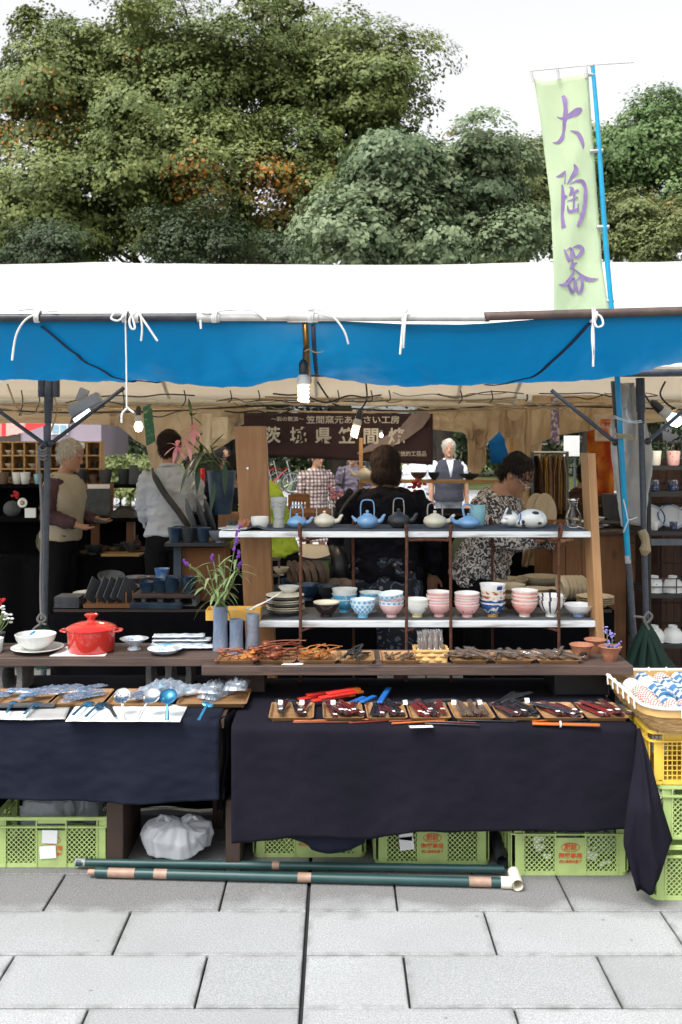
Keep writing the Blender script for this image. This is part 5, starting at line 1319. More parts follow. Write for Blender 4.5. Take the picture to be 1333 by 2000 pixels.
# ================================================================ trays
def tray_mesh(w, d, h=.016, m='tray_wood'):
    b = MB(); b.box((0, 0, .003), (w - .028, d - .028, .006)); ringbox(b, w - .026, d - .026, .016, 0, h, .004, .024)
    return b.mesh('tray', m, 35)
def tray(px0, px1, Yf, d, z, label, group, rz=0):
    w = X(px1, Yf) - X(px0, Yf)
    return tag(link('tray', tray_mesh(w, d), loc=(X((px0 + px1) / 2, Yf + d / 2), Yf + d / 2, z), rot=(0, 0, rz)), label, 'tray', group)
def spoon_mesh(L, bw, m, thick=.35, hw=.0035):
    b = MB(); b.ball((-L / 2 + bw * .8, 0, .004), (bw, bw * .72, bw * thick), 12, 8)
    b.tube(spline([(-L / 2 + bw * 1.4, 0, .005), (0, 0, .009), (L / 2, 0, .005)], 4), [hw * .9] * 4 + [hw] * 4 + [hw * 1.2], 6, flat=.6)
    return b.mesh('spoon', m, 60)
def fork_mesh(L, m, n=4, hw=.0035, tl=.03, tw=.02):
    b = MB(); b.tube(spline([(-L / 2 + tl + .014, 0, .005), (0, 0, .009), (L / 2, 0, .004)], 4), [hw * .8] * 4 + [hw] * 4 + [hw * 1.3], 6, flat=.5)
    b.ball((-L / 2 + tl + .008, 0, .005), (.014, tw * .5, .003), 10, 6)
    for k in range(n): y = (k / (n - 1) - .5) * tw * .86; b.tube(spline([(-L / 2 + tl + .006, y, .005), (-L / 2 + tl * .4, y, .008), (-L / 2, y, .006)], 3), [.0015] * 6 + [.0008], 5)
    return b.mesh('fork', m, 60)
def heap(name, meshes, n, px0, px1, y0, y1, z, label, cat, group, ang=(0, .5), lift=.02, rx=.25, scale=(.9, 1.1)):
    for i in range(n):
        Y = random.uniform(y0, y1); px = random.uniform(px0, px1)
        o = link(name, random.choice(meshes), loc=(X(px, Y), Y, z + lift * i / n + random.uniform(0, .004)), rot=(random.uniform(-rx, rx), random.uniform(-.12, .12), random.gauss(ang[0], ang[1])), scale=random.uniform(*scale))
        tag(o, label, cat, group)
TP = 3.955; td = .19
trays = [(427, 505, 'wooden tray of round spoons at the left end of the plank'), (506, 582, 'wooden tray heaped with reddish ladles'), (582, 662, 'wooden tray of honey-brown forks'), (660, 733, 'wooden tray of black spoons'),
         (741, 819, 'wooden tray of short dark sticks'), (874, 951, 'wooden tray of wrapped sticks right of the chip basket'), (955, 1037, 'wooden tray of wrapped sticks, middle of the three wrapped trays'), (1040, 1128, 'wooden tray of wrapped sticks next to the terracotta pots')]
for a, b_, lab in trays: tray(a, b_, TP, td, PZ, lab, 'spoon trays on the plank')
s_ch = [spoon_mesh(.14, .018, 'chestnut'), spoon_mesh(.12, .015, 'chestnut')]; s_ho = [spoon_mesh(.10, .017, 'honey_wood'), spoon_mesh(.09, .015, 'honey_wood')]; s_bk = [spoon_mesh(.10, .012, 'ebony', hw=.0045)]
l_ch = [spoon_mesh(.16, .020, 'chestnut', .5), spoon_mesh(.17, .016, 'chestnut')]; f_ho = [fork_mesh(.11, 'honey_wood', 3, .004, .025, .018)]
st_d = [MB().tube([(-.045, 0, .005), (.045, 0, .005)], [.0045, .0035], 6).mesh('stick', 'brown_ware')]
heap('wooden_spoon', s_ho, 7, 462, 500, TP + .03, TP + .09, PZ + .010, 'honey coloured spoon fanned at the front of the leftmost spoon tray', 'spoon', 'honey spoons in the leftmost tray', (1.9, .3), .03)
heap('wooden_spoon', s_ch, 6, 440, 462, TP + .05, TP + .13, PZ + .010, 'chestnut spoon lying in the leftmost spoon tray', 'spoon', 'chestnut spoons in the leftmost tray', (.5, .4), .03)
heap('wooden_ladle', l_ch, 22, 520, 570, TP + .03, TP + .15, PZ + .010, 'reddish ladle heaped in the second spoon tray', 'ladle', 'ladles in the second tray', (.35, .35), .05)
heap('wooden_fork', f_ho, 22, 600, 648, TP + .03, TP + .12, PZ + .010, 'honey-brown fork heaped in the third tray', 'fork', 'forks in the third tray', (1.1, .4), .035)
heap('black_spoon', s_bk, 14, 680, 716, TP + .03, TP + .12, PZ + .010, 'black lacquered spoon in the fourth tray', 'spoon', 'black spoons in the fourth tray', (1.2, .4), .03)
heap('wooden_stick', st_d, 14, 752, 808, TP + .03, TP + .10, PZ + .010, 'short dark stick in the flat tray left of the chip basket', 'stick', 'short dark sticks', (1.35, .35), .012)
tag(MB().poly([W(552, 1300, 0) * 0 + Vector((X(550, 3.95), 3.945, PZ + .0012)), Vector((X(558, 3.95), 3.985, PZ + .0012)), Vector((X(594, 3.95), 3.98, PZ + .0012)), Vector((X(592, 3.95), 3.950, PZ + .0012)), Vector((X(574, 3.95), 3.940, PZ + .0012))], .001, (0, 0, 1)).build('price_card', 'paper', world=True), 'white cloud-shaped price card on the front of the plank', 'card')
pc = [o for o in COL.objects if o.name == 'price_card'][0]
MB().box((0, 0, .0018), (.05, .006, .0004)).build('writing', 'ink_black', pc).location = (0, .005, 0)

# wrapped chopstick packets
def packet(L, w, m, lab=True, fm='clear_film'):
    t = thing('packet', 'packet', 'packet')
    sb = MB()
    for y in (-w * .25, w * .25): sb.tube([(-L / 2, y, .006), (L / 2, y * .8, .006)], [w * .27, w * .18], 6)
    sb.build('chopsticks', m, t)
    f = MB().grid(14, 4, lambda u, v: Vector((lerp(-L * .56, L * .56, u), (v - .5) * w * (1.25 + .1 * math.sin(u * 20)), .011 - .006 * abs(v - .5) * 2 + .0025 * fbm(u * 9, v * 3, L * 50 + w * 300))))
    f.build('film', fm, t, smooth=30)
    if lab: MB().box((-L * .42, 0, .0132), (L * .09, w * .7, .0008)).build('label', 'paper', t)
    return t
pk = {}
for m in ('maroon_lacquer', 'red_lacquer', 'black_lacquer', 'chestnut', 'brown_ware'):
    pk[m] = packet(.165, .021, m, m in ('maroon_lacquer', 'red_lacquer')); 
pk['long'] = packet(.19, .020, 'black_lacquer', False)
pk['short'] = packet(.14, .015, 'brown_ware', False)
used = set()
def put_packet(key, x, y, z, rz, label, group, rx=0, ry=0, scale=1):
    o = pk[key] if key not in used else dup(pk[key])
    used.add(key); o.location = (x, y, z); o.rotation_euler = (rx, ry, rz); o.scale = (scale,) * 3
    tag(o, label, 'packet', group)
FT, FD, TZ = 3.645, .225, .587
ft = [(526, 616), (629, 711), (713, 794), (795, 877), (879, 961), (964, 1047), (1049, 1130), (1132, 1216)]
ordn = ['leftmost', 'second', 'third', 'fourth', 'fifth', 'sixth', 'seventh', 'rightmost']
mixes = [['maroon_lacquer', 'maroon_lacquer', 'black_lacquer'], ['red_lacquer', 'maroon_lacquer', 'chestnut'], ['maroon_lacquer', 'maroon_lacquer', 'black_lacquer'], ['maroon_lacquer', 'black_lacquer', 'red_lacquer'], ['red_lacquer', 'maroon_lacquer', 'brown_ware'], ['black_lacquer', 'black_lacquer', 'maroon_lacquer'], ['maroon_lacquer', 'red_lacquer', 'black_lacquer'], ['maroon_lacquer', 'black_lacquer', 'red_lacquer']]
for i, (a, b_) in enumerate(ft):
    tray(a, b_, FT, FD, TZ, f'{ordn[i]} of the wooden trays of chopsticks on the dark cloth', 'chopstick trays on the dark cloth', random.uniform(-.03, .03))
    n = [6, 8, 8, 10, 9, 10, 9, 8][i]
    for k in range(n):
        px = lerp(a + 15, b_ - 15, (k + random.uniform(.2, .8)) / n); Y = FT + FD / 2 + random.uniform(-.012, .02)
        if i == 0 and 562 < px < 572: continue
        put_packet(random.choice(mixes[i]), X(px, Y), Y, TZ + .009 + random.choice((0, .006, .012)), R(90) + random.gauss(.05 if i < 5 else .45, .16), f'film-wrapped chopsticks in the {ordn[i]} tray on the dark cloth', f'chopsticks in the {ordn[i]} tray', scale=random.uniform(.95, 1.1), rx=random.uniform(-.15, .15))
for i in (5, 6, 7):
    a, b_ = trays[i][:2]
    for k in range(11):
        Y = TP + td / 2 + random.uniform(-.02, .025); px = lerp(a + 8, b_ - 8, (k + random.random()) / 11)
        put_packet('short', X(px, Y), Y, PZ + .010 + random.uniform(0, .018), R(90) + random.gauss(.3, .5), f'clear-wrapped thin sticks in the {["first", "second", "third"][i - 5]} tray right of the chip basket', f'wrapped sticks tray {["one", "two", "three"][i - 5]}', scale=random.uniform(.9, 1.15), rx=random.uniform(-.3, .3))
# loose chopsticks and paper sleeves
def sleeve(px0, py0, px1, py1, m, label, group, w=.026, z=None, Y0=None, cat='packet', name='paper_sleeve', h=.008):
    z = z or TZ + .006
    p = [Vector((X(px, (CAMH - z) * F / (py - HY)), (CAMH - z) * F / (py - HY), z)) for px, py in ((px0, py0), (px1, py1))]
    d = p[1] - p[0]
    o = MB().box((0, 0, 0), (d.length, w, h)).build(name, m, loc=(p[0] + p[1]) / 2, rot=(0, 0, math.atan2(d.y, d.x)), bevel=.002)
    return tag(o, label, cat, group)
for i, (a, b_, c, d) in enumerate([(585, 1366, 655, 1352), (600, 1358, 690, 1346), (610, 1369, 690, 1356), (625, 1363, 706, 1350), (640, 1355, 700, 1345)]):
    o = sleeve(a, b_, c, d, 'red_paper', f'flat red chopstick sleeve fanned behind the second and third trays, {ORD[i]} from the table', 'red sleeves', z=TZ + .004 + .009 * i)
    MB().box((.5 * (o.dimensions.x or .12) - .012, 0, 0), (.03, .0265, .0085)).build('gold_end', 'orange_lacquer', o)
for i, (a, b_, c, d) in enumerate([(688, 1372, 712, 1362), (706, 1371, 732, 1360), (746, 1366, 760, 1344), (742, 1372, 752, 1356)]): sleeve(a, b_, c, d, 'blue_paper', 'short blue chopstick sleeve behind the third tray', 'blue sleeves', w=.022, z=TZ + .02 + .006 * i)
for i in range(9):
    px = random.choice((800, 830, 850, 880, 980, 1000, 1020, 990)) + random.uniform(-12, 12); Y = random.uniform(3.84, 3.90)
    put_packet('long', X(px, Y), Y, TZ + .006 + .006 * (i % 4), random.gauss(.35, .12) + (.6 if px > 950 else 0), 'long black wrapped chopsticks lying behind the trays', 'long packets behind the trays')
for i, (a, b_, c, d, m) in enumerate([(572, 1411, 688, 1410, 'chestnut'), (574, 1408, 690, 1406, 'orange_lacquer'), (670, 1406, 780, 1404, 'orange_lacquer'), (682, 1412, 830, 1403, 'red_lacquer'), (760, 1409, 880, 1403, 'chestnut'), (765, 1413, 870, 1407, 'orange_lacquer'), (830, 1413, 938, 1416, 'black_lacquer'), (840, 1409, 930, 1412, 'maroon_lacquer'), (900, 1407, 1010, 1409, 'black_lacquer'), (1040, 1409, 1080, 1406, 'orange_lacquer'), (1100, 1409, 1202, 1404, 'black_lacquer'), (1000, 1407, 1100, 1405, 'black_lacquer')]):
    sleeve(a, b_, c, d, m, 'loose lacquered chopstick lying along the front edge of the dark cloth', 'loose chopsticks', w=.006, cat='chopsticks', name='chopstick', h=.006, z=TZ + .003 + .001 * (i % 3))
o = sleeve(1040, 1413, 1172, 1416, 'orange_lacquer', 'orange wooden spatula tied with white string at the cloth edge', None, w=.016, cat='spatula', name='spatula')
MB().lathe([(.012, -.003), (.012, .003)], 10, M=Matrix.Rotation(R(90), 4, 'Y')).build('string', 'cord', o).location = (-.02, 0, 0)
def card(px, py, w, h, z, label, tilt=0, rz=0, m='paper'):
    Y = (CAMH - z) * F / (py - HY)
    o = MB().box((0, 0, 0), (w, h, .0012)).build('price_card', m, loc=(X(px, Y), Y, z + h / 2 * math.sin(tilt)), rot=(tilt, 0, rz), bevel=.0004)
    MB().box((0, 0, .001), (w * .7, h * .12, .0003)).build('writing', 'ink_black', o).location = (0, h * .1, 0)
    return tag(o, label, 'card', 'price cards')
card(823, 1419, .085, .025, TZ + .002, 'white price card lying at the front edge of the dark cloth', 0, .1)
for i, px in enumerate((548, 590, 651, 792, 887, 938, 1030)): card(px, 1376 if i != 6 else 1372, .018, .018, TZ + .03, f'small white price card standing in the chopstick trays, {["first", "second", "third", "fourth", "fifth", "sixth", "seventh"][i]} from the left', 1.1, random.uniform(-.3, .3))
# chip basket
cb = thing('chip_basket', 'woven wood-chip basket of wrapped sticks in the middle of the plank', 'basket', (X(843, 4.0), 4.0 + .04, PZ))
bw2, bd, bh = .125, .10, .052
for side in range(4):
    w = bw2 if side % 2 == 0 else bd; y = -(bd if side % 2 == 0 else bw2) / 2
    for k in range(3): MB().grid(16, 1, lambda u, v: Vector((lerp(-w / 2, w / 2, u), y + .0025 * math.sin(u * 15 + k * 3.14) - .0035 * v * k, .002 + k * .0165 + v * .0155))).build('band', 'chip_wood', cb, solid=.0016).rotation_euler = (0, 0, side * math.pi / 2)
    for k in range(5):
        x = lerp(-w / 2, w / 2, (k + .5) / 5); MB().box((x, y, bh / 2), (w / 5 * .8, .0022, bh)).build('stake', 'chip_wood', cb).rotation_euler = (0, 0, side * math.pi / 2)
MB().box((0, 0, .002), (bw2, bd, .003)).build('bottom', 'chip_wood', cb)
for k in range(9): put_packet('short', cb.location.x + lerp(-.045, .045, k / 8), cb.location.y + random.uniform(-.01, .03), PZ + .055, R(90), 'wrapped stick packet standing in the chip basket', 'packets in the chip basket', rx=0, ry=-1.0 + random.uniform(-.1, .1), scale=.85)
for kk in pk:
    if kk not in used:
        for ch in list(pk[kk].children): bpy.data.objects.remove(ch)
        bpy.data.objects.remove(pk[kk])
# terracotta pots
POT = [(.0005, .003), (.026, .0), (.028, .004), (.036, .03), (.0465, .056), (.049, .058), (.047, .06), (.0435, .056), (.034, .03), (.0005, .012)]
def pot(px, Y, label, k=1): return tag(MB().lathe([(r * k, z * k) for r, z in POT], 30).build('flower_pot', 'terracotta', loc=(X(px, Y), Y, PZ), smooth=60), label, 'pot', 'terracotta pots')
a = pot(1136, 4.06, 'terracotta pot with a scorched patch, left of the three'); MB().ball((0, -.030, .028), (.016, .012, .014), 10, 8).build('scorch_mark', 'scorch', a)
pot(1163, 4.18, 'terracotta pot standing behind the other two', .95); a = pot(1192, 4.03, 'terracotta pot with lavender flowers at the plank end', .98); MB().ball((.034, -.012, .035), (.010, .012, .012), 10, 8).build('scorch_mark', 'scorch', a)
# vases and their flowers
VZ = PZ
def vase(px, Y, rb, rm, rt, h, m, label):
    return lathe_thing('vase', label, 'vase', px, Y, PZ, [(.0005, .003), (rb, 0), (rb * 1.01, .01), (rm, h * .55), (rt * .98, h * .93), (rt, h), (rt * .88, h), (rm * .85, h * .6), (.0005, .02)], m, 'tall vases on the plank', 32, sx=1)
vase(431, 4.15, .033, .029, .031, .200, 'vase_blue', 'tallest blue-grey vase, holding the salvia')
vase(462, 4.14, .030, .027, .029, .147, 'vase_blue', 'middle plain blue-grey vase, shortest of the three')
vase(494, 4.16, .033, .027, .029, .166, 'vase_grey', 'ribbed grey vase with rust-stained lip by the wooden post')
def flower_stem(t, pts, r=.0022, m='stem_green'): MB().tube(spline(pts, 6), r, 6).build('stem', m, t, world=True)
def leaf(t, p, d, L, w, m, droop=.3, name='leaf'):
    p = Vector(p); d = Vector(d).normalized(); side = d.cross(Vector((0, 0, 1)))
    side = side.normalized() if side.length > .01 else Vector((1, 0, 0))
    def f(u, v):
        wd = w * math.sin(math.pi * min(1, u * .9 + .06)) * (v - .5)
        return p + d * L * u + Vector((0, 0, -droop * L * u * u)) + side * wd + Vector((0, 0, .15 * abs(wd)))
    MB().grid(6, 2, f).build(name, m, t, world=True)
sv = thing('salvia', 'leggy salvia with narrow drooping leaves and purple spikes in the tallest vase', 'plant', (X(431, 4.15), 4.15, PZ + .19))
tips = [((362, 1098), (400, 1130)), ((415, 1087), (424, 1130)), ((428, 1083), (430, 1130)), ((460, 1065), (448, 1130)), ((466, 1080), (455, 1130)), ((470, 1100), (450, 1150)), ((385, 1120), (410, 1160)), ((440, 1095), (438, 1150)), ((405, 1105), (418, 1150))]
for i, (tp_, md) in enumerate(tips):
    base = W(431 + random.uniform(-8, 8), 1186, 4.15); yv = random.uniform(-.07, .05)
    m1 = W(*md, 4.15 + yv * .6); t1 = W(*tp_, 4.15 + yv)
    flower_stem(sv, [base, lerp(base, m1, .5) + Vector((random.uniform(-.01, .01), 0, 0)), m1, t1])
    for k in range(9):
        f = random.uniform(.1, .9); q = lerp(lerp(base, m1, min(1, f * 2)), t1, max(0, f * 2 - 1))
        a = random.uniform(0, 6.28); leaf(sv, q, (math.cos(a), math.sin(a) * .6, random.uniform(-.2, .7)), random.uniform(.045, .095), random.uniform(.010, .017), 'sage_leaf', random.uniform(.3, 1.1))
    if i in (0, 1, 3, 4, 5):
        dr_ = (t1 - m1).normalized(); nfl = 16 if i == 3 else 7
        fb_ = MB()
        for k in range(nfl): c = t1 + dr_ * (k * .0055 * (1.2 if i == 3 else .8) - .02) + Vector((random.uniform(-.006, .006), random.uniform(-.006, .006), random.uniform(-.004, .004))); fb_.ball(c, (.0058, .0058, .0068), 7, 5)
        fb_.build('flower_spike', 'purple_petal', sv, world=True)
lv = thing('lavender', 'lavender-blue blossoms in the end terracotta pot', 'plant', (X(1192, 4.03), 4.03, PZ + .03))
for (px, py, n) in ((1186, 1232, 5), (1196, 1240, 6), (1190, 1258, 6), (1205, 1262, 7), (1188, 1268, 4)):
    t1 = W(px, py, 4.03); base = W(1191, 1285, 4.03)
    flower_stem(lv, [base, lerp(base, t1, .5) + Vector((random.uniform(-.008, .008), 0, 0)), t1])
    fb_ = MB()
    for k in range(n * 3): fb_.ball(t1 + Vector((random.gauss(0, .007), random.gauss(0, .006), random.gauss(0, .007))), (.0042, .0042, .003), 6, 4)
    fb_.build('blossom', 'lavender_petal', lv, world=True)
for k in range(6): a = random.uniform(0, 6.28); leaf(lv, W(1191, 1285, 4.03), (math.cos(a), math.sin(a), 1.2), .035, .006, 'stem_green', .1)

# yellow card tray on the left end of the lower board
yt = thing('card_tray', 'yellow card tray of small items at the left end of the lower board', 'tray', (X(458, 4.33), 4.33, LZ + .004))
w = S(104, 4.33)
for (c, d) in [((0, 0, .002), (w, .11, .003)), ((0, -.055, .022), (w, .003, .044)), ((0, .055, .022), (w, .003, .044)), ((-w / 2, 0, .022), (.003, .107, .044)), ((w / 2, 0, .022), (.003, .107, .044))]: MB().box(c, d).build('side', 'yellow_card', yt)
for k in range(14): tag(MB().ball((0, 0, 0), (random.uniform(.006, .012), .008, .006), 8, 6).build('chopstick_rest', random.choice(['white_glaze', 'sky_glaze', 'dark_ware', 'white_glaze']), loc=yt.location + Vector((random.uniform(-.09, .09), random.uniform(-.04, .04), .03 + random.uniform(0, .014))), rot=(0, 0, random.uniform(0, 3))), 'tiny glazed chopstick rest heaped in the yellow card tray', 'chopstick rest', 'rests in the yellow tray')
tag(MB().grid(6, 6, lambda u, v: lerp(lerp(W(482, 1193, 4.28), W(500, 1182, 4.36), v), lerp(W(545, 1160, 4.28), W(552, 1153, 4.36), v), u) + Vector((0, 0, -.006 * math.sin(u * 3.1)))).build('paper', 'paper', world=True, solid=.001), 'creased paper propped against the yellow card tray', 'paper')

# ================================================================ left table
# papers with display cutlery
def sheet(label, pts, z, m='paper', name='paper'):
    P_ = []
    for px, py in pts: Y = (CAMH - z) * F / (py - HY); P_.append(Vector((X(px, Y), Y, z)))
    return tag(MB().grid(12, 5, lambda u, v: lerp(lerp(P_[0], P_[1], u), lerp(P_[3], P_[2], u), v) + Vector((0, 0, .004 * abs(fbm(u * 5, v * 3, pts[0][0]))))).build(name, m, world=True, solid=.0008), label, 'paper')
LT = .597
sheet('white textured paper under the silver and blue serving spoons', [(128, 1409), (352, 1410), (368, 1377), (150, 1376)], LT + .004)
sheet('white paper at the far left under the small forks', [(-30, 1405), (50, 1406), (60, 1390), (-20, 1388)], LT + .003)
sheet('pale green printed paper between the two white ones', [(40, 1407), (128, 1405), (138, 1380), (60, 1380)], LT + .0015, 'pale_plastic')
tag(MB().box((0, 0, 0), (S(112, 3.8), .05, .006)).build('slate_plate', 'slate_ware', loc=(X(52, 3.80), 3.80, LT + .012), rot=(0, 0, .05)), 'flat grey slate plate at the far left behind the small forks', 'plate')
def tool(px0, py0, px1, py1, me, label, name, z=LT + .012, cat='spoon', group=None, k=1):
    Ya, Yb_ = (CAMH - z) * F / (py0 - HY), (CAMH - z) * F / (py1 - HY)
    a, b_ = Vector((X(px0, Ya), Ya, z)), Vector((X(px1, Yb_), Yb_, z)); d = b_ - a
    xs = [v.co.x for v in me.vertices]; L = max(xs) - min(xs)
    return tag(link(name, me, loc=(a + b_) / 2 - Vector((0, 0, .004)), rot=(0, -.06, math.atan2(d.y, d.x)), scale=d.length / L), label, cat, group)
def tool3(px0, py0, px1, py1, me, label, name, z=0, cat='spoon'):
    # bowl end propped on the tray rim, handle end on the cloth
    Yh = (CAMH - LT - .010) * F / (py1 - HY); b_ = W(px1, py1, Yh)
    a = W(px0, py0, Yh + .085); xs = [v.co.x for v in me.vertices]; r0 = .034
    ex = (b_ - a).normalized(); ez = (Vector((0, -.75, .66)) - ex * ex.dot(Vector((0, -.75, .66)))).normalized(); ey = ez.cross(ex)
    k = 1.0
    if 'fork' not in me.name: me = ladle_mesh(me.materials[0].name, .033, (b_ - a).length + .033, name == 'skimmer', .6 if name == 'ladle' else .35)
    else: k = ((b_ - a).length + .02) / (max(xs) - min(xs))
    xs = [v.co.x for v in me.vertices]
    M_ = Matrix((ex, ey, ez)).transposed().to_4x4()
    o = link(name, me, loc=b_ - ex * max(xs) * k, rot=M_.to_euler(), scale=k); return tag(o, label, cat)
sp_b = spoon_mesh(.12, .018, 'blue_steel'); fk_b = fork_mesh(.12, 'blue_steel', 4); kn = MB().tube([(-.06, 0, .004), (-.02, 0, .005), (.06, 0, .004)], [.009, .004, .004], 6, flat=.3).mesh('knife', 'dark_ware')
tool(178, 1371, 143, 1402, sp_b, 'small blue steel spoon at the left of the white paper', 'spoon'); tool(204, 1373, 168, 1404, fk_b, 'small blue steel fork on the white paper', 'fork', cat='fork'); tool(212, 1376, 226, 1404, kn, 'small dark butter knife on the white paper', 'knife', cat='knife')
tool(28, 1370, 14, 1396, sp_b, 'small blue spoon at the far left on the slate plate', 'spoon'); tool(78, 1372, 48, 1398, fk_b, 'small blue fork at the far left on the slate plate', 'fork', cat='fork')
def ladle_mesh(m, r, L, holes=False, deep=.5):
    b = MB()
    prof = [(r * math.sin(a), r * deep * (1 - math.cos(a))) for a in np.linspace(.02, 1.45, 9)]
    b.lathe(prof, 24, (-L / 2 + r, 0, 0), sx=1.12)
    if holes:
        for rr_, n_ in ((.33, 5), (.66, 10)):
            for k in range(n_): a = 6.28 * k / n_; b.ball((-L / 2 + r + r * rr_ * math.cos(a) * 1.12, r * rr_ * math.sin(a), r * deep * (1 - math.cos(math.asin(rr_))) + .0012), (.0024, .0024, .0012), 6, 4, mi=1)
    b.tube(spline([(-L / 2 + 2 * r, 0, r * deep * .9), (-L / 2 + 2.4 * r, 0, r * deep), (L / 2, 0, .004)], 4), [.005] * 5 + [.0045, .006, .0075, .008], 8, flat=.4)
    return b.mesh('ladle', [m, 'black_drape'], 60)
tool3(240, 1362, 242, 1405, ladle_mesh('steel', .034, .15, True, .35), 'round steel skimmer with holes on the white paper', 'skimmer', LT + .03, 'skimmer')
tool3(296, 1362, 270, 1406, ladle_mesh('steel', .034, .16, False, .35), 'round steel serving spoon on the white paper', 'serving_spoon', LT + .03)
tool3(330, 1366, 327, 1408, ladle_mesh('blue_steel', .033, .15, False, .6), 'blue steel ladle at the right of the white paper', 'ladle', LT + .03, 'ladle')
tool3(412, 1366, 388, 1408, fork_mesh(.15, 'blue_steel', 5, .006, .05, .055), 'blue steel salad server with tines lying on the navy cloth', 'salad_server', LT + .02, 'server')
# trays of bagged cutlery
def film_sheet(w, d, h, seed, m='bag_film'):
    return MB().grid(22, 16, lambda u, v: Vector(((u - .5) * w * (1 + .1 * fbm(v * 4, seed)), (v - .5) * d * (1 + .12 * fbm(u * 4, seed, 2)), .004 + h * (math.sin(math.pi * u) * math.sin(math.pi * v)) ** .4 * (.55 + .9 * abs(fbm(u * 5, v * 5, seed)))))).mesh('bag', m, 179)
lt = [(-70, 5, 'wooden tray of bagged cutlery cut by the left edge'), (6, 110, 'wooden tray of bagged blue spoons, second from the left edge'), (112, 214, 'wooden tray of bagged blue forks, third from the left edge'), (216, 345, 'wooden tray of bagged blue butter knives under the serving spoons'), (350, 490, 'wooden tray under the heap of bagged ladles')]
for a, b_, lab in lt: tray(a, b_, 3.80, .24, LT, lab, 'trays of bagged cutlery')
for i, (a, b_, lab) in enumerate(lt[:4]):
    for k in range(8):
        Y = 3.92 + random.uniform(-.07, .07); px = lerp(a + 18, b_ - 18, random.random())
        t = thing('bagged_cutlery', f'bagged blue steel cutlery in the {["tray cut by the left edge", "tray of blue spoons", "tray of blue forks", "tray of butter knives"][i]}', 'cutlery', (X(px, Y), Y, LT + .010 + .004 * k), f'bagged cutlery tray {["one", "two", "three", "four"][i]}', random.gauss(.5, .35))
        link('cutlery', [sp_b, sp_b, fk_b, kn][i], t, scale=1.0); link('bag', film_sheet(.135, .042, .012, k + i * 9, 'blue_film'), t)
for k in range(9):
    px, py = random.uniform(310, 470), random.uniform(1335, 1362); z = LT + .012 + .012 * (k % 4); Y = min(3.95, (CAMH - z) * F / (py - HY) + .02)
    t = thing('bagged_ladle', 'bagged steel or blue ladle in the crinkled heap right of the papers', 'ladle', (X(px, Y), Y, z), 'heap of bagged ladles', random.gauss(1.0, .6))
    link('ladle', ladle_mesh(['steel', 'blue_steel', 'steel'][k % 3], .03, .13), t); link('bag', film_sheet(.17, .09, .03, k + 50, 'bag_film'), t)
# crockery on the casserole plank
Z1 = PZL
lathe_thing('saucer', 'white saucer under the ribbed bowl', 'saucer', 74, 4.12, Z1, [(.0005, .003), (.05, .002), (.075, .008), (.108, .02), (.107, .022), (.07, .012), (.0005, .008)], 'white_glaze', seg=40)
rb_ = thing('ribbed_bowl', 'white ribbed bowl with a blue spoon in it', 'bowl', (X(70, 4.12), 4.12, Z1 + .010))
b = MB(); prof = [(.0005, .004), (.034, 0), (.038, .006), (.062, .02), (.078, .045), (.084, .064), (.082, .065), (.074, .045), (.055, .02), (.0005, .012)]
for i in range(1):
    seg = 72
    vs, fs = [], []
    for j, (r, z) in enumerate(prof):
        for k in range(seg): w_ = 6.2832 * k / seg; q = r * (1 + (.018 * math.cos(w_ * 24) if 2 <= j <= 4 else 0)); vs.append((q * math.cos(w_), q * math.sin(w_), z))
    for j in range(len(prof) - 1):
        for k in range(seg): fs.append((j * seg + k, j * seg + (k + 1) % seg, (j + 1) * seg + (k + 1) % seg, (j + 1) * seg + k))
    b.add(vs, fs)
b.build('body', 'white_glaze', rb_, smooth=50)
o = link('spoon', sp_b, loc=rb_.location + Vector((-.035, -.02, .055)), rot=(0, 2.6, .5), scale=.7); tag(o, 'blue spoon resting in the white ribbed bowl', 'spoon')
cs = thing('casserole', 'glossy red enamel casserole with lid on the brown plank', 'casserole', (X(179, 4.13), 4.13, Z1 + .002))
MB().lathe([(.0005, .0), (.088, 0), (.094, .006), (.099, .085), (.101, .09), (.098, .092), (.094, .085), (.088, .008), (.0005, .006)], 44).build('body', 'red_enamel', cs, smooth=50)
li = MB().lathe([(.103, .090), (.105, .096), (.099, .101), (.085, .108), (.06, .117), (.02, .124), (.0005, .125)], 44).build('lid', 'red_enamel', cs, smooth=50)
MB().lathe([(.018, .120), (.015, .128), (.016, .136), (.027, .146), (.029, .151), (.020, .155), (.0005, .156)], 24).build('knob', 'red_enamel', li, smooth=60)
for s_ in (-1, 1): MB().tube(spline([(s_ * .095, -.035, .084), (s_ * .118, -.025, .086), (s_ * .124, 0, .086), (s_ * .118, .025, .086), (s_ * .095, .035, .084)], 4), .007, 8, flat=.6).build('handle', 'red_enamel', cs)
Y = 4.11; o = MB().poly([(X(97, 4.03), 4.03, Z1 + .0008), (X(205, 4.03), 4.03, Z1 + .0008), (X(220, 4.2), 4.22, Z1 + .0008), (X(128, 4.2), 4.22, Z1 + .0008)], .0008, (0, 0, 1)).build('paper', 'paper', world=True); tag(o, 'printed paper sheet under the red casserole', 'paper')
lathe_thing('footed_dish', 'footed dish with blue marbled pattern beside the casserole', 'dish', 262, 4.16, Z1, [(.0005, .004), (.026, 0), (.028, .003), (.018, .016), (.024, .024), (.058, .046), (.060, .048), (.052, .045), (.0005, .028)], 'marbled_blue', wob=.01)
lathe_thing('shallow_dish', 'shallow blue marbled dish in front of the oblong plates', 'dish', 323, 4.08, Z1, [(.0005, .003), (.035, .001), (.05, .008), (.074, .024), (.072, .026), (.048, .013), (.0005, .008)], 'marbled_blue', wob=.012)
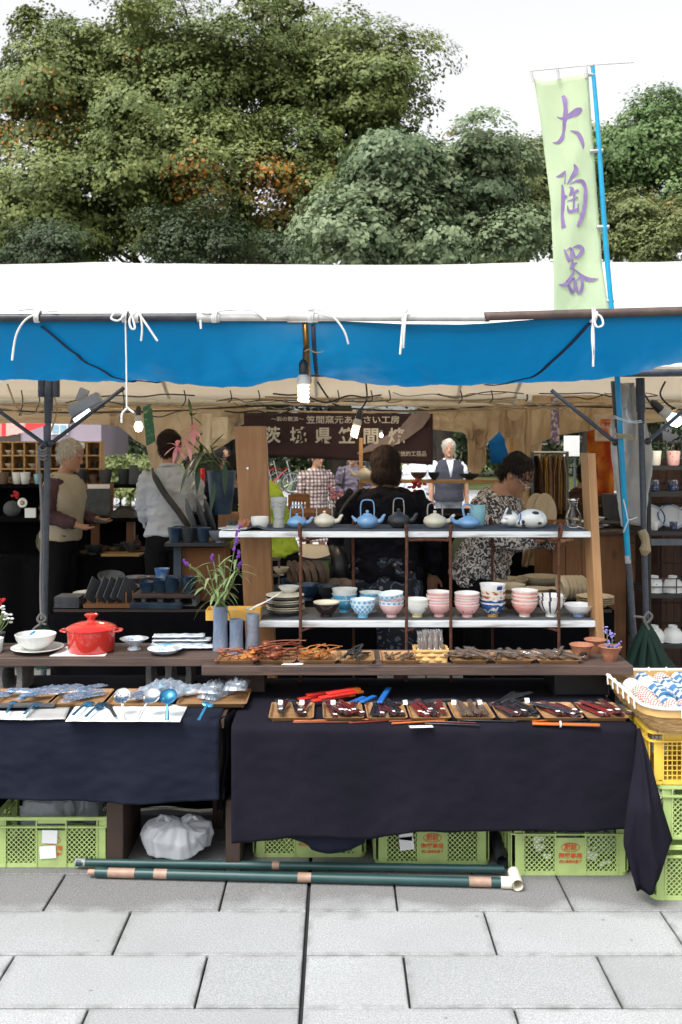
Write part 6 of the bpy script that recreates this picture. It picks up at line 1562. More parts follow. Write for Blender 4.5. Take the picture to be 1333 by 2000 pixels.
for i, (a, b_, Y, z) in enumerate([(296, 405, 4.22, .004), (300, 412, 4.25, .016), (330, 418, 4.16, .004), (300, 400, 4.27, .028)]):
    w = S(b_ - a, Y)
    tag(MB().grid(18, 5, lambda u, v: Vector(((u - .5) * w, (v - .5) * .06 + .003 * fbm(u * 8, 1, i), .004 + .006 * abs(v - .5) * 2 + .003 * fbm(u * 9, v * 4, i)))).build('oblong_plate', 'marbled_blue', loc=(X((a + b_) / 2, Y), Y, Z1 + z), rot=(0, 0, random.uniform(-.05, .05)), solid=.006), ['oblong marbled plate, lowest of the pile behind the shallow dish', 'oblong marbled plate, second of the pile behind the shallow dish', 'oblong marbled plate lying separately nearer the tall vase', 'oblong marbled plate topping the pile behind the shallow dish'][i], 'plate', 'oblong plates')
lathe_thing('cup', 'white cup cut by the left edge of the plank', 'cup', -12, 4.10, Z1, [(.0005, .003), (.03, 0), (.035, .01), (.04, .06), (.038, .06), (.0005, .01)], 'white_glaze')
rf = thing('potted_flower', 'red and white flowers at the left edge above the plank', 'plant', (X(-8, 4.22), 4.22, Z1))
MB().lathe([(.0005, 0), (.03, 0), (.04, .06), (.037, .06), (.0005, .02)], 16).build('pot', 'dark_ware', rf)
for (px, py, m, n) in ((2, 1172, 'red_petal', 10), (10, 1200, 'white_petal', 6), (18, 1208, 'white_petal', 5), (4, 1190, 'white_petal', 4)):
    c = W(px, py, 4.22); flower_stem(rf, [W(-6, 1240, 4.22), lerp(W(-6, 1240, 4.22), c, .6) + Vector((.01, 0, 0)), c], .002)
    fb_ = MB()
    for k in range(n): fb_.ball(c + Vector((random.gauss(0, .008), random.gauss(0, .008), random.gauss(0, .007))), (.009, .008, .005), 7, 5)
    fb_.build('petals', m, rf, world=True)
for k in range(10): a = random.uniform(0, 6.28); leaf(rf, W(-2 + random.uniform(-6, 6), 1215 + random.uniform(-10, 10), 4.22), (math.cos(a), math.sin(a), .6), .04, .02, 'sage_leaf', .3)
sheet
# ================================================================ cup basket on the right
BX0, BX1, BY0, BY1, BZ = 1.065, 1.66, 3.43, 4.02, .590
bk = thing('basket', 'wide cane basket with white lashed rim full of cups, on the yellow crate', 'basket', ((BX0 + BX1) / 2, (BY0 + BY1) / 2, BZ))
bwid, bdep = BX1 - BX0, BY1 - BY0
for k in range(13):
    z = .004 + k * .0058; ww = bwid - .11 + .09 * (k / 12) ** .7; pts = rrect(ww, bdep - .11 + .09 * (k / 12) ** .7, .08, 6); pts.append(pts[0])
    P_ = []
    for i in range(len(pts) - 1):
        n = max(2, int(math.hypot(pts[i + 1][0] - pts[i][0], pts[i + 1][1] - pts[i][1]) / .02))
        for q in range(n): P_.append(Vector((lerp(pts[i][0], pts[i + 1][0], q / n), lerp(pts[i][1], pts[i + 1][1], q / n), z)))
    P_.append(P_[0].copy())
    for i, p in enumerate(P_): p.x *= 1 + .006 * math.sin(i * 1.57 + k * 3.14); p.y *= 1 + .006 * math.sin(i * 1.57 + k * 3.14); p.z += .0012 * math.sin(i * .9 + k)
    MB().tube(P_, .0042, 6, cap=False).build('cane', 'basket_cane', bk)
MB().box((0, 0, .003), (bwid - .12, bdep - .12, .004)).build('bottom', 'basket_cane', bk)
for k in range(22): MB().box((lerp(-bwid / 2 + .07, bwid / 2 - .07, k / 21), 0, .0065), (.012, bdep - .13, .003)).build('slat', 'basket_cane', bk)
b = MB(); ringbox(b, bwid - .005, bdep - .005, .085, .072, .102, .006); b.build('rim', 'chip_wood', bk, smooth=35)
rp = rrect(bwid, bdep, .085, 8); rp.append(rp[0]); MB().tube([(x, y, .104) for x, y in rp], .006, 8, cap=False).build('rim_cane', 'white_cane', bk)
acc = 0
for (xa, ya), (xb, yb) in zip(rp, rp[1:]):
    n = max(1, round(math.hypot(xb - xa, yb - ya) / .075))
    for q in range(n):
        x, y = lerp(xa, xb, (q + .5) / n), lerp(ya, yb, (q + .5) / n); nx, ny = (x / abs(x) if abs(x) > bwid / 2 - .03 else 0), (y / abs(y) if abs(y) > bdep / 2 - .03 else 0)
        if abs(xb - xa) + abs(yb - ya) < .03 and q == 0 and random.random() < .95: continue
        MB().tube(spline([(x - nx * .008, y - ny * .008, .098), (x, y, .112), (x + nx * .007, y + ny * .007, .10), (x + nx * .005, y + ny * .005, .074)], 3), .0035, 6).build('lashing', 'white_cane', bk)
CUP = [(.0005, .003), (.020, .003), (.021, 0), (.025, 0), (.0275, .008), (.0335, .03), (.0345, .075), (.033, .0755), (.032, .03), (.0005, .010)]
def cup_row(x, y0, y1, z, mats, label, group, n, slope=0):
    for i in range(n):
        y = lerp(y0, y1, i / max(1, n - 1)); m = mats[i % len(mats)]
        o = link('teacup', bowl_mesh(m, CUP, 1.05), loc=(x + random.uniform(-.002, .002), y, z + slope * i), rot=(R(-90) + random.uniform(-.02, .02), 0, random.uniform(-.04, .04)))
        tag(o, label if n == 1 else f'{label}, {ORD[i]} from the front', 'cup', group)
# bottoms face the viewer: the cup axis points away (mouth at +y)
zc = BZ + .048
cup_row(1.150, 3.475, 3.70, zc, ['cup_red_text'], 'red-script teacup in the front left nested row of the basket', 'front left row of cups', 6, .003)
cup_row(1.222, 3.49, 3.62, zc, ['cup_blue_text', 'cup_red_text'], 'teacup in the second front row of the basket', 'second front row of cups', 3)
cup_row(1.294, 3.48, 3.62, zc, ['cup_red_text', 'white_glaze'], 'teacup in the third front row of the basket', 'third front row of cups', 3)
cup_row(1.366, 3.48, 3.62, zc, ['cup_blue_text'], 'teacup in the fourth front row, at the picture edge', 'fourth front row of cups', 3)
cup_row(1.160, 3.84, 3.86, zc + .012, ['white_glaze'], 'white teacup showing its base at the back left of the basket', None, 1)
cup_row(1.225, 3.70, 3.92, zc + .016, ['cup_navy', 'cup_blue_text', 'white_glaze', 'cup_navy'], 'navy patterned teacup in the second back row of the basket', 'second back row of cups', 4)
cup_row(1.297, 3.68, 3.92, zc + .016, ['cup_navy', 'cup_blue_text', 'cup_navy', 'cup_red_text'], 'navy patterned teacup in the third back row of the basket', 'third back row of cups', 4)
cup_row(1.369, 3.70, 3.92, zc + .016, ['cup_blue_text', 'cup_navy', 'cup_navy'], 'patterned teacup in the back row at the picture edge', 'fourth back row of cups', 4)
# ================================================================ interior of the tent
mat('batik', (.40, .05, .02), .85, col2=(.55, .20, .03), scale=9, lo=.42, hi=.58, transl=.25, tcol=(.6, .12, .03))
mat('poster', (.62, .52, .40), .8); mat('strip_purple', (.16, .10, .16), .7, col2=(.45, .42, .46), scale=30, lo=.5, hi=.56)
mat('plaque_green', (.03, .12, .06), .7, col2=(.25, .3, .12), scale=40, lo=.58, hi=.62)
mat('card_brown', (.24, .11, .05), .85, col2=(.20, .09, .04), scale=4)
mat('mustard', (.42, .22, .03), .85); mat('fawn', (.36, .26, .17), .85); mat('rosewood', (.16, .07, .05), .85, col2=(.3, .18, .1), scale=25)
mat('umber', (.07, .04, .03), .9); mat('gold_cloth', (.40, .28, .10), .8, col2=(.25, .12, .05), scale=20)
def cloth_table(label, px0, px1, Y0, Y1, z, m='black_drape'):
    t = thing('display_table', label, 'table', (X((px0 + px1) / 2, Y0), Y0, 0))
    x0, x1 = X(px0, Y0), X(px1, Y0)
    MB().box(((x0 + x1) / 2, (Y0 + Y1) / 2, z - .016), (x1 - x0 - .02, Y1 - Y0 - .02, .03)).build('table_top', 'dark_leg', t, world=True)
    def f(u, v):
        x = lerp(x0, x1, u)
        if v < .3: return Vector((x, lerp(Y1, Y0, v / .3), z + .002 * fbm(x * 6, v * 9)))
        s_ = (v - .3) / .7; return Vector((x, Y0 - .025 * s_ * math.sin(x * 15 + fbm(x * 3, 0) * 3), lerp(z, .01, s_)))
    MB().grid(50, 24, f).build('cloth', m, t, world=True, solid=.002)  # table cloth, carried to the ground to make the space below read black
    for s_, xx in ((-1, x0), (1, x1)): MB().grid(10, 8, lambda u, v: Vector((xx + .02 * s_ * v * math.sin(u * 9), lerp(Y0, Y1, u), lerp(z - .004, .01, v)))).build('side_cloth', m, t, world=True, solid=.002)
    return t
def yat(py, z): return (CAMH - z) * F / (py - HY)
def bput(px, py, z, m, label, group, k=1.0, prof=BOWL, kz=1, name='bowl', cat='bowl', n=1, pitch=.016, tilt=None):
    Y = yat(py, z)
    for i in range(n): tag(link(name, bowl_mesh(m, prof, k, kz, 26), loc=(X(px, Y), Y, z + i * pitch), rot=tilt or (0, 0, random.uniform(0, 6))), label, cat, group)
CYL = [(.0005, .002), (.03, 0), (.034, .01), (.04, .085), (.0385, .085), (.032, .012), (.0005, .008)]
TUM = [(.0005, .002), (.028, 0), (.031, .008), (.045, .088), (.0435, .088), (.03, .012), (.0005, .008)]
OVAL = [(.0005, .003), (.05, .001), (.07, .006), (.092, .014), (.091, .016), (.068, .009), (.0005, .007)]
# --- back-left display with pigeonholes
rk = thing('display_rack', 'tall black-draped display rack with orange posts along the back left', 'rack', (X(110, 8), 8.0, 0))
for (px0, px1, py, Yf, th) in [(-200, 282, 946, 8.1, .03), (-200, 275, 1012, 7.9, .03), (-200, 280, 1088, 7.75, .03)]:
    z = Zp(py, Yf); MB().box(((X(px0, Yf) + X(px1, Yf)) / 2, Yf + .2, z - th / 2), (X(px1, Yf) - X(px0, Yf), .4, th)).build('shelf_board', 'black_drape', rk, world=True)
for px, y0, y1, Yp in ((212, 946, 1012, 8.2), (187, 1016, 1076, 8.0), (256, 1016, 1076, 8.0), (285, 946, 1000, 8.2)):
    MB().box((X(px, Yp), Yp, (Zp(y0, Yp) + Zp(y1, Yp)) / 2), (S(15, Yp), .05, Zp(y0, Yp) - Zp(y1, Yp))).build('post', 'cabinet_wood', rk, world=True)
MB().grid(30, 6, lambda u, v: Vector((lerp(X(-200, 8.44), X(200, 8.44), u), 8.46 + .03 * math.sin(u * 30), lerp(Zp(948, 8.44), .02, v)))).build('drape', 'black_drape', rk, world=True, solid=.003)
MB().grid(30, 6, lambda u, v: Vector((lerp(X(-200, 8.2), X(300, 8.2), u), 8.22 + .02 * math.sin(u * 40), lerp(Zp(1014, 8.2), .02, v)))).build('drape', 'black_drape', rk, world=True, solid=.003)  # added black sheet, darkens the gap where bright plaza would show
MB().grid(30, 6, lambda u, v: Vector((lerp(X(-200, 7.74), X(282, 7.74), u), 7.74 + .02 * math.sin(u * 40), lerp(Zp(1090, 7.74), .02, v)))).build('drape', 'black_drape', rk, world=True, solid=.003)
Yq = 8.25; pz0, pz1 = Zp(944, Yq), Zp(863, Yq); ph = thing('pigeonhole_shelf', 'pale pine pigeonhole shelf of small bowls at the back left', 'shelf', (X(80, Yq), Yq, pz0))
cols = [-22, 2, 25, 48, 72, 97, 122, 146, 170, 196]; xs = [X(c, Yq) for c in cols]
for x in xs: MB().box((x, Yq + .07, (pz0 + pz1) / 2), (.014, .15, pz1 - pz0)).build('divider', 'shelf_pine', ph, world=True)
for k in range(4): MB().box(((xs[0] + xs[-1]) / 2, Yq + .07, lerp(pz0 + .008, pz1 - .002, k / 3)), (xs[-1] - xs[0] + .012, .145, .012)).build('shelf', 'shelf_pine', ph, world=True)
MB().box(((xs[0] + xs[-1]) / 2, Yq + .15, (pz0 + pz1) / 2), (xs[-1] - xs[0], .008, pz1 - pz0)).build('back', 'shelf_pine', ph, world=True)
for r in range(3):
    for c in range(9):
        if r == 0 and c in (0, 4): continue
        m = 'cream_glaze' if c < 4 and (r, c) != (1, 2) else random.choice(['brown_ware', 'dark_ware', 'slate_ware'])
        z = lerp(pz0 + .008, pz1 - .002, r / 3) + .006
        tag(link('bowl', bowl_mesh(m, random.choice([BOWL, TUM]) if c > 4 else BOWL, .62, 1, 20), loc=((xs[c] + xs[c + 1]) / 2, Yq + .06, z)), f'bowl in the {["bottom", "middle", "top"][r]} pigeonhole row, {["first", "second", "third", "fourth", "fifth", "sixth", "seventh", "eighth", "ninth"][c]} column', 'bowl', 'bowls in the pigeonholes')
MB().box((X(158, Yq - .01), Yq - .012, Zp(870, Yq)), (S(16, Yq), .003, S(11, Yq))).build('price_card', 'paper', ph, world=True)
zb = Zp(946, 8.1)
for i, (px, k, m) in enumerate([(34, .9, 'white_glaze'), (50, .9, 'white_glaze'), (75, .75, 'teal_glaze'), (137, 1.1, 'dark_ware'), (160, 1.15, 'dark_ware'), (183, .7, 'brown_ware'), (207, 1.1, 'slate_ware'), (243, 1.15, 'dark_ware'), (268, 1.0, 'slate_ware'), (8, .9, 'brown_ware')]):
    tag(link('pot', bowl_mesh(m, TUM, k * 1.1, 1.1, 22), loc=(X(px, 8.18), 8.18, zb)), f'{["small white", "small white", "green", "large dark", "large dark", "low brown", "grey cylinder", "dark", "grey", "brown"][i]} pot below the pigeonholes, {["first", "second", "third", "fourth", "fifth", "sixth", "seventh", "eighth", "ninth", "at the far left"][i]}' + (' from the left' if i < 9 else ''), 'pot', 'pots below the pigeonholes')
lathe_thing('cylinder_vase', 'tall dark cylinder vase before the hedge', 'vase', 261, 8.14, zb, [(.0005, 0), (.036, 0), (.038, .01), (.034, .155), (.031, .155), (.0005, .02)], 'slate_ware')
z2 = Zp(1012, 7.9)
fs_ = thing('framed_slab', 'grey stoneware slab leaning in a wooden frame behind the old man', 'slab', (X(184, 8.0), 8.0, z2))
MB().box((0, 0, .115), (.265, .02, .21), rx=-.1).build('slab', 'slate_ware', fs_, bevel=.004); MB().box((0, .05, .135), (.29, .015, .27), rx=-.1).build('frame', 'cabinet_wood', fs_)
MB().box((.03, .03, .245), (.18, .004, .035), rx=-.1).build('price_card', 'paper', fs_)
tag(MB().grid(16, 8, lambda u, v: Vector((X(244 + (u - .5) * 52, 8.0), 8.0 + (v - .5) * .25, z2 + .005 + .085 * math.sin(math.pi * u) ** .5 * math.sin(math.pi * v) ** .5 + .01 * fbm(u * 5, v * 4)))).build('bag', 'black_leather', world=True), 'dark folded bag on the rack beside the grey slab', 'bag')
ds = thing('daisies', 'white daisy and red bloom in a dark pot at the back left', 'plant', (X(38, 7.96), 7.96, z2))
MB().ball((X(24, 7.96) - X(38, 7.96), 0, .07), (.07, .06, .065), 14, 10).build('pot', 'slate_ware', ds)
for k in range(14): a = k / 14 * 6.28; MB().ball((.035 + .028 * math.cos(a), -.03, .12 + .028 * math.sin(a)), (.012, .004, .012), 8, 6).build('petal', 'white_petal', ds)
MB().ball((.035, -.035, .12), .012, 8, 6).build('disc', 'yellow_card', ds)
for k in range(7): MB().ball((-.02 + random.gauss(0, .014), -.02, .185 + random.gauss(0, .012)), (.015, .012, .012), 8, 6).build('red_bloom', 'red_petal', ds)
tag(MB().box((X(60, 7.9), 7.9, z2 + .042), (.085, .02, .075)).build('photo_card', 'paper', world=True), 'small pinkish photo card on the rack by the daisy', 'card')
z3 = Zp(1088, 7.75)
tag(MB().box((X(238, 7.82), 7.86, z3 + .012), (.30, .2, .02)).build('wooden_board', 'shelf_pine', world=True, bevel=.003), 'pale wooden board of dark cups on the lowest rack level', 'board')
for i in range(9): tag(link('bowl', bowl_mesh('dark_ware' if i % 2 else 'brown_ware', random.choice([BOWL, PLATE, WIDE]), random.uniform(.8, 1.3), 1, 24), loc=(X(175 + i * 12, 7.95), 7.95 + random.uniform(-.08, .08), z3 + (.024 if i > 4 else .002)), rot=(random.uniform(-.1, .1), 0, 0)), 'dark bowl or plate on the lowest level of the back rack', 'bowl', 'dark bowls on the lowest rack level')
lathe_thing('bottle', 'small dark bottle with pale label on the lowest rack level', 'bottle', 268, 7.98, z3, [(.0005, 0), (.032, 0), (.034, .09), (.012, .12), (.012, .15), (.0005, .15)], 'umber')
# --- front-left black table with square plates
T1 = .715
cloth_table('black-draped table of square plates behind the casserole', 100, 425, 5.32, 6.0, T1)
sr = thing('plate_rack', 'wooden rack holding five tilted square plates', 'rack', (X(215, 5.42), 5.42, T1))
MB().box((0, 0, .012), (.26, .12, .02)).build('base', 'card_brown', sr)
for k in range(10): MB().box((-.115 + .026 * k, -.02 + .05 * (k % 2), .05), (.008, .008, .06)).build('peg', 'chair_wood', sr)
for k, px in enumerate((186, 208, 222, 236, 249)):
    tag(MB().box((0, 0, 0), (.125, .006, .125)).build('square_plate', 'slate_ware', loc=(X(px, 5.42), 5.42, T1 + .082), rot=(0, R(32), R(62)), bevel=.002), f'square slate plate in the wooden rack, {["first", "second", "third", "fourth", "fifth"][k]} from the left', 'plate', 'square plates in the rack')
for k in range(9): tag(MB().box((0, 0, 0), (.135, .13, .0055)).build('square_plate', 'slate_ware', loc=(X(137, 5.42) + random.uniform(-.003, .003), 5.42, T1 + .005 + k * .0068), rot=(0, 0, random.uniform(-.05, .05)), bevel=.0015), f'square slate plate in the flat stack left of the rack, {ORD[k]} from the bottom', 'plate', 'flat stack of square plates')
tag(MB().tube([W(140, 1177, 5.38), W(163, 1160, 5.46)], [.004, .005], 6).build('chopstick', 'red_lacquer', world=True), 'red-brown chopsticks lying on the flat plate stack', 'chopsticks')
for k in range(5): tag(MB().box((0, 0, 0), (.28, .05, .004)).build('long_plate', 'ink_blue_ware', loc=(X(306, 5.36), 5.36, T1 + .004 + k * .006), rot=(0, 0, random.uniform(-.02, .02)), bevel=.001), f'long flat dark plate at the front of the black table, {ORD[k]} from the bottom', 'plate', 'long flat plates')
lathe_thing('bowl', 'large dark bowl tilted on top of another beside the rack', 'bowl', 217, 5.75, T1 + .075, [(r * 1.0, z) for r, z in [(.0005, .006), (.03, 0), (.06, .02), (.078, .055), (.076, .056), (.055, .024), (.0005, .012)]], 'dark_ware').rotation_euler = (.25, .1, 0)
lathe_thing('bowl', 'large dark bowl under the tilted one beside the rack', 'bowl', 217, 5.75, T1, [(.0005, .006), (.045, 0), (.07, .03), (.082, .075), (.08, .076), (.06, .03), (.0005, .012)], 'dark_ware')
lathe_thing('bowl', 'wide dark bowl in the middle of the black table', 'bowl', 257, 5.72, T1 + .02, [(.0005, .006), (.04, 0), (.07, .025), (.088, .05), (.086, .051), (.06, .026), (.0005, .012)], 'dark_ware')
lathe_thing('bowl', 'pale blue bowl behind the wide dark bowl', 'bowl', 268, 5.95, T1 + .045, [(.0005, .006), (.04, 0), (.06, .02), (.078, .045), (.076, .046), (.055, .02), (.0005, .012)], 'vase_grey')
lathe_thing('dish', 'white oval dish edge behind the square plates', 'dish', 178, 5.7, T1 + .02, [(r * 1.1, z) for r, z in OVAL], 'white_glaze')
zc_ = T1 + .075
tag(MB().box((X(325, 5.45), 5.5, zc_ - .012), (.34, .26, .022)).build('small_board', 'plank_dark', world=True, bevel=.003), 'dark board of little blue cups on a concrete block', 'board')
block('grey concrete block under the board of little blue cups', (X(332, 5.45), 5.5, T1 + .001), (.30, .16, .05), holes=3)
for k, (px, n) in enumerate(((287, 3), (312, 4), (334, 5))):
    for q in range(n): tag(link('oval_cup', bowl_mesh('ink_blue_ware', TUM, .85, .5, 24), loc=(X(px, 5.45), 5.45, zc_ + q * .011), rot=(.15, .1, q * .3), scale=(1.15, .85, 1)), f'blue oval cup in the {["left", "middle", "right"][k]} nested stack on the dark board, {ORD[q]} from below', 'cup', f'{["left", "middle", "right"][k]} stack of blue cups')
lathe_thing('cup', 'bright blue and white cup behind the stacked oval cups', 'cup', 317, 5.6, zc_ + .035, [(r * .95, z * .85) for r, z in TUM], 'ink_blue_ware').data.materials[0] = MAT['cup_blue_drip'] if 'cup_blue_drip' in MAT else mat('cup_blue_drip', (.03, .12, .35), .3, col2=(.45, .58, .68), scale=7, lo=.45, hi=.6)
lathe_thing('goblet', 'dark blue footed goblet at the right end of the dark board', 'goblet', 370, 5.42, zc_, [(.0005, .002), (.018, 0), (.02, .006), (.018, .012), (.034, .03), (.037, .06), (.042, .09), (.040, .09), (.032, .04), (.0005, .025)], 'ink_blue_ware')
for k, px in enumerate((312, 345)): lathe_thing('pot', ['dark rimmed pot behind the black table', 'dark rimmed pot nearer the cardboard box'][k], 'pot', px - 20, 5.95, T1 + .04, [(.0005, 0), (.05, 0), (.07, .05), (.068, .05), (.0005, .01)], 'slate_ware')
# cardboard box, black shelf, cups, oval plates, lily pot
tag(MB().box((X(398, 5.58), 5.72, (Zp(1070, 5.58) + T1) / 2 + .0), (S(84, 5.58), .26, Zp(1070, 5.58) - T1)).build('cardboard_box', 'card_brown', world=True, bevel=.003), 'brown cardboard box standing on the black table', 'box')
tag(MB().box((X(345, 5.5), 5.55, (Zp(1066, 5.5) + T1 + .04) / 2), (S(15, 5.5), .03, Zp(1066, 5.5) - T1)).build('prop', 'grey_felt', world=True), 'grey prop post under the black shelf of dark cups', 'post')
zs = Zp(1058, 5.5)
tag(MB().box((X(382, 5.45), 5.62, zs - .012), (S(120, 5.45), .34, .022)).build('black_shelf', 'black_plastic', world=True, bevel=.002), 'black shelf with dark cups and standing oval plates', 'shelf')
for k, px in enumerate((342, 368, 398)): tag(link('tumbler', bowl_mesh('ink_blue_ware' if k != 1 else 'dark_ware', TUM, .93, .95, 26), loc=(X(px, 5.50), 5.50, zs)), f'dark blue tumbler on the black shelf, {["first", "second", "third"][k]} from the left', 'cup', 'tumblers on the black shelf')
for k, px in enumerate((352, 386)): tag(link('tumbler', bowl_mesh('dark_ware', TUM, .9, .95, 26), loc=(X(px, 5.62), 5.62, zs)), f'dark tumbler in the second row of the black shelf, {["nearer the edge", "nearer the post"][k]}', 'cup', 'tumblers on the black shelf')
for k, px in enumerate((369, 390, 406)): tag(link('oval_plate', bowl_mesh('slate_ware', OVAL, 1.0, 1, 30), loc=(X(px, 5.66), 5.66, zs + .125), rot=(0, R(72), R(25)), scale=(1.15, .62, 1)), f'oval dark plate standing on edge, {["first", "second", "third"][k]} behind the tumblers', 'plate', 'standing oval plates')
lathe_thing('bowl', 'pale blue-grey bowl at the right end of the black shelf', 'bowl', 430, 5.45, zs, [(r * 1.0, z) for r, z in BOWL], 'vase_grey')
tag(MB().box((X(450, 5.6), 5.75, (Zp(1006, 5.6) + zs) / 2), (S(50, 5.6), .24, Zp(1006, 5.6) - zs)).build('crate_box', 'cabinet_wood', world=True, bevel=.003), 'brown wooden box under the big lily pot', 'box')
zl = Zp(1006, 5.65)
lathe_thing('tall_pot', 'tall dark flared pot holding the lilies', 'pot', 433, 5.7, zl, [(.0005, 0), (.055, 0), (.058, .01), (.075, .16), (.084, .25), (.080, .25), (.065, .1), (.0005, .02)], 'dark_ware').data.materials[0] = MAT['ink_blue_ware']
ly = thing('lily', 'pink lilies with dark pointed leaves in the tall flared pot', 'plant', (X(433, 5.7), 5.7, zl + .2))
for k, (pts) in enumerate([[(430, 925), (405, 880), (380, 850), (374, 800)], [(425, 920), (398, 900), (382, 885)], [(420, 920), (400, 890), (368, 862)], [(432, 920), (418, 900), (392, 905)], [(440, 915), (420, 890), (412, 870)]]):
    P_ = [W(*p, 5.68 - .05 * i) for i, p in enumerate(pts)]; flower_stem(ly, P_, .0045)
    sp_ = spline(P_, 6)
    for q in range(7): a = random.uniform(0, 6.28); leaf(ly, random.choice(sp_[3:]), (math.cos(a), math.sin(a) * .5 - .2, random.uniform(-.5, .8)), random.uniform(.08, .13), random.uniform(.018, .028), 'dark_leaf', random.uniform(0, .7))
for px, py, n in ((378, 838, 7), (346, 872, 6), (368, 868, 4)):
    c = W(px, py, 5.5)
    for k in range(n): a = k / n * 6.28 + .3; leaf(ly, c, (math.cos(a), -.5, math.sin(a)), .075, .028, 'pink_petal', .4, 'petal')
for px, py in ((374, 800), (350, 815), (342, 835)): leaf(ly, W(px + 4, py + 14, 5.5), (-.5, 0, 1), .06, .02, 'stem_green', 0, 'bud')
for px, py in ((388, 905), (372, 905), (395, 925), (400, 880), (385, 890), (440, 905), (420, 940)): leaf(ly, W(px, py, 5.5), (random.uniform(-.8, .4), -.3, random.uniform(-1, -.2)), .12, .032, 'dark_leaf', .5)
# --- centre table behind the shelves
T2 = .735
cloth_table('dark-draped table of bowls behind the middle of the shelves', 515, 735, 5.15, 5.8, T2)
for i, (px, py, k) in enumerate([(555, 1172, 1.25), (600, 1172, 1.4), (640, 1172, 1.3), (672, 1165, 1.15), (575, 1158, 1.3), (620, 1160, 1.2), (690, 1158, 1.1)]):
    bput(px, py, T2 + .004, 'ink_blue_ware' if i in (1, 3, 4) else 'dark_ware', f'dark bowl on the table behind the shelves, {["first", "second", "third", "fourth"][i] + " in the front row" if i < 4 else ["first", "second", "third"][i - 4] + " in the back row"}', 'dark bowls behind the shelves', k)
for i, px in enumerate((566, 576, 590, 602, 616, 624)): tag(link('standing_plate', bowl_mesh('brown_ware', PLATE, .92, 1, 26), loc=(X(px, 5.6), 5.6, T2 + .13), rot=(0, R(78), R(30 + i * 3)), scale=(1, .8, 1)), f'brown plate standing on edge behind the dark bowls, {["first", "second", "third", "fourth", "fifth", "sixth"][i]} from the left', 'plate', 'standing brown plates')
for i, px in enumerate((655, 672)): tag(link('curled_dish', bowl_mesh('brown_ware', WIDE, .8, .8, 20), loc=(X(px, 5.62), 5.62, T2 + .05), rot=(.5, .2 * i, 0)), ['curled brown dish left of the rusty bar', 'curled brown dish right of the green tube'][i], 'dish', 'curled dishes')
lathe_thing('green_tube', 'olive green cylinder vase behind the standing plates', 'vase', 636, 5.72, T2, [(.0005, 0), (.022, 0), (.022, .19), (.02, .19), (.0005, .02)], 'sage_leaf').data.materials[0] = mat('olive_glaze', (.10, .15, .02), .4)
tag(MB().box((X(617, 5.75), 5.85, Zp(1098, 5.75) + .0), (S(60, 5.75), .14, .035)).build('dark_shelf', 'slate_ware', world=True), 'grey slab shelf above the standing plates', 'shelf')
tag(MB().grid(10, 6, lambda u, v: lerp(lerp(W(586, 1085, 5.7), W(645, 1083, 5.7), u), lerp(W(588, 1062, 5.95), W(640, 1064, 5.95), u), v) + Vector((0, 0, -.02 * math.sin(u * 3.1) * (1 - v)))).build('paper', 'cream_canvas', world=True, solid=.001), 'curling cream paper lying over the grey slab shelf', 'paper')
lathe_thing('bowl', 'yellowish bowl beside the small dark frame', 'bowl', 549, 5.5, T2 + .14, [(r * .75, z * .7) for r, z in BOWL], 'cream_bowl')
sf_ = thing('wooden_stand', 'small dark wooden stand left of the standing plates', 'stand', (X(533, 5.5), 5.5, T2)); 
for c, d in [((-.035, 0, .12), (.012, .012, .24)), ((.035, 0, .12), (.012, .012, .24)), ((0, 0, .23), (.085, .06, .012)), ((0, 0, .14), (.085, .06, .010))]: MB().box(c, d).build('bar', 'plank_dark', sf_)
# --- right-hand table of cream bowls, wooden counter
T3 = .735
cloth_table('black-draped table of cream bowls behind the right end of the shelves', 945, 1200, 5.2, 6.0, T3)
for i, (px, py, k, m) in enumerate([(975, 1120, 1.55, 'cream_bowl'), (1045, 1112, 1.6, 'cream_bowl'), (1060, 1122, 1.75, 'cream_bowl'), (995, 1132, 1.7, 'cream_bowl'), (1048, 1145, 1.25, 'cream_bowl'), (1052, 1158, 1.2, 'cream_bowl'), (1086, 1140, .9, 'cream_bowl'), (1000, 1160, 1.1, 'brown_ware'), (983, 1112, .9, 'brown_ware'), (1085, 1160, .9, 'cream_bowl')]):
    Y = min(5.95, max(5.3, yat(py + 22, T3))); tag(link('bowl', bowl_mesh(m, WIDE, k, .8, 30), loc=(X(px, Y), Y, T3 + .004)), f'wide cream-lined bowl right of the print blouse, {["first", "second", "third", "fourth", "fifth", "sixth", "seventh", "eighth", "ninth", "tenth"][i]} from the back', 'bowl', 'cream bowls')
for i in range(6): tag(link('standing_plate', bowl_mesh('cream_bowl', PLATE, .8, 1, 24), loc=(X(1094 + i * 8, 5.5), 5.5, T3 + .07), rot=(0, R(84), R(20))), f'cream plate standing on edge beside the cream bowls, {["first", "second", "third", "fourth", "fifth", "sixth"][i]} in the row', 'plate', 'standing cream plates')
for i in range(4): tag(link('plate', bowl_mesh('cream_bowl', PLATE, 1.15, 1, 28), loc=(X(1163, 5.3), 5.3, T3 + .004 + i * .011)), f'cream plate stacked beside the upright on the black table, {ORD[i]} from the bottom', 'plate', 'stacked cream plates')
ctr = thing('counter', 'brown wooden counter with knots at the right side of the tent', 'counter', (X(1165, 6.0), 6.15, 0)); zt_ = Zp(1044, 6.05)
for k, (a, b_) in enumerate(((1080, 1106), (1106, 1138), (1138, 1242))): MB().box((X((a + b_) / 2, 6.05), 6.07 + .002 * k, (zt_ + .2) / 2), (S(b_ - a, 6.05) - .004, .025, zt_ - .2)).build('panel', 'cabinet_wood', ctr, world=True)
MB().box((X(1160, 6.05), 6.35, zt_ + .012), (S(168, 6.05), .66, .022)).build('counter_top', 'plank_dark', ctr, world=True, bevel=.003)
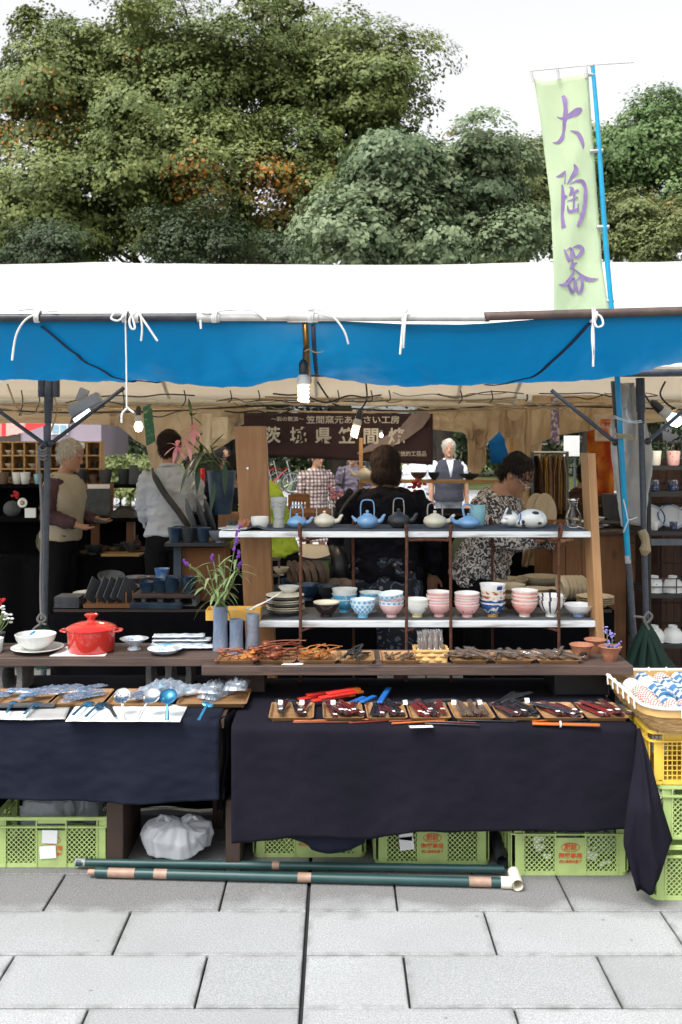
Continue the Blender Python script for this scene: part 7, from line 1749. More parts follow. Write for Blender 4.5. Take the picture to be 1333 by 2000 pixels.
for s_ in (1084, 1238): MB().box((X(s_, 6.05), 6.35, zt_ / 2), (.03, .5, zt_)).build('leg', 'cabinet_wood', ctr, world=True)
for i in range(12):
    px = random.choice((1110, 1125, 1140, 1150, 1165, 1185, 1200, 1215)) + random.uniform(-6, 6); Y = random.uniform(6.1, 6.5)
    tag(link('plate', bowl_mesh(random.choice(['brown_ware', 'slate_ware', 'cream_glaze', 'kake_stripe', 'white_glaze']), random.choice([PLATE, WIDE, OVAL]), random.uniform(.6, 1.0), 1, 24), loc=(X(px, Y), Y, zt_ + .024 + random.uniform(0, .02)), rot=(random.uniform(-.06, .06), 0, 0)), 'plate or dish among the crowded ware on the brown counter', 'plate', 'ware on the brown counter')
for i in range(6): tag(link('plate', bowl_mesh('umber', PLATE, .95, 1, 24), loc=(X(1178, 6.6), 6.6, zt_ + .03 + i * .018)), f'dark plate in the stack at the back of the brown counter, {ORD[i]} from the bottom', 'plate', 'dark stack on the counter')
lathe_thing('dark_drum', 'black drum-shaped pot at the back of the counter', 'pot', 1207, 6.5, zt_ + .023, [(.0005, 0), (.09, 0), (.1, .2), (.0005, .2)], 'black_iron')
for i, px in enumerate((1075, 1092)): tag(link('tall_plate', bowl_mesh('cream_bowl', OVAL, 1.05, 1, 26), loc=(X(px, 5.9), 6.3, Zp(1002, 6.3)), rot=(R(80), 0, 0), scale=(.75, 1.3, 1)), f'tall cream oval plate standing behind the glass vase, {["left", "right"][i]} of two', 'plate', 'tall oval plates')
tag(MB().grid(10, 10, lambda u, v: Vector((lerp(X(1048, 6.3), X(1115, 6.3), u), 6.28, lerp(zt_ + .02, Zp(1005, 6.3) - .03, v)))).build('plate_stand', 'cabinet_wood', world=True, solid=.01), 'brown wooden stand behind the cat figurine', 'stand')
# --- far shelf and chair
fsh = thing('far_shelf', 'thin wooden shelf on slender legs at the back of the tent', 'shelf', (X(850, 8.0), 8.0, 0)); zf_ = Zp(938, 8.0)
MB().box((X(855, 8.0), 8.1, zf_ - .012), (S(305, 8.0), .22, .022)).build('board', 'shelf_pine', fsh, world=True)
for px in (706, 1003): MB().box((X(px, 8.0), 8.1, .82), (.03, .03, 1.64)).build('leg', 'shelf_pine', fsh, world=True)
lathe_thing('bowl', 'dark bowl on the far thin shelf, before the vest man', 'bowl', 818, 8.05, zf_, [(r * 1.1, z) for r, z in BOWL], 'brown_ware'); lathe_thing('bowl', 'wide dark bowl on the far thin shelf, by the print blouse', 'bowl', 917, 8.05, zf_, [(r * 1.3, z) for r, z in WIDE], 'dark_ware'); lathe_thing('dish', 'small dark dish at mid far shelf', 'dish', 848, 8.05, zf_, [(r * .8, z) for r, z in BOWL], 'dark_ware')
ft_ = teapot('cream teapot on the far thin shelf left of the dark-haired woman', 712, 8.05, .075, .085, 'cream_glaze', -1, 'steel', False); ft_.location.z = zf_; del ft_['group']
lathe_thing('vase', 'slim dark vase of red flowers behind the dark-haired woman', 'vase', 810, 7.0, Zp(1010, 7.0), [(.0005, 0), (.04, 0), (.05, .07), (.03, .12), (.02, .17), (.022, .18), (.0005, .17)], 'terracotta').data.materials[0] = MAT['maroon_lacquer']
rfl = thing('red_flowers', 'red flowers in the slim dark vase', 'flowers', W(810, 950, 7.0))
for k in range(14): MB().ball((random.gauss(0, .03), random.gauss(0, .02), random.gauss(.01, .018)), (.016, .014, .01), 7, 5).build('bloom', 'red_petal', rfl)
for k in range(5): a = random.uniform(0, 6.28); leaf(rfl, W(810, 955, 7.0), (math.cos(a), 0, 1), .07, .014, 'dark_leaf', .2)
pfl = thing('pink_flowers', 'magenta flowers in a dark pot behind the cream teapot', 'flowers', W(657, 1000, 6.9))
MB().lathe([(.0005, -.08), (.03, -.08), (.035, .03), (.0005, .03)], 14).build('pot', 'dark_ware', pfl)
for k in range(14): MB().ball((random.gauss(-.01, .035), random.gauss(0, .02), random.gauss(.12, .025)), (.018, .014, .012), 7, 5).build('bloom', 'lavender_petal' if k < 1 else 'pink_petal', pfl)
for k in range(5): MB().tube([(0, 0, .03), (random.gauss(0, .03), 0, .12)], .003, 5).build('stem', 'stem_green', pfl)
wt = thing('wooden_table', 'low orange-brown wooden table at the back of the tent', 'table', (X(630, 7.0), 7.2, 0)); zw = Zp(1002, 7.0)
MB().box((X(640, 7.0), 7.25, zw - .015), (S(170, 7.0), .5, .03)).build('table_top', 'chair_wood', wt, world=True)
for px in (565, 715):
    for Y in (7.05, 7.45): MB().box((X(px, 7.0), Y, zw / 2 - .015), (.05, .05, zw - .03)).build('leg', 'chair_wood', wt, world=True)
MB().box((X(640, 7.0), 7.03, zw - .1), (S(150, 7.0), .02, .12)).build('apron', 'chair_wood', wt, world=True)
chr_ = thing('chair', 'wooden chair with slatted back right of the neon jacket', 'chair', (X(585, 7.6), 7.6, 0))
for px in (567, 602): MB().box((X(px, 7.6), 7.6, Zp(966, 7.6) / 2), (.03, .03, Zp(966, 7.6))).build('leg', 'chair_wood', chr_, world=True); MB().box((X(px, 7.6), 7.95, .22), (.03, .03, .44)).build('leg', 'chair_wood', chr_, world=True)
MB().box((X(585, 7.6), 7.6, Zp(972, 7.6)), (S(34, 7.6), .025, .06)).build('back_rail', 'chair_wood', chr_, world=True); MB().box((X(585, 7.6), 7.78, .45), (.18, .38, .03)).build('seat', 'chair_wood', chr_, world=True)
for px in (575, 581, 587, 593): MB().box((X(px, 7.6), 7.6, Zp(990, 7.6)), (.012, .012, .10)).build('slat', 'chair_wood', chr_, world=True)
cloth_table('added black-draped table darkening the gap at the back behind the bending woman', 690, 1085, 7.35, 7.9, Zp(1003, 7.35))  # both back tables are added: black fronts cover the bright ground behind
cloth_table('added black-draped table darkening the gap at the back behind the lily pot', 285, 560, 7.35, 7.9, Zp(1000, 7.35))
# --- hangings
def hang(name, label, cat, px0, px1, py0, py1, Y, m, folds=2, amp=.015, skew=0):
    return tag(MB().grid(16, 16, lambda u, v: W(lerp(px0, px1, u) + skew * v, lerp(py0, py1, v), Y) + Vector((0, amp * math.sin(u * folds * 6.28 + v) + .008 * fbm(u * 3, v * 4, px0), 0))).build(name, m, world=True, solid=.003), label, cat)
hang('batik_cloth', 'red and orange batik cloth hanging at the right back', 'cloth', 1148, 1200, 838, 1005, 7.9, 'batik', 2)
hang('blue_cloth', 'bright blue cloth glimpsed behind the tied canvas', 'cloth', 948, 1002, 812, 905, 8.7, 'blue_cloth', 1, skew=12)
po = hang('poster', 'cream paper poster with red lettering near the batik cloth', 'poster', 1162, 1196, 808, 862, 7.55, 'poster', .3, .004)
for i, (ch, px, py) in enumerate((('陶', 1180, 826), ('器', 1180, 843), ('祭', 1187, 826), ('火', 1188, 846))): btext(ch, px, py, 14, .02, 1, po, 7.53, 'crate_ink')
sg = thing('sign', 'white sign board on a stand beyond the clothes rack', 'sign', (X(1117, 9.2), 9.2, 0)); MB().box((X(1117, 9.2), 9.2, Zp(871, 9.2)), (S(30, 9.2), .02, S(40, 9.2))).build('board', 'paper', sg, world=True); MB().tube([(X(1124, 9.2), 9.22, 0), (X(1124, 9.2), 9.22, Zp(888, 9.2))], .012, 8).build('stand', 'grey_pipe', sg, world=True)
hs_ = hang('hanging_strip', 'narrow purple printed strip hanging in front of the clothes rack', 'strip', 1077, 1093, 776, 866, 6.4, 'strip_purple', .3, .004)
pl = tag(MB().poly([W(279, 795, 5.6), W(296, 788, 5.6), W(304, 862, 5.6), W(286, 871, 5.6)], .012).build('plaque', 'plaque_green', world=True, bevel=.003), 'green painted plaque hanging by the round bulb', 'plaque')
ap = hang('apron', 'beige cloth bag hanging from two hooks at the back left', 'bag', 414, 446, 815, 858, 6.9, 'cream_canvas', .6, .015); MB().tube(spline([W(418, 815, 6.9), W(422, 800, 6.9), W(430, 796, 6.9), W(440, 800, 6.9), W(444, 815, 6.9)], 5), .004, 6).build('strap', 'cream_canvas', ap, world=False) if False else None
hang('apron', 'long pale cloth hanging left of the beige bag', 'cloth', 396, 414, 808, 885, 6.95, 'cream_canvas', .8, .02)
hang('banner', 'small red and white checked cloth beyond the lily pot', 'cloth', 382, 400, 915, 950, 9.0, 'red_canvas', 1)
cr_ = thing('clothes_rack', 'metal clothes rail at the right back', 'rail', (X(1085, 7.6), 7.6, 0))
MB().tube([W(1040, 884, 7.6), W(1108, 884, 7.6)], .012, 8).build('bar', 'steel', cr_, world=True)
for px in (1040, 1108): MB().tube([(X(px, 7.6), 7.6, 0), (X(px, 7.6), 7.6, Zp(882, 7.6))], .014, 8).build('leg', 'grey_pipe', cr_, world=True)
for i, (px, m, lab) in enumerate([(1048, 'umber', 'black garment'), (1064, 'mustard', 'mustard garment'), (1073, 'fawn', 'fawn garment'), (1081, 'rosewood', 'dark patterned garment'), (1090, 'gold_cloth', 'golden patterned garment'), (1099, 'fawn', 'pale brown garment at the end')]):
    w = 15 if i else 26
    g = tag(MB().grid(8, 12, lambda u, v: W(px - w / 2 * (.35 + .65 * min(1, v * 3)) + w * (.35 + .65 * min(1, v * 3)) * u, lerp(892, 1010 - (i % 3) * 6, v), 7.6) + Vector((0, .06 * math.sin(u * 3.14) + .02 * math.sin(u * 12 + i), .01 * math.sin(u * 3.14) * (1 - v)))).build('garment', m, world=True, solid=.004), f'{lab} hanging on the clothes rail', 'garment', 'garments on the rail')
    MB().tube(spline([W(px, 880, 7.6), W(px + 2, 884, 7.6), W(px, 892, 7.6)], 4), .004, 6).build('hanger', 'steel', g, world=True) if False else None

# --- neighbour's rack at the right edge
RX0, RX1, RY = X(1268, 5.5), X(1480, 5.5), 5.5
nr = thing('wire_rack', 'black wire rack of cups and bowls at the right edge', 'rack', ((RX0 + RX1) / 2, RY, 0))
for x in (RX0, RX1):
    for Y in (RY, RY + .4): MB().tube([(x, Y, 0), (x, Y, 1.66)], .012, 8).build('post', 'black_plastic', nr, world=True)
levels = [914, 966, 1042, 1164, 1262]
for i, py in enumerate(levels):
    z = Zp(py, RY); b = MB()
    b.box(((RX0 + RX1) / 2, RY, z), (RX1 - RX0, .012, .022)).box(((RX0 + RX1) / 2, RY + .4, z), (RX1 - RX0, .012, .022)).box((RX0, RY + .2, z), (.012, .4, .022)).box(((RX0 + RX1) / 2, RY + .2, z), (RX1 - RX0, .4, .004))
    b.build('shelf', 'black_plastic', nr, world=True)
wg = MB()
for k in range(9): wg.tube([(lerp(RX0, RX1, k / 8), RY - .006, Zp(1164, RY)), (lerp(RX0, RX1, k / 8), RY - .006, Zp(1128, RY))], .0035, 5)
for py in (1130, 1146): wg.tube([(RX0, RY - .008, Zp(py, RY)), (RX1, RY - .008, Zp(py, RY))], .0035, 5)
wg.build('basket_front', 'black_plastic', nr, world=True); tag(nr.children[-1], kind='stuff')
wg = MB()
for k in range(14): wg.tube([(lerp(RX0, RX1, k / 13), RY + .41, .3), (lerp(RX0, RX1, k / 13), RY + .41, 1.62)], .003, 5)
for k in range(12): wg.tube([(RX0, RY + .413, lerp(.3, 1.6, k / 11)), (RX1, RY + .413, lerp(.3, 1.6, k / 11))], .003, 5)
o = wg.build('back_grid', 'black_plastic', nr, world=True); tag(o, kind='stuff')
MB().box(((RX0 + RX1) / 2, RY - .02, Zp(1058, RY)), (RX1 - RX0, .02, .035)).build('rail', 'grey_pipe', nr, world=True)
rowm = [('cup', ['white_glaze', 'pink_scroll', 'white_glaze', 'pink_pattern'], CYL, .95, 'white or pink cup on the top shelf of the wire rack'), ('mug', ['mug_dark', 'mug_dark', 'white_glaze', 'mug_dark'], CYL, .78, 'dark patterned mug on the second shelf of the wire rack'), ('small_cup', ['kake_stripe', 'mug_dark', 'yellow_card', 'cup_navy'], CYL, .55, 'little coloured cup on the third shelf of the wire rack'), ('bowl', ['white_glaze', 'white_glaze', 'kake_stripe'], BOWL, 1.0, 'white bowl in the wire basket'), ('bowl', ['white_glaze', 'kake_stripe', 'white_glaze'], BOWL, 1.0, 'pale bowl low on the wire rack')]
for i, (nm, ms, prof, k, lab) in enumerate(rowm):
    z = Zp(levels[i], RY) + .013
    for q in range(5):
        x = RX0 + .05 + q * .105; col_ = ['nearest the pole', 'second from the pole', 'third from the pole', 'fourth from the pole', 'fifth from the pole'][q]
        if i < 3: tag(link(nm, bowl_mesh(ms[q % len(ms)], prof, k, 1, 24), loc=(x, RY + .06, z)), f'{lab}, {col_}', 'cup', f'cups on rack shelf {["one", "two", "three"][i]}')
        else:
            for w_ in range(3): tag(link(nm, bowl_mesh(ms[(q + w_) % len(ms)], prof, k, 1, 24), loc=(x, RY + .07, z + .062 + w_ * .014), rot=(math.pi, 0, 0)), f'{lab}, upturned in the stack {col_}', 'bowl', f'upturned bowls {["in the basket", "low down"][i - 3]}')
    if i == 2:
        for q in range(4): tag(link('plate', bowl_mesh('cup_navy' if q < 2 else 'kake_stripe', OVAL, .9, 1, 24), loc=(RX0 + .07 + .12 * q, RY + .2, z + .06), rot=(R(55), 0, 0)), f'blue patterned plate leaning on the third rack shelf, {["first", "second", "third", "fourth"][q]} from the pole', 'plate', 'leaning blue plates')
MB().box(((RX0 + RX1) / 2, RY + 1.4, .8), (1.4, .04, 1.6)) 
tag(MB().grid(20, 8, lambda u, v: Vector((lerp(X(1240, 6.2), X(1700, 6.2), u), 6.4 + .04 * math.sin(u * 30), lerp(1.5, .02, v)))).build('drape', 'umber', world=True, solid=.004), 'dark brown drape behind the wire rack', 'drape')
# --- plastic sheet, ropes and weight bags at the poles
def psheet(u, v):
    px = lerp(interp([0, .2, .35, .6, 1], [1208, 1196, 1190, 1194, 1206], v), interp([0, .12, .35, .5, .8, 1], [1236, 1248, 1262, 1268, 1258, 1252], v), u); py = lerp(748, 1026, v)
    p = W(px, py, 5.08); p.y += .05 * math.sin(u * 8 + v * 4) * .5 + .03 * fbm(u * 4, v * 7, 4) - .05 * (abs(u - .5) * 2) ** 3; return p
tag(MB().grid(20, 40, psheet).build('plastic_sheet', 'pale_plastic', world=True, solid=.0015), 'bunched pale plastic sheet tied round the right-hand poles', 'sheet')
rp_ = thing('rope', 'white and jute ties binding the flag pole to the right-hand poles', 'rope', W(1230, 830, 4.9))
for pts, m in [([(1200, 812), (1215, 818), (1235, 823), (1253, 821)], 'cord'), ([(1200, 816), (1220, 822), (1240, 826), (1255, 824)], 'cord'), ([(1223, 800), (1226, 815), (1234, 824)], 'cord'), ([(1198, 850), (1215, 848), (1232, 854), (1240, 858)], 'jute'), ([(1200, 856), (1218, 854), (1238, 862)], 'jute'), ([(1202, 846), (1216, 851), (1236, 850)], 'jute'), ([(1218, 975), (1224, 1000), (1228, 1015), (1245, 1010)], 'cord'), ([(1228, 1015), (1222, 1030), (1218, 1040)], 'cord')]:
    MB().tube(spline([W(*p, 4.83) for p in pts], 5), .005 if m == 'jute' else .003, 6).build('cord', m, rp_, world=True)
MB().tube(spline([W(1254, 1035, 4.98), W(1262, 1060, 4.97), W(1258, 1085, 4.97)], 4), [.02, .022, .024, .022, .02, .024, .03, .02, .012], 8).build('tape_wrap', 'jute', rp_, world=True)
def weight_bag(label, px, ptop, pbot, hw, Y, ties):
    t = thing('weight_bag', label, 'bag', W(px, pbot, Y), 'green weight bags on the poles')
    def f(u, v):
        a = u * 2 * math.pi; w = hw * (.06 + .94 * v ** .9) * (1 + .18 * math.sin(a * 4 + v) * v + .12 * fbm(math.cos(a) * 2, math.sin(a) * 2, v * 3))
        p = W(px + w * math.cos(a) * (1 if math.cos(a) > 0 else .85), lerp(ptop, pbot, v), Y); p.y += S(w, Y) * .7 * math.sin(a); return p
    MB().grid(48, 16, f).build('sack', 'green_canvas', t, world=True, smooth=60)
    for k, dx in enumerate((-.6, -.15, .35, .7)): MB().tube(spline([W(px, ptop - 2, Y - .02), W(px + hw * dx * .5, lerp(ptop, pbot, .45), Y - S(hw, Y) * .5), W(px + hw * dx, lerp(ptop, pbot, .9), Y - S(hw, Y) * .75)], 5), .014, 6, flat=.4).build('strap', 'green_canvas', t, world=True)
    MB().tube(spline([W(px + a, ptop + b, Y - .05) for a, b in ties], 6), .006, 6).build('tie', 'grey_rope', t, world=True)
weight_bag('dark green weight bag tied to the right-hand poles behind the basket', 1262, 1212, 1345, 72, 4.75, [(-24, -8), (-6, -6), (2, 4), (12, -8), (4, -16), (-4, -2), (2, 10), (6, 18)])
weight_bag('dark green weight bag tied to the left pole behind the white bowl', 86, 1212, 1300, 40, 4.72, [(-34, 45), (-22, 20), (-6, 6), (4, -4), (-6, -12), (-12, 0), (4, 8)])
rl = thing('rope', 'grey rope looped round the left pole', 'rope', W(86, 1100, 4.93)); MB().tube(spline([W(84, 870, 4.94), W(76, 885, 4.93), (W(82, 1000, 4.93)), W(80, 1150, 4.93), W(82, 1215, 4.9)], 6), .007, 6).build('cord', 'grey_rope', rl, world=True)
for k in range(4): MB().tube(spline([W(74, 872 + k * 7, 4.93), W(84, 880 + k * 6, 4.92), W(92, 874 + k * 7, 4.93)], 4), .006, 6).build('turn', 'grey_rope', rl, world=True)
# --- bicycle far outside
def bicycle(label, px, Y, rz):
    t = thing('bicycle', label, 'bicycle', (X(px, Y), Y, 0), None, rz)
    for x in (-.52, .52):
        w = MB(); w.tube([(x + .32 * math.cos(a), 0, .34 + .32 * math.sin(a)) for a in np.linspace(0, 6.283, 28)], .018, 6, cap=False); o = w.build('wheel', 'black_plastic', t)
        r = MB(); r.tube([(x + .29 * math.cos(a), 0, .34 + .29 * math.sin(a)) for a in np.linspace(0, 6.283, 28)], .012, 6, cap=False)
        for a in np.linspace(0, 3.14, 8): r.tube([(x + .29 * math.cos(a), 0, .34 + .29 * math.sin(a)), (x - .29 * math.cos(a), 0, .34 - .29 * math.sin(a))], .003, 4)
        r.build('rim', 'steel', o)
    MB().tube([(-.52, 0, .34), (-.1, 0, .33), (.38, 0, .78), (-.22, 0, .72), (-.52, 0, .34)], .02, 6).build('frame', 'red_petal', t); MB().tube([(-.1, 0, .33), (-.24, 0, .9)], .016, 6).build('seat_post', 'steel', t)
    MB().tube([(.52, 0, .34), (.36, 0, 1.0)], .018, 6).build('fork', 'steel', t); MB().tube(spline([(.25, -.25, 1.02), (.38, -.1, 1.05), (.38, .1, 1.05), (.25, .25, 1.02)], 4), .014, 6).build('handlebar', 'black_plastic', t)
    MB().ball((-.25, 0, .93), (.13, .08, .04), 10, 6).build('saddle', 'black_plastic', t)
    MB().box((-.45, 0, .78), (.36, .28, .22)).build('carrier_basket', 'black_plastic', t)
bicycle('red-framed bicycle parked under the trees behind the neon jacket', 538, 30, .25)
bicycle('red-framed bicycle parked nearer the wooden post', 512, 31, .1)
con = thing('traffic_cone', 'small green cone beyond the bicycle', 'cone', (X(578, 32), 32, 0)); MB().lathe([(.2, 0), (.2, .03), (.14, .03), (.03, .55), (.0005, .55)], 16).build('cone', 'green_canvas', con)
# ================================================================ people
def pmat(name, base, ink, scale, th, ink2=None, kind='noise'):
    m = bpy.data.materials.new(name); m.use_nodes = True; MAT[name] = m
    t = m.node_tree; b = t.nodes['Principled BSDF']; v = coords(t, 'Object')
    if kind == 'plaid':
        sx = node(t, 'SeparateXYZ'); t.links.new(v, sx.inputs[0]); c = base
        w1 = node(t, 'TexWave', Scale=scale); w1.bands_direction = 'X'; w2 = node(t, 'TexWave', Scale=scale); w2.bands_direction = 'Z'
        for w_ in (w1, w2): t.links.new(v, w_.inputs['Vector'])
        c = mixc(t, ramp(t, w1.outputs[1], [(.45, 0.0), (.55, .7)]), base, ink); c = mixc(t, ramp(t, w2.outputs[1], [(.45, 0.0), (.55, .7)]), c, ink)
    else:
        n = node(t, 'TexVoronoi' if kind == 'vor' else 'TexNoise', Scale=scale); t.links.new(v, n.inputs['Vector'])
        if kind != 'vor': n.inputs['Detail'].default_value = 2.0; n.inputs['Distortion'].default_value = 2.0
        c = mixc(t, ramp(t, n.outputs[0], [(th, 0.0), (th + .04, 1.0)]), base, ink)
        if ink2:
            n2 = node(t, 'TexVoronoi', Scale=scale * .8); t.links.new(v, n2.inputs['Vector']); c = mixc(t, ramp(t, n2.outputs[0], [(.12, 1.0), (.18, 0.0)]), c, ink2)
    t.links.new(c, b.inputs['Base Color']); b.inputs['Roughness'].default_value = .85
pmat('print_blouse', (.03, .03, .035), (.48, .45, .42), 34, .50)
pmat('floral_skirt', (.012, .014, .022), (.10, .14, .20), 16, .58, (.30, .22, .24))
pmat('plaid_dress', (.42, .34, .30), (.05, .022, .028), 7, 0, kind='plaid')
mat('camo_bag', (.12, .10, .055), .9, col2=(.04, .045, .025), scale=22, lo=.45, hi=.55, var=0)
RAW = []
def loft(b, rings, seg=16):
    """rings: (centre, right*rx, fwd*ry)"""
    n0 = len(b.v); vs, fs = [], []
    for c, ax, ay in rings:
        for k in range(seg): w = 6.28318 * k / seg; vs.append(c + ax * math.cos(w) + ay * math.sin(w))
    for i in range(len(rings) - 1):
        for k in range(seg): k2 = (k + 1) % seg; fs.append((i * seg + k, i * seg + k2, (i + 1) * seg + k2, (i + 1) * seg + k))
    fs.append(tuple(range(seg - 1, -1, -1))); fs.append(tuple((len(rings) - 1) * seg + k for k in range(seg)))
    b.add(vs, fs)
def raw(b, name, m, parent, vox, smooth=4, amp=0, fs=8, seed=0):
    o = b.build(name, m, parent, smooth=0)
    md = o.modifiers.new('r', 'REMESH'); md.mode = 'VOXEL'; md.voxel_size = vox; md.use_smooth_shade = True
    sm = o.modifiers.new('s', 'SMOOTH'); sm.iterations = smooth; sm.factor = .5
    RAW.append((o, amp, fs, seed)); return o
TORSO = [(.84, .165, .118, .0), (.93, .165, .12, .0), (1.03, .145, .105, -.005), (1.14, .152, .110, -.005), (1.26, .170, .118, 0), (1.34, .172, .108, .005), (1.395, .135, .085, .008), (1.43, .075, .066, .008), (1.455, .056, .06, .006), (1.50, .052, .058, -.004)]
HEAD = [(1.470, .030, .04, -.028), (1.490, .050, .07, -.022), (1.52, .063, .084, -.014), (1.56, .072, .092, -.006), (1.60, .076, .096, 0), (1.64, .073, .094, .003), (1.675, .058, .077, .004), (1.695, .034, .046, .004), (1.702, .01, .012, .004)]
def person(label, px, Y, rz, h, top='black_knit', bottom='trousers_black', hair='hair_black', style='short', lean=0, hp=0, hy=0, arms=None, hem=.86, sleeve=1.0, sw=.175, wide=1.0, skirt=None, vest=None, seed=1, neck_lean=0, dx=0, collar=None, fat=1.0):
    k = h / 1.70
    t = thing('person', label, 'person', (X(px, Y), Y, 0), None, rz)
    Rl = Matrix.Rotation(lean, 4, 'X'); piv = Vector((0, 0, .92))
    def ub(p):                                            # upper body bends forward (towards -y) at the hips
        q = Rl @ (Vector(p) - piv) + piv; return q * k
    Rn = Matrix.Rotation(hp, 4, 'X') @ Matrix.Rotation(hy, 4, 'Z'); pn = Vector((0, .0, 1.46))
    def hd(p): return ub(Rn @ (Vector(p) - pn) + pn)
    def dirv(f, p, d): return f(Vector(p) + Vector(d)) - f(p)
    def ring(f, z, rx, ry, y, inf=0, kx=1, ky=1): c = (0, y, z); return (f(c), dirv(f, c, (rx * kx + inf, 0, 0)), dirv(f, c, (0, ry * ky + inf, 0)))
    arms = arms or {-1: ((-.05, .0, -.27), (-.04, -.05, -.51)), 1: ((.05, .0, -.27), (.04, -.05, -.51))}
    body = MB()
    loft(body, [ring(ub, *r, kx=wide, ky=fat) for r in TORSO]); loft(body, [ring(hd, *r) for r in HEAD])
    body.tube([hd((0, -.088, 1.60)), hd((0, -.103, 1.578)), hd((0, -.112, 1.560)), hd((0, -.096, 1.548))], [.007 * k, .010 * k, .014 * k, .009 * k], 8)
    for s_ in (-1, 1): body.ball(hd((s_ * .076, .006, 1.578)), (.012 * k, .020 * k, .030 * k), 8, 6)
    body.ball(hd((0, -.086, 1.492)), .022 * k, 8, 6)
    AR = {}
    for s_ in (-1, 1):
        S0 = ub((s_ * sw * wide, .005, 1.375)); e, w = arms[s_]; E = S0 + Vector(e) * k; H = S0 + Vector(w) * k
        AR[s_] = (S0, E, H)
        body.tube([S0 - Vector((s_ * .03 * k, 0, -.005 * k)), lerp(S0, E, .3), E, lerp(E, H, .35), H], [.052 * k, .047 * k, .039 * k, .038 * k, .027 * k], 10)
        d = (H - E).normalized(); side = d.cross(Vector((0, 1, 0) if abs(d.y) < .8 else (0, 0, 1))).normalized(); nrm = side.cross(d).normalized()
        pc_ = H + d * .045 * k
        body.tube([H - d * .01 * k, H + d * .02 * k, H + d * .055 * k, H + d * .085 * k], [.026 * k, .036 * k, .040 * k, .034 * k], 10, flat=.55)
        for f, (o_, L) in enumerate(((-.028, .062), (-.010, .075), (.009, .072), (.027, .055))):
            b0 = H + d * .075 * k + side * o_ * k
            body.tube([b0, b0 + d * L * .5 * k + nrm * .006 * k, b0 + d * L * .85 * k + nrm * .024 * k], [.0095 * k, .009 * k, .0075 * k], 7)
        b0 = H + d * .025 * k - side * .030 * k; body.tube([b0, b0 + d * .03 * k - side * .025 * k + nrm * .01 * k, b0 + d * .06 * k - side * .028 * k + nrm * .022 * k], [.012 * k, .0105 * k, .008 * k], 7)
    for s_ in (-1, 1):
        body.tube([(s_ * .085 * k, 0, .90 * k), (s_ * .092 * k, -.008 * k, .68 * k), (s_ * .095 * k, -.012 * k, .48 * k), (s_ * .097 * k, .012 * k, .30 * k), (s_ * .098 * k, .018 * k, .07 * k)], [.085 * k, .075 * k, .054 * k, .050 * k, .036 * k], 10)
    raw(body, 'body', 'skin', t, .0075 * k, 3)
    for s_ in (-1, 1):
        shb = MB(); loft(shb, [(Vector((s_ * .10 * k, yy * k, zz * k)), Vector((rx * k, 0, 0)), Vector((0, 0, rz_ * k))) for yy, zz, rx, rz_ in ((.065, .045, .03, .03), (.03, .05, .042, .045), (-.05, .04, .045, .036), (-.13, .03, .045, .026), (-.175, .026, .025, .016))], 12)
        shb.build('shoe', 'black_leather', t, smooth=60)
    # lower garment
    lb = MB()
    if skirt:
        rr = skirt; loft(lb, [(Vector((0, 0, z * k)), Vector((rx * k * wide, 0, 0)), Vector((0, ry * k * fat, 0))) for z, rx, ry in ((rr, .25, .22), (.6, .215, .175), (.8, .195, .15), (.92, .180, .135), (1.0, .165, .12))], 24)
    else:
        for s_ in (-1, 1): lb.tube([(s_ * .075 * k * wide, 0, .93 * k), (s_ * .095 * k * wide, -.008 * k, .68 * k), (s_ * .098 * k, -.012 * k, .48 * k), (s_ * .10 * k, .01 * k, .28 * k), (s_ * .10 * k, .016 * k, .06 * k)], [.108 * k * wide, .094 * k * wide, .075 * k, .072 * k, .070 * k], 12)
        loft(lb, [(Vector((0, 0, z * k)), Vector((rx * k * wide, 0, 0)), Vector((0, ry * k * fat, 0))) for z, rx, ry in ((.82, .17, .12), (.92, .176, .13), (1.0, .163, .12))], 20)
    raw(lb, 'skirt' if skirt else 'trousers', bottom, t, .014 * k, 3, .008, 7, seed)
    # upper garment
    tb = MB(); inf = .017
    rows = [r for r in TORSO if r[0] < 1.44]; rows = [(hem, rows[0][1] + .008, rows[0][2] + .010, 0)] + [r for r in rows if r[0] > hem + .04]
    loft(tb, [ring(ub, *r, inf=inf if r[0] < 1.42 else .010, kx=wide, ky=fat) for r in rows], 24)
    for s_ in (-1, 1):
        S0, E, H = AR[s_]
        pts = [S0 - Vector((s_ * .035 * k, 0, -.008 * k)), lerp(S0, E, .3), lerp(S0, E, .75), E, lerp(E, H, .4), lerp(E, H, .93)]; rs = [.066, .066, .058, .054, .050, .040]
        n = len(pts) if sleeve >= 1 else 3
        tb.tube(pts[:n], [r * k for r in rs[:n]], 12)
    raw(tb, 'top', top, t, .0105 * k, 2, .021, 13, seed + 3)
    if vest:
        vb = MB(); vr = [(hem - .03, .20, .155, 0)] + [(z, rx + .042, ry + .046, y) for z, rx, ry, y in TORSO if hem + .02 < z < 1.36] + [(1.36, .20, .145, .006), (1.40, .175, .125, .008), (1.435, .10, .095, .008)]
        loft(vb, [ring(ub, *r, kx=wide, ky=fat) for r in vr], 24); raw(vb, 'vest', vest, t, .0125 * k, 3, .009, 8, seed + 9)
    if collar:
        cb_ = MB(); cb_.tube([ub((.068 * math.cos(a), .006 + .064 * math.sin(a), 1.435 + .012 * math.sin(a))) for a in np.linspace(0, 6.283, 20)], .015 * k, 7); cb_.build('collar', collar, t, smooth=60)
    # hair
    hb_ = MB()
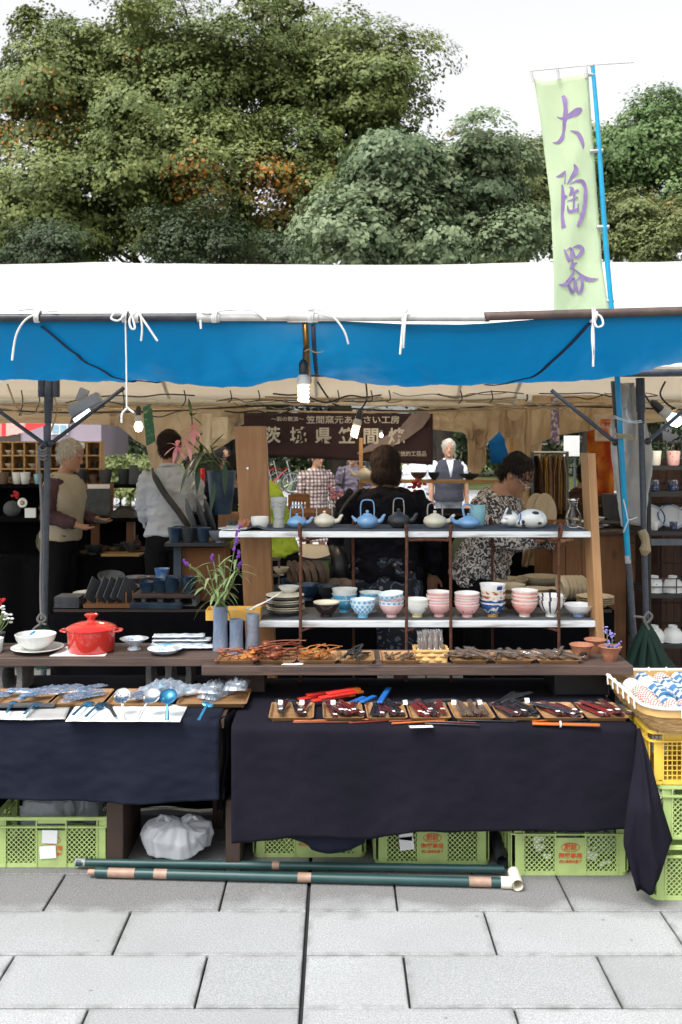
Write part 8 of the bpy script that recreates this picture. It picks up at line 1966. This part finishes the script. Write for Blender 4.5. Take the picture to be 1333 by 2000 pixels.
    if style == 'short': hb_.ball(tuple(hd((0, .020, 1.622))), (.084 * k, .094 * k, .092 * k), 20, 14, Rl @ Rn); hb_.ball(tuple(hd((0, .045, 1.57))), (.072 * k, .060 * k, .075 * k), 16, 10, Rl @ Rn); am = .006
    elif style == 'bob': hb_.ball(tuple(hd((0, .018, 1.605))), (.100 * k, .104 * k, .110 * k), 20, 14, Rl @ Rn); hb_.ball(tuple(hd((0, .03, 1.52))), (.102 * k, .088 * k, .09 * k), 18, 12, Rl @ Rn); am = .005
    elif style == 'curly':
        hb_.ball(tuple(hd((0, .028, 1.632))), (.092 * k, .100 * k, .088 * k), 20, 14, Rl @ Rn); hb_.ball(tuple(hd((0, .06, 1.57))), (.080 * k, .058 * k, .07 * k), 16, 10, Rl @ Rn); am = .014
    elif style == 'thin': hb_.ball(tuple(hd((0, .018, 1.628))), (.087 * k, .098 * k, .092 * k), 20, 14, Rl @ Rn); hb_.ball(tuple(hd((0, .05, 1.57))), (.074 * k, .055 * k, .06 * k), 16, 10, Rl @ Rn); am = .010
    raw(hb_, 'hair', hair, t, .009 * k, 2, am, 26, seed + 5)
    if style in ('short', 'thin', 'curly', 'bob'):
        for s_ in (-1, 1):
            MB().ball(tuple(hd((s_ * .030, -.086, 1.592))), (.011 * k, .006 * k, .005 * k), 8, 6).build('eye', 'eye_dark', t, smooth=60)
            MB().tube([hd((s_ * .014, -.092, 1.612)), hd((s_ * .032, -.088, 1.617)), hd((s_ * .048, -.076, 1.611))], .0035 * k, 6).build('eyebrow', hair, t)
        MB().tube([hd((-.022, -.086, 1.527)), hd((0, -.094, 1.528)), hd((.022, -.086, 1.527))], [.003 * k, .0055 * k, .003 * k], 6).build('mouth', 'lip', t)
    t['k'] = k; t['piv'] = .92
    return t, ub, hd, AR, k
BACK = math.pi
# old man with white hair, in profile
t, ub, hd, AR, k = person('white-haired old man in khaki vest and plum shirt behind the left pole', 118, 7.55, R(78), 1.62, 'plum_check', 'trousers_black', 'hair_white', 'thin', .10, .18, 0,
    {-1: ((-.04, .05, -.26), (.0, -.19, -.33)), 1: ((.04, .02, -.27), (-.02, -.21, -.31))}, .95, vest='vest_khaki', seed=2, wide=.95, fat=1.0)
MB().ball((.12, .10, .84), (.10, .16, .14), 16, 10).build('bag', 'camo_bag', t, smooth=60)
MB().tube(spline([ub((.05, .12, 1.40)), ub((.02, -.13, 1.25)), ub((.15, -.10, 1.05)), (.16, .06, .95)], 6), .012, 6, flat=.4).build('strap', 'black_leather', t)
MB().box(tuple((AR[-1][2] + AR[1][2]) / 2 + Vector((0, -.10, .01))), (.06, .09, .015), rx=.3).build('held_object', 'black_plastic', t, bevel=.004)
# man in the grey shirt, from behind
t, ub, hd, AR, k = person('man in pale grey shirt seen from behind with a black strap across his back', 332, 7.3, BACK + .12, 1.69, 'shirt_grey', 'trousers_black', 'hair_brown', 'short', .05, .22, -.35,
    {-1: ((-.04, -.07, -.26), (.0, -.30, -.34)), 1: ((.02, -.04, -.28), (-.02, -.24, -.42))}, .93, seed=4, wide=.96, collar='shirt_grey')
st = MB(); st.strip(spline([ub((.125, .07, 1.42)), ub((.10, .165, 1.36)), ub((.03, .176, 1.24)), ub((-.06, .176, 1.12)), ub((-.13, .172, 1.02)), ub((-.18, .14, .96)), ub((-.20, .05, .93))], 6), [.045 * k] * 37, (0, 1, 0)); st.build('strap', 'black_leather', t, solid=.006)
# woman in black knit, from behind
t, ub, hd, AR, k = person('dark-haired woman in black knit and floral skirt seen from behind', 752, 6.0, BACK + .1, 1.58, 'black_knit', 'floral_skirt', 'hair_brown', 'bob', .06, .05, .45,
    {-1: ((-.10, .02, -.27), (-.11, -.06, -.52)), 1: ((.10, .02, -.26), (.10, -.08, -.40))}, .84, skirt=.38, seed=6, wide=1.26, fat=1.3)
MB().ball((.30, .02, .86), (.08, .16, .15), 16, 12).build('handbag', 'black_leather', t, smooth=60)
MB().tube(spline([(.30, .0, .98), (.27, .08, 1.2), ub((.17, .06, 1.42)), (.26, -.1, 1.15), (.30, -.02, .98)], 6), .010, 6).build('bag_strap', 'black_leather', t)
# woman in printed blouse bending to look
t, ub, hd, AR, k = person('woman in black and cream printed blouse bending over her phone', 940, 6.0, R(62), 1.57, 'print_blouse', 'trousers_black', 'hair_black', 'curly', .30, .42, -.1,
    {-1: ((-.02, -.08, -.25), (.04, -.29, -.22)), 1: ((.06, -.06, -.26), (-.01, -.30, -.26))}, .82, seed=8, wide=1.15, fat=1.3)
MB().box(tuple(AR[-1][2] + Vector((0, -.10, .03))), (.07, .012, .14), rx=.9).build('phone', 'black_plastic', t, bevel=.004)
for s_ in (-1, 1): MB().tube([hd((s_ * .030 + .024 * math.cos(a), -.103, 1.588 + .018 * math.sin(a))) for a in np.linspace(0, 6.283, 14)], .0018, 5, cap=False).build('spectacles', 'steel', t); MB().tube([hd((s_ * .054, -.1, 1.59)), hd((s_ * .078, -.02, 1.592))], .0016, 5).build('temple', 'steel', t)
MB().ball((.17, .10, .88), (.09, .17, .21), 16, 12).build('shoulder_bag', 'olive_bag', t, smooth=60)
MB().tube(spline([(.18, .02, 1.05), ub((.17, .05, 1.42)), (.18, .2, 1.05)], 6), .012, 6).build('bag_strap', 'olive_bag', t)
# neon jacket, leaning
t, ub, hd, AR, k = person('person in neon yellow-green jacket leaning behind the wooden post', 540, 6.4, R(-100), 1.60, 'neon_jacket', 'trousers_black', 'hair_black', 'short', .26, .75, 0, {-1: ((-.02, -.10, -.24), (.0, -.28, -.34)), 1: ((.02, -.08, -.25), (.0, -.26, -.36))}, .92, seed=12, wide=1.0, fat=1.2)
# people outside
t, ub, hd, AR, k = person('woman in brown and cream plaid dress looking down outside the tent', 617, 12.4, .35, 1.50, 'plaid_dress', 'plaid_dress', 'hair_black', 'short', .04, .12, .45, {-1: ((-.06, .0, -.26), (-.02, -.10, -.46)), 1: ((.07, .0, -.27), (.06, -.06, -.50))}, .78, skirt=.42, seed=14, wide=1.05)
t, ub, hd, AR, k = person('grey-haired man in mauve shirt with backpack straps outside the tent', 692, 12.6, -.3, 1.54, 'mauve_shirt', 'trousers_black', 'hair_white', 'thin', .08, .2, 0, {-1: ((-.06, .02, -.25), (.06, -.20, -.34)), 1: ((.06, .02, -.25), (-.02, -.22, -.34))}, .88, seed=16)
MB().box((0, .20, 1.18), (.30, .16, .40)).build('backpack', 'black_leather', t, bevel=.04)
for s_ in (-1, 1): MB().tube(spline([ub((s_ * .10, .10, 1.40)), ub((s_ * .11, -.09, 1.39)), ub((s_ * .11, -.135, 1.25)), ub((s_ * .15, -.08, 1.08)), ub((s_ * .15, .1, 1.02))], 6), .016, 6, flat=.5).build('strap', 'black_leather', t)
t, ub, hd, AR, k = person('white-haired man in charcoal vest and white shirt standing outside', 877, 13.0, .05, 1.62, 'white_shirt', 'trousers_grey', 'hair_white', 'thin', 0, .05, -.1, {-1: ((-.06, .02, -.28), (-.07, -.03, -.53)), 1: ((.06, .02, -.28), (.07, -.03, -.53))}, .90, sleeve=.5, vest='charcoal_vest', seed=18, collar='white_shirt')
MB().add([ub((-.05, -.105, 1.43)), ub((.05, -.105, 1.43)), ub((.004, -.175, 1.20)), ub((-.004, -.175, 1.20)), ub((-.03, -.165, 1.33)), ub((.03, -.165, 1.33))], [(0, 1, 5, 4), (4, 5, 2, 3)]).build('shirt_front', 'white_shirt', t, solid=.004)
t, ub, hd, AR, k = person('person in white shirt half hidden behind the dark-haired woman', 818, 13.5, BACK, 1.55, 'white_shirt', 'trousers_grey', 'hair_black', 'short', .2, .2, .3, None, .86, seed=20)
t, ub, hd, AR, k = person('dark-clothed person behind the lily pot', 432, 9.6, .5, 1.55, 'black_knit', 'trousers_black', 'hair_black', 'bob', .05, .1, .2, None, .86, seed=22)
t, ub, hd, AR, k = person('person in dark brown coat by the batik cloth', 1130, 7.7, BACK - .6, 1.47, 'umber', 'umber', 'hair_black', 'short', .25, .3, .2, None, .82, seed=24, wide=1.1)
# turn the rough solids into smooth continuous surfaces, then add cloth folds
bpy.context.view_layer.update()
dg = bpy.context.evaluated_depsgraph_get()
new = [(o, bpy.data.meshes.new_from_object(o.evaluated_get(dg)), a, f, s_) for o, a, f, s_ in RAW]
for o, me, amp, fs, seed in new:
    o.modifiers.clear(); old = o.data; o.data = me
    if amp:
        n = len(me.vertices); co = np.empty(n * 3, np.float32); no = np.empty(n * 3, np.float32)
        me.vertices.foreach_get('co', co); me.vertices.foreach_get('normal', no); co = co.reshape(-1, 3); no = no.reshape(-1, 3)
        dsp = np.array([mnoise.noise(Vector((c[0] * fs + seed, c[1] * fs, c[2] * fs * 1.6))) - .8 * abs(mnoise.noise(Vector((c[0] * fs * 1.7, c[1] * fs * 1.7 + seed, c[2] * fs * 2.6 + c[0] * 6)))) for c in co]) * amp
        dsp = np.maximum(dsp + amp * .45, -.001)
        co += no * dsp[:, None].astype(np.float32)
        me.vertices.foreach_set('co', co.ravel()); me.update()
    me.polygons.foreach_set('use_smooth', [True] * len(me.polygons))
    bpy.data.meshes.remove(old)
    if o.name.startswith('hair'):                       # loose strands over the hair mass
        n = len(me.vertices); idx = rng.choice(n, min(n, 1500)); V, Fc = [], []
        for i in idx:
            p = me.vertices[int(i)].co; nn = me.vertices[int(i)].normal
            if p.y < -.05 and nn.y < -.3 and False: continue
            d = Vector((random.gauss(0, .35), random.gauss(.15, .3), -1)); d = (d - nn * d.dot(nn) * .8).normalized(); sd_ = nn.cross(d) * .0018
            L = random.uniform(.02, .05); a_ = p + nn * .001; m_ = p + d * L * .5 + nn * random.uniform(.003, .010); e_ = p + d * L + nn * random.uniform(-.002, .012); k0 = len(V)
            V += [a_ - sd_, a_ + sd_, m_ + sd_, m_ - sd_, e_]; Fc += [(k0, k0 + 1, k0 + 2, k0 + 3), (k0 + 3, k0 + 2, k0 + 4)]
        sm_ = bpy.data.meshes.new('hair_strands'); sm_.from_pydata([tuple(v) for v in V], [], Fc); sm_.materials.append(me.materials[0])
        tag(link('hair_strands', sm_, o), kind='stuff')
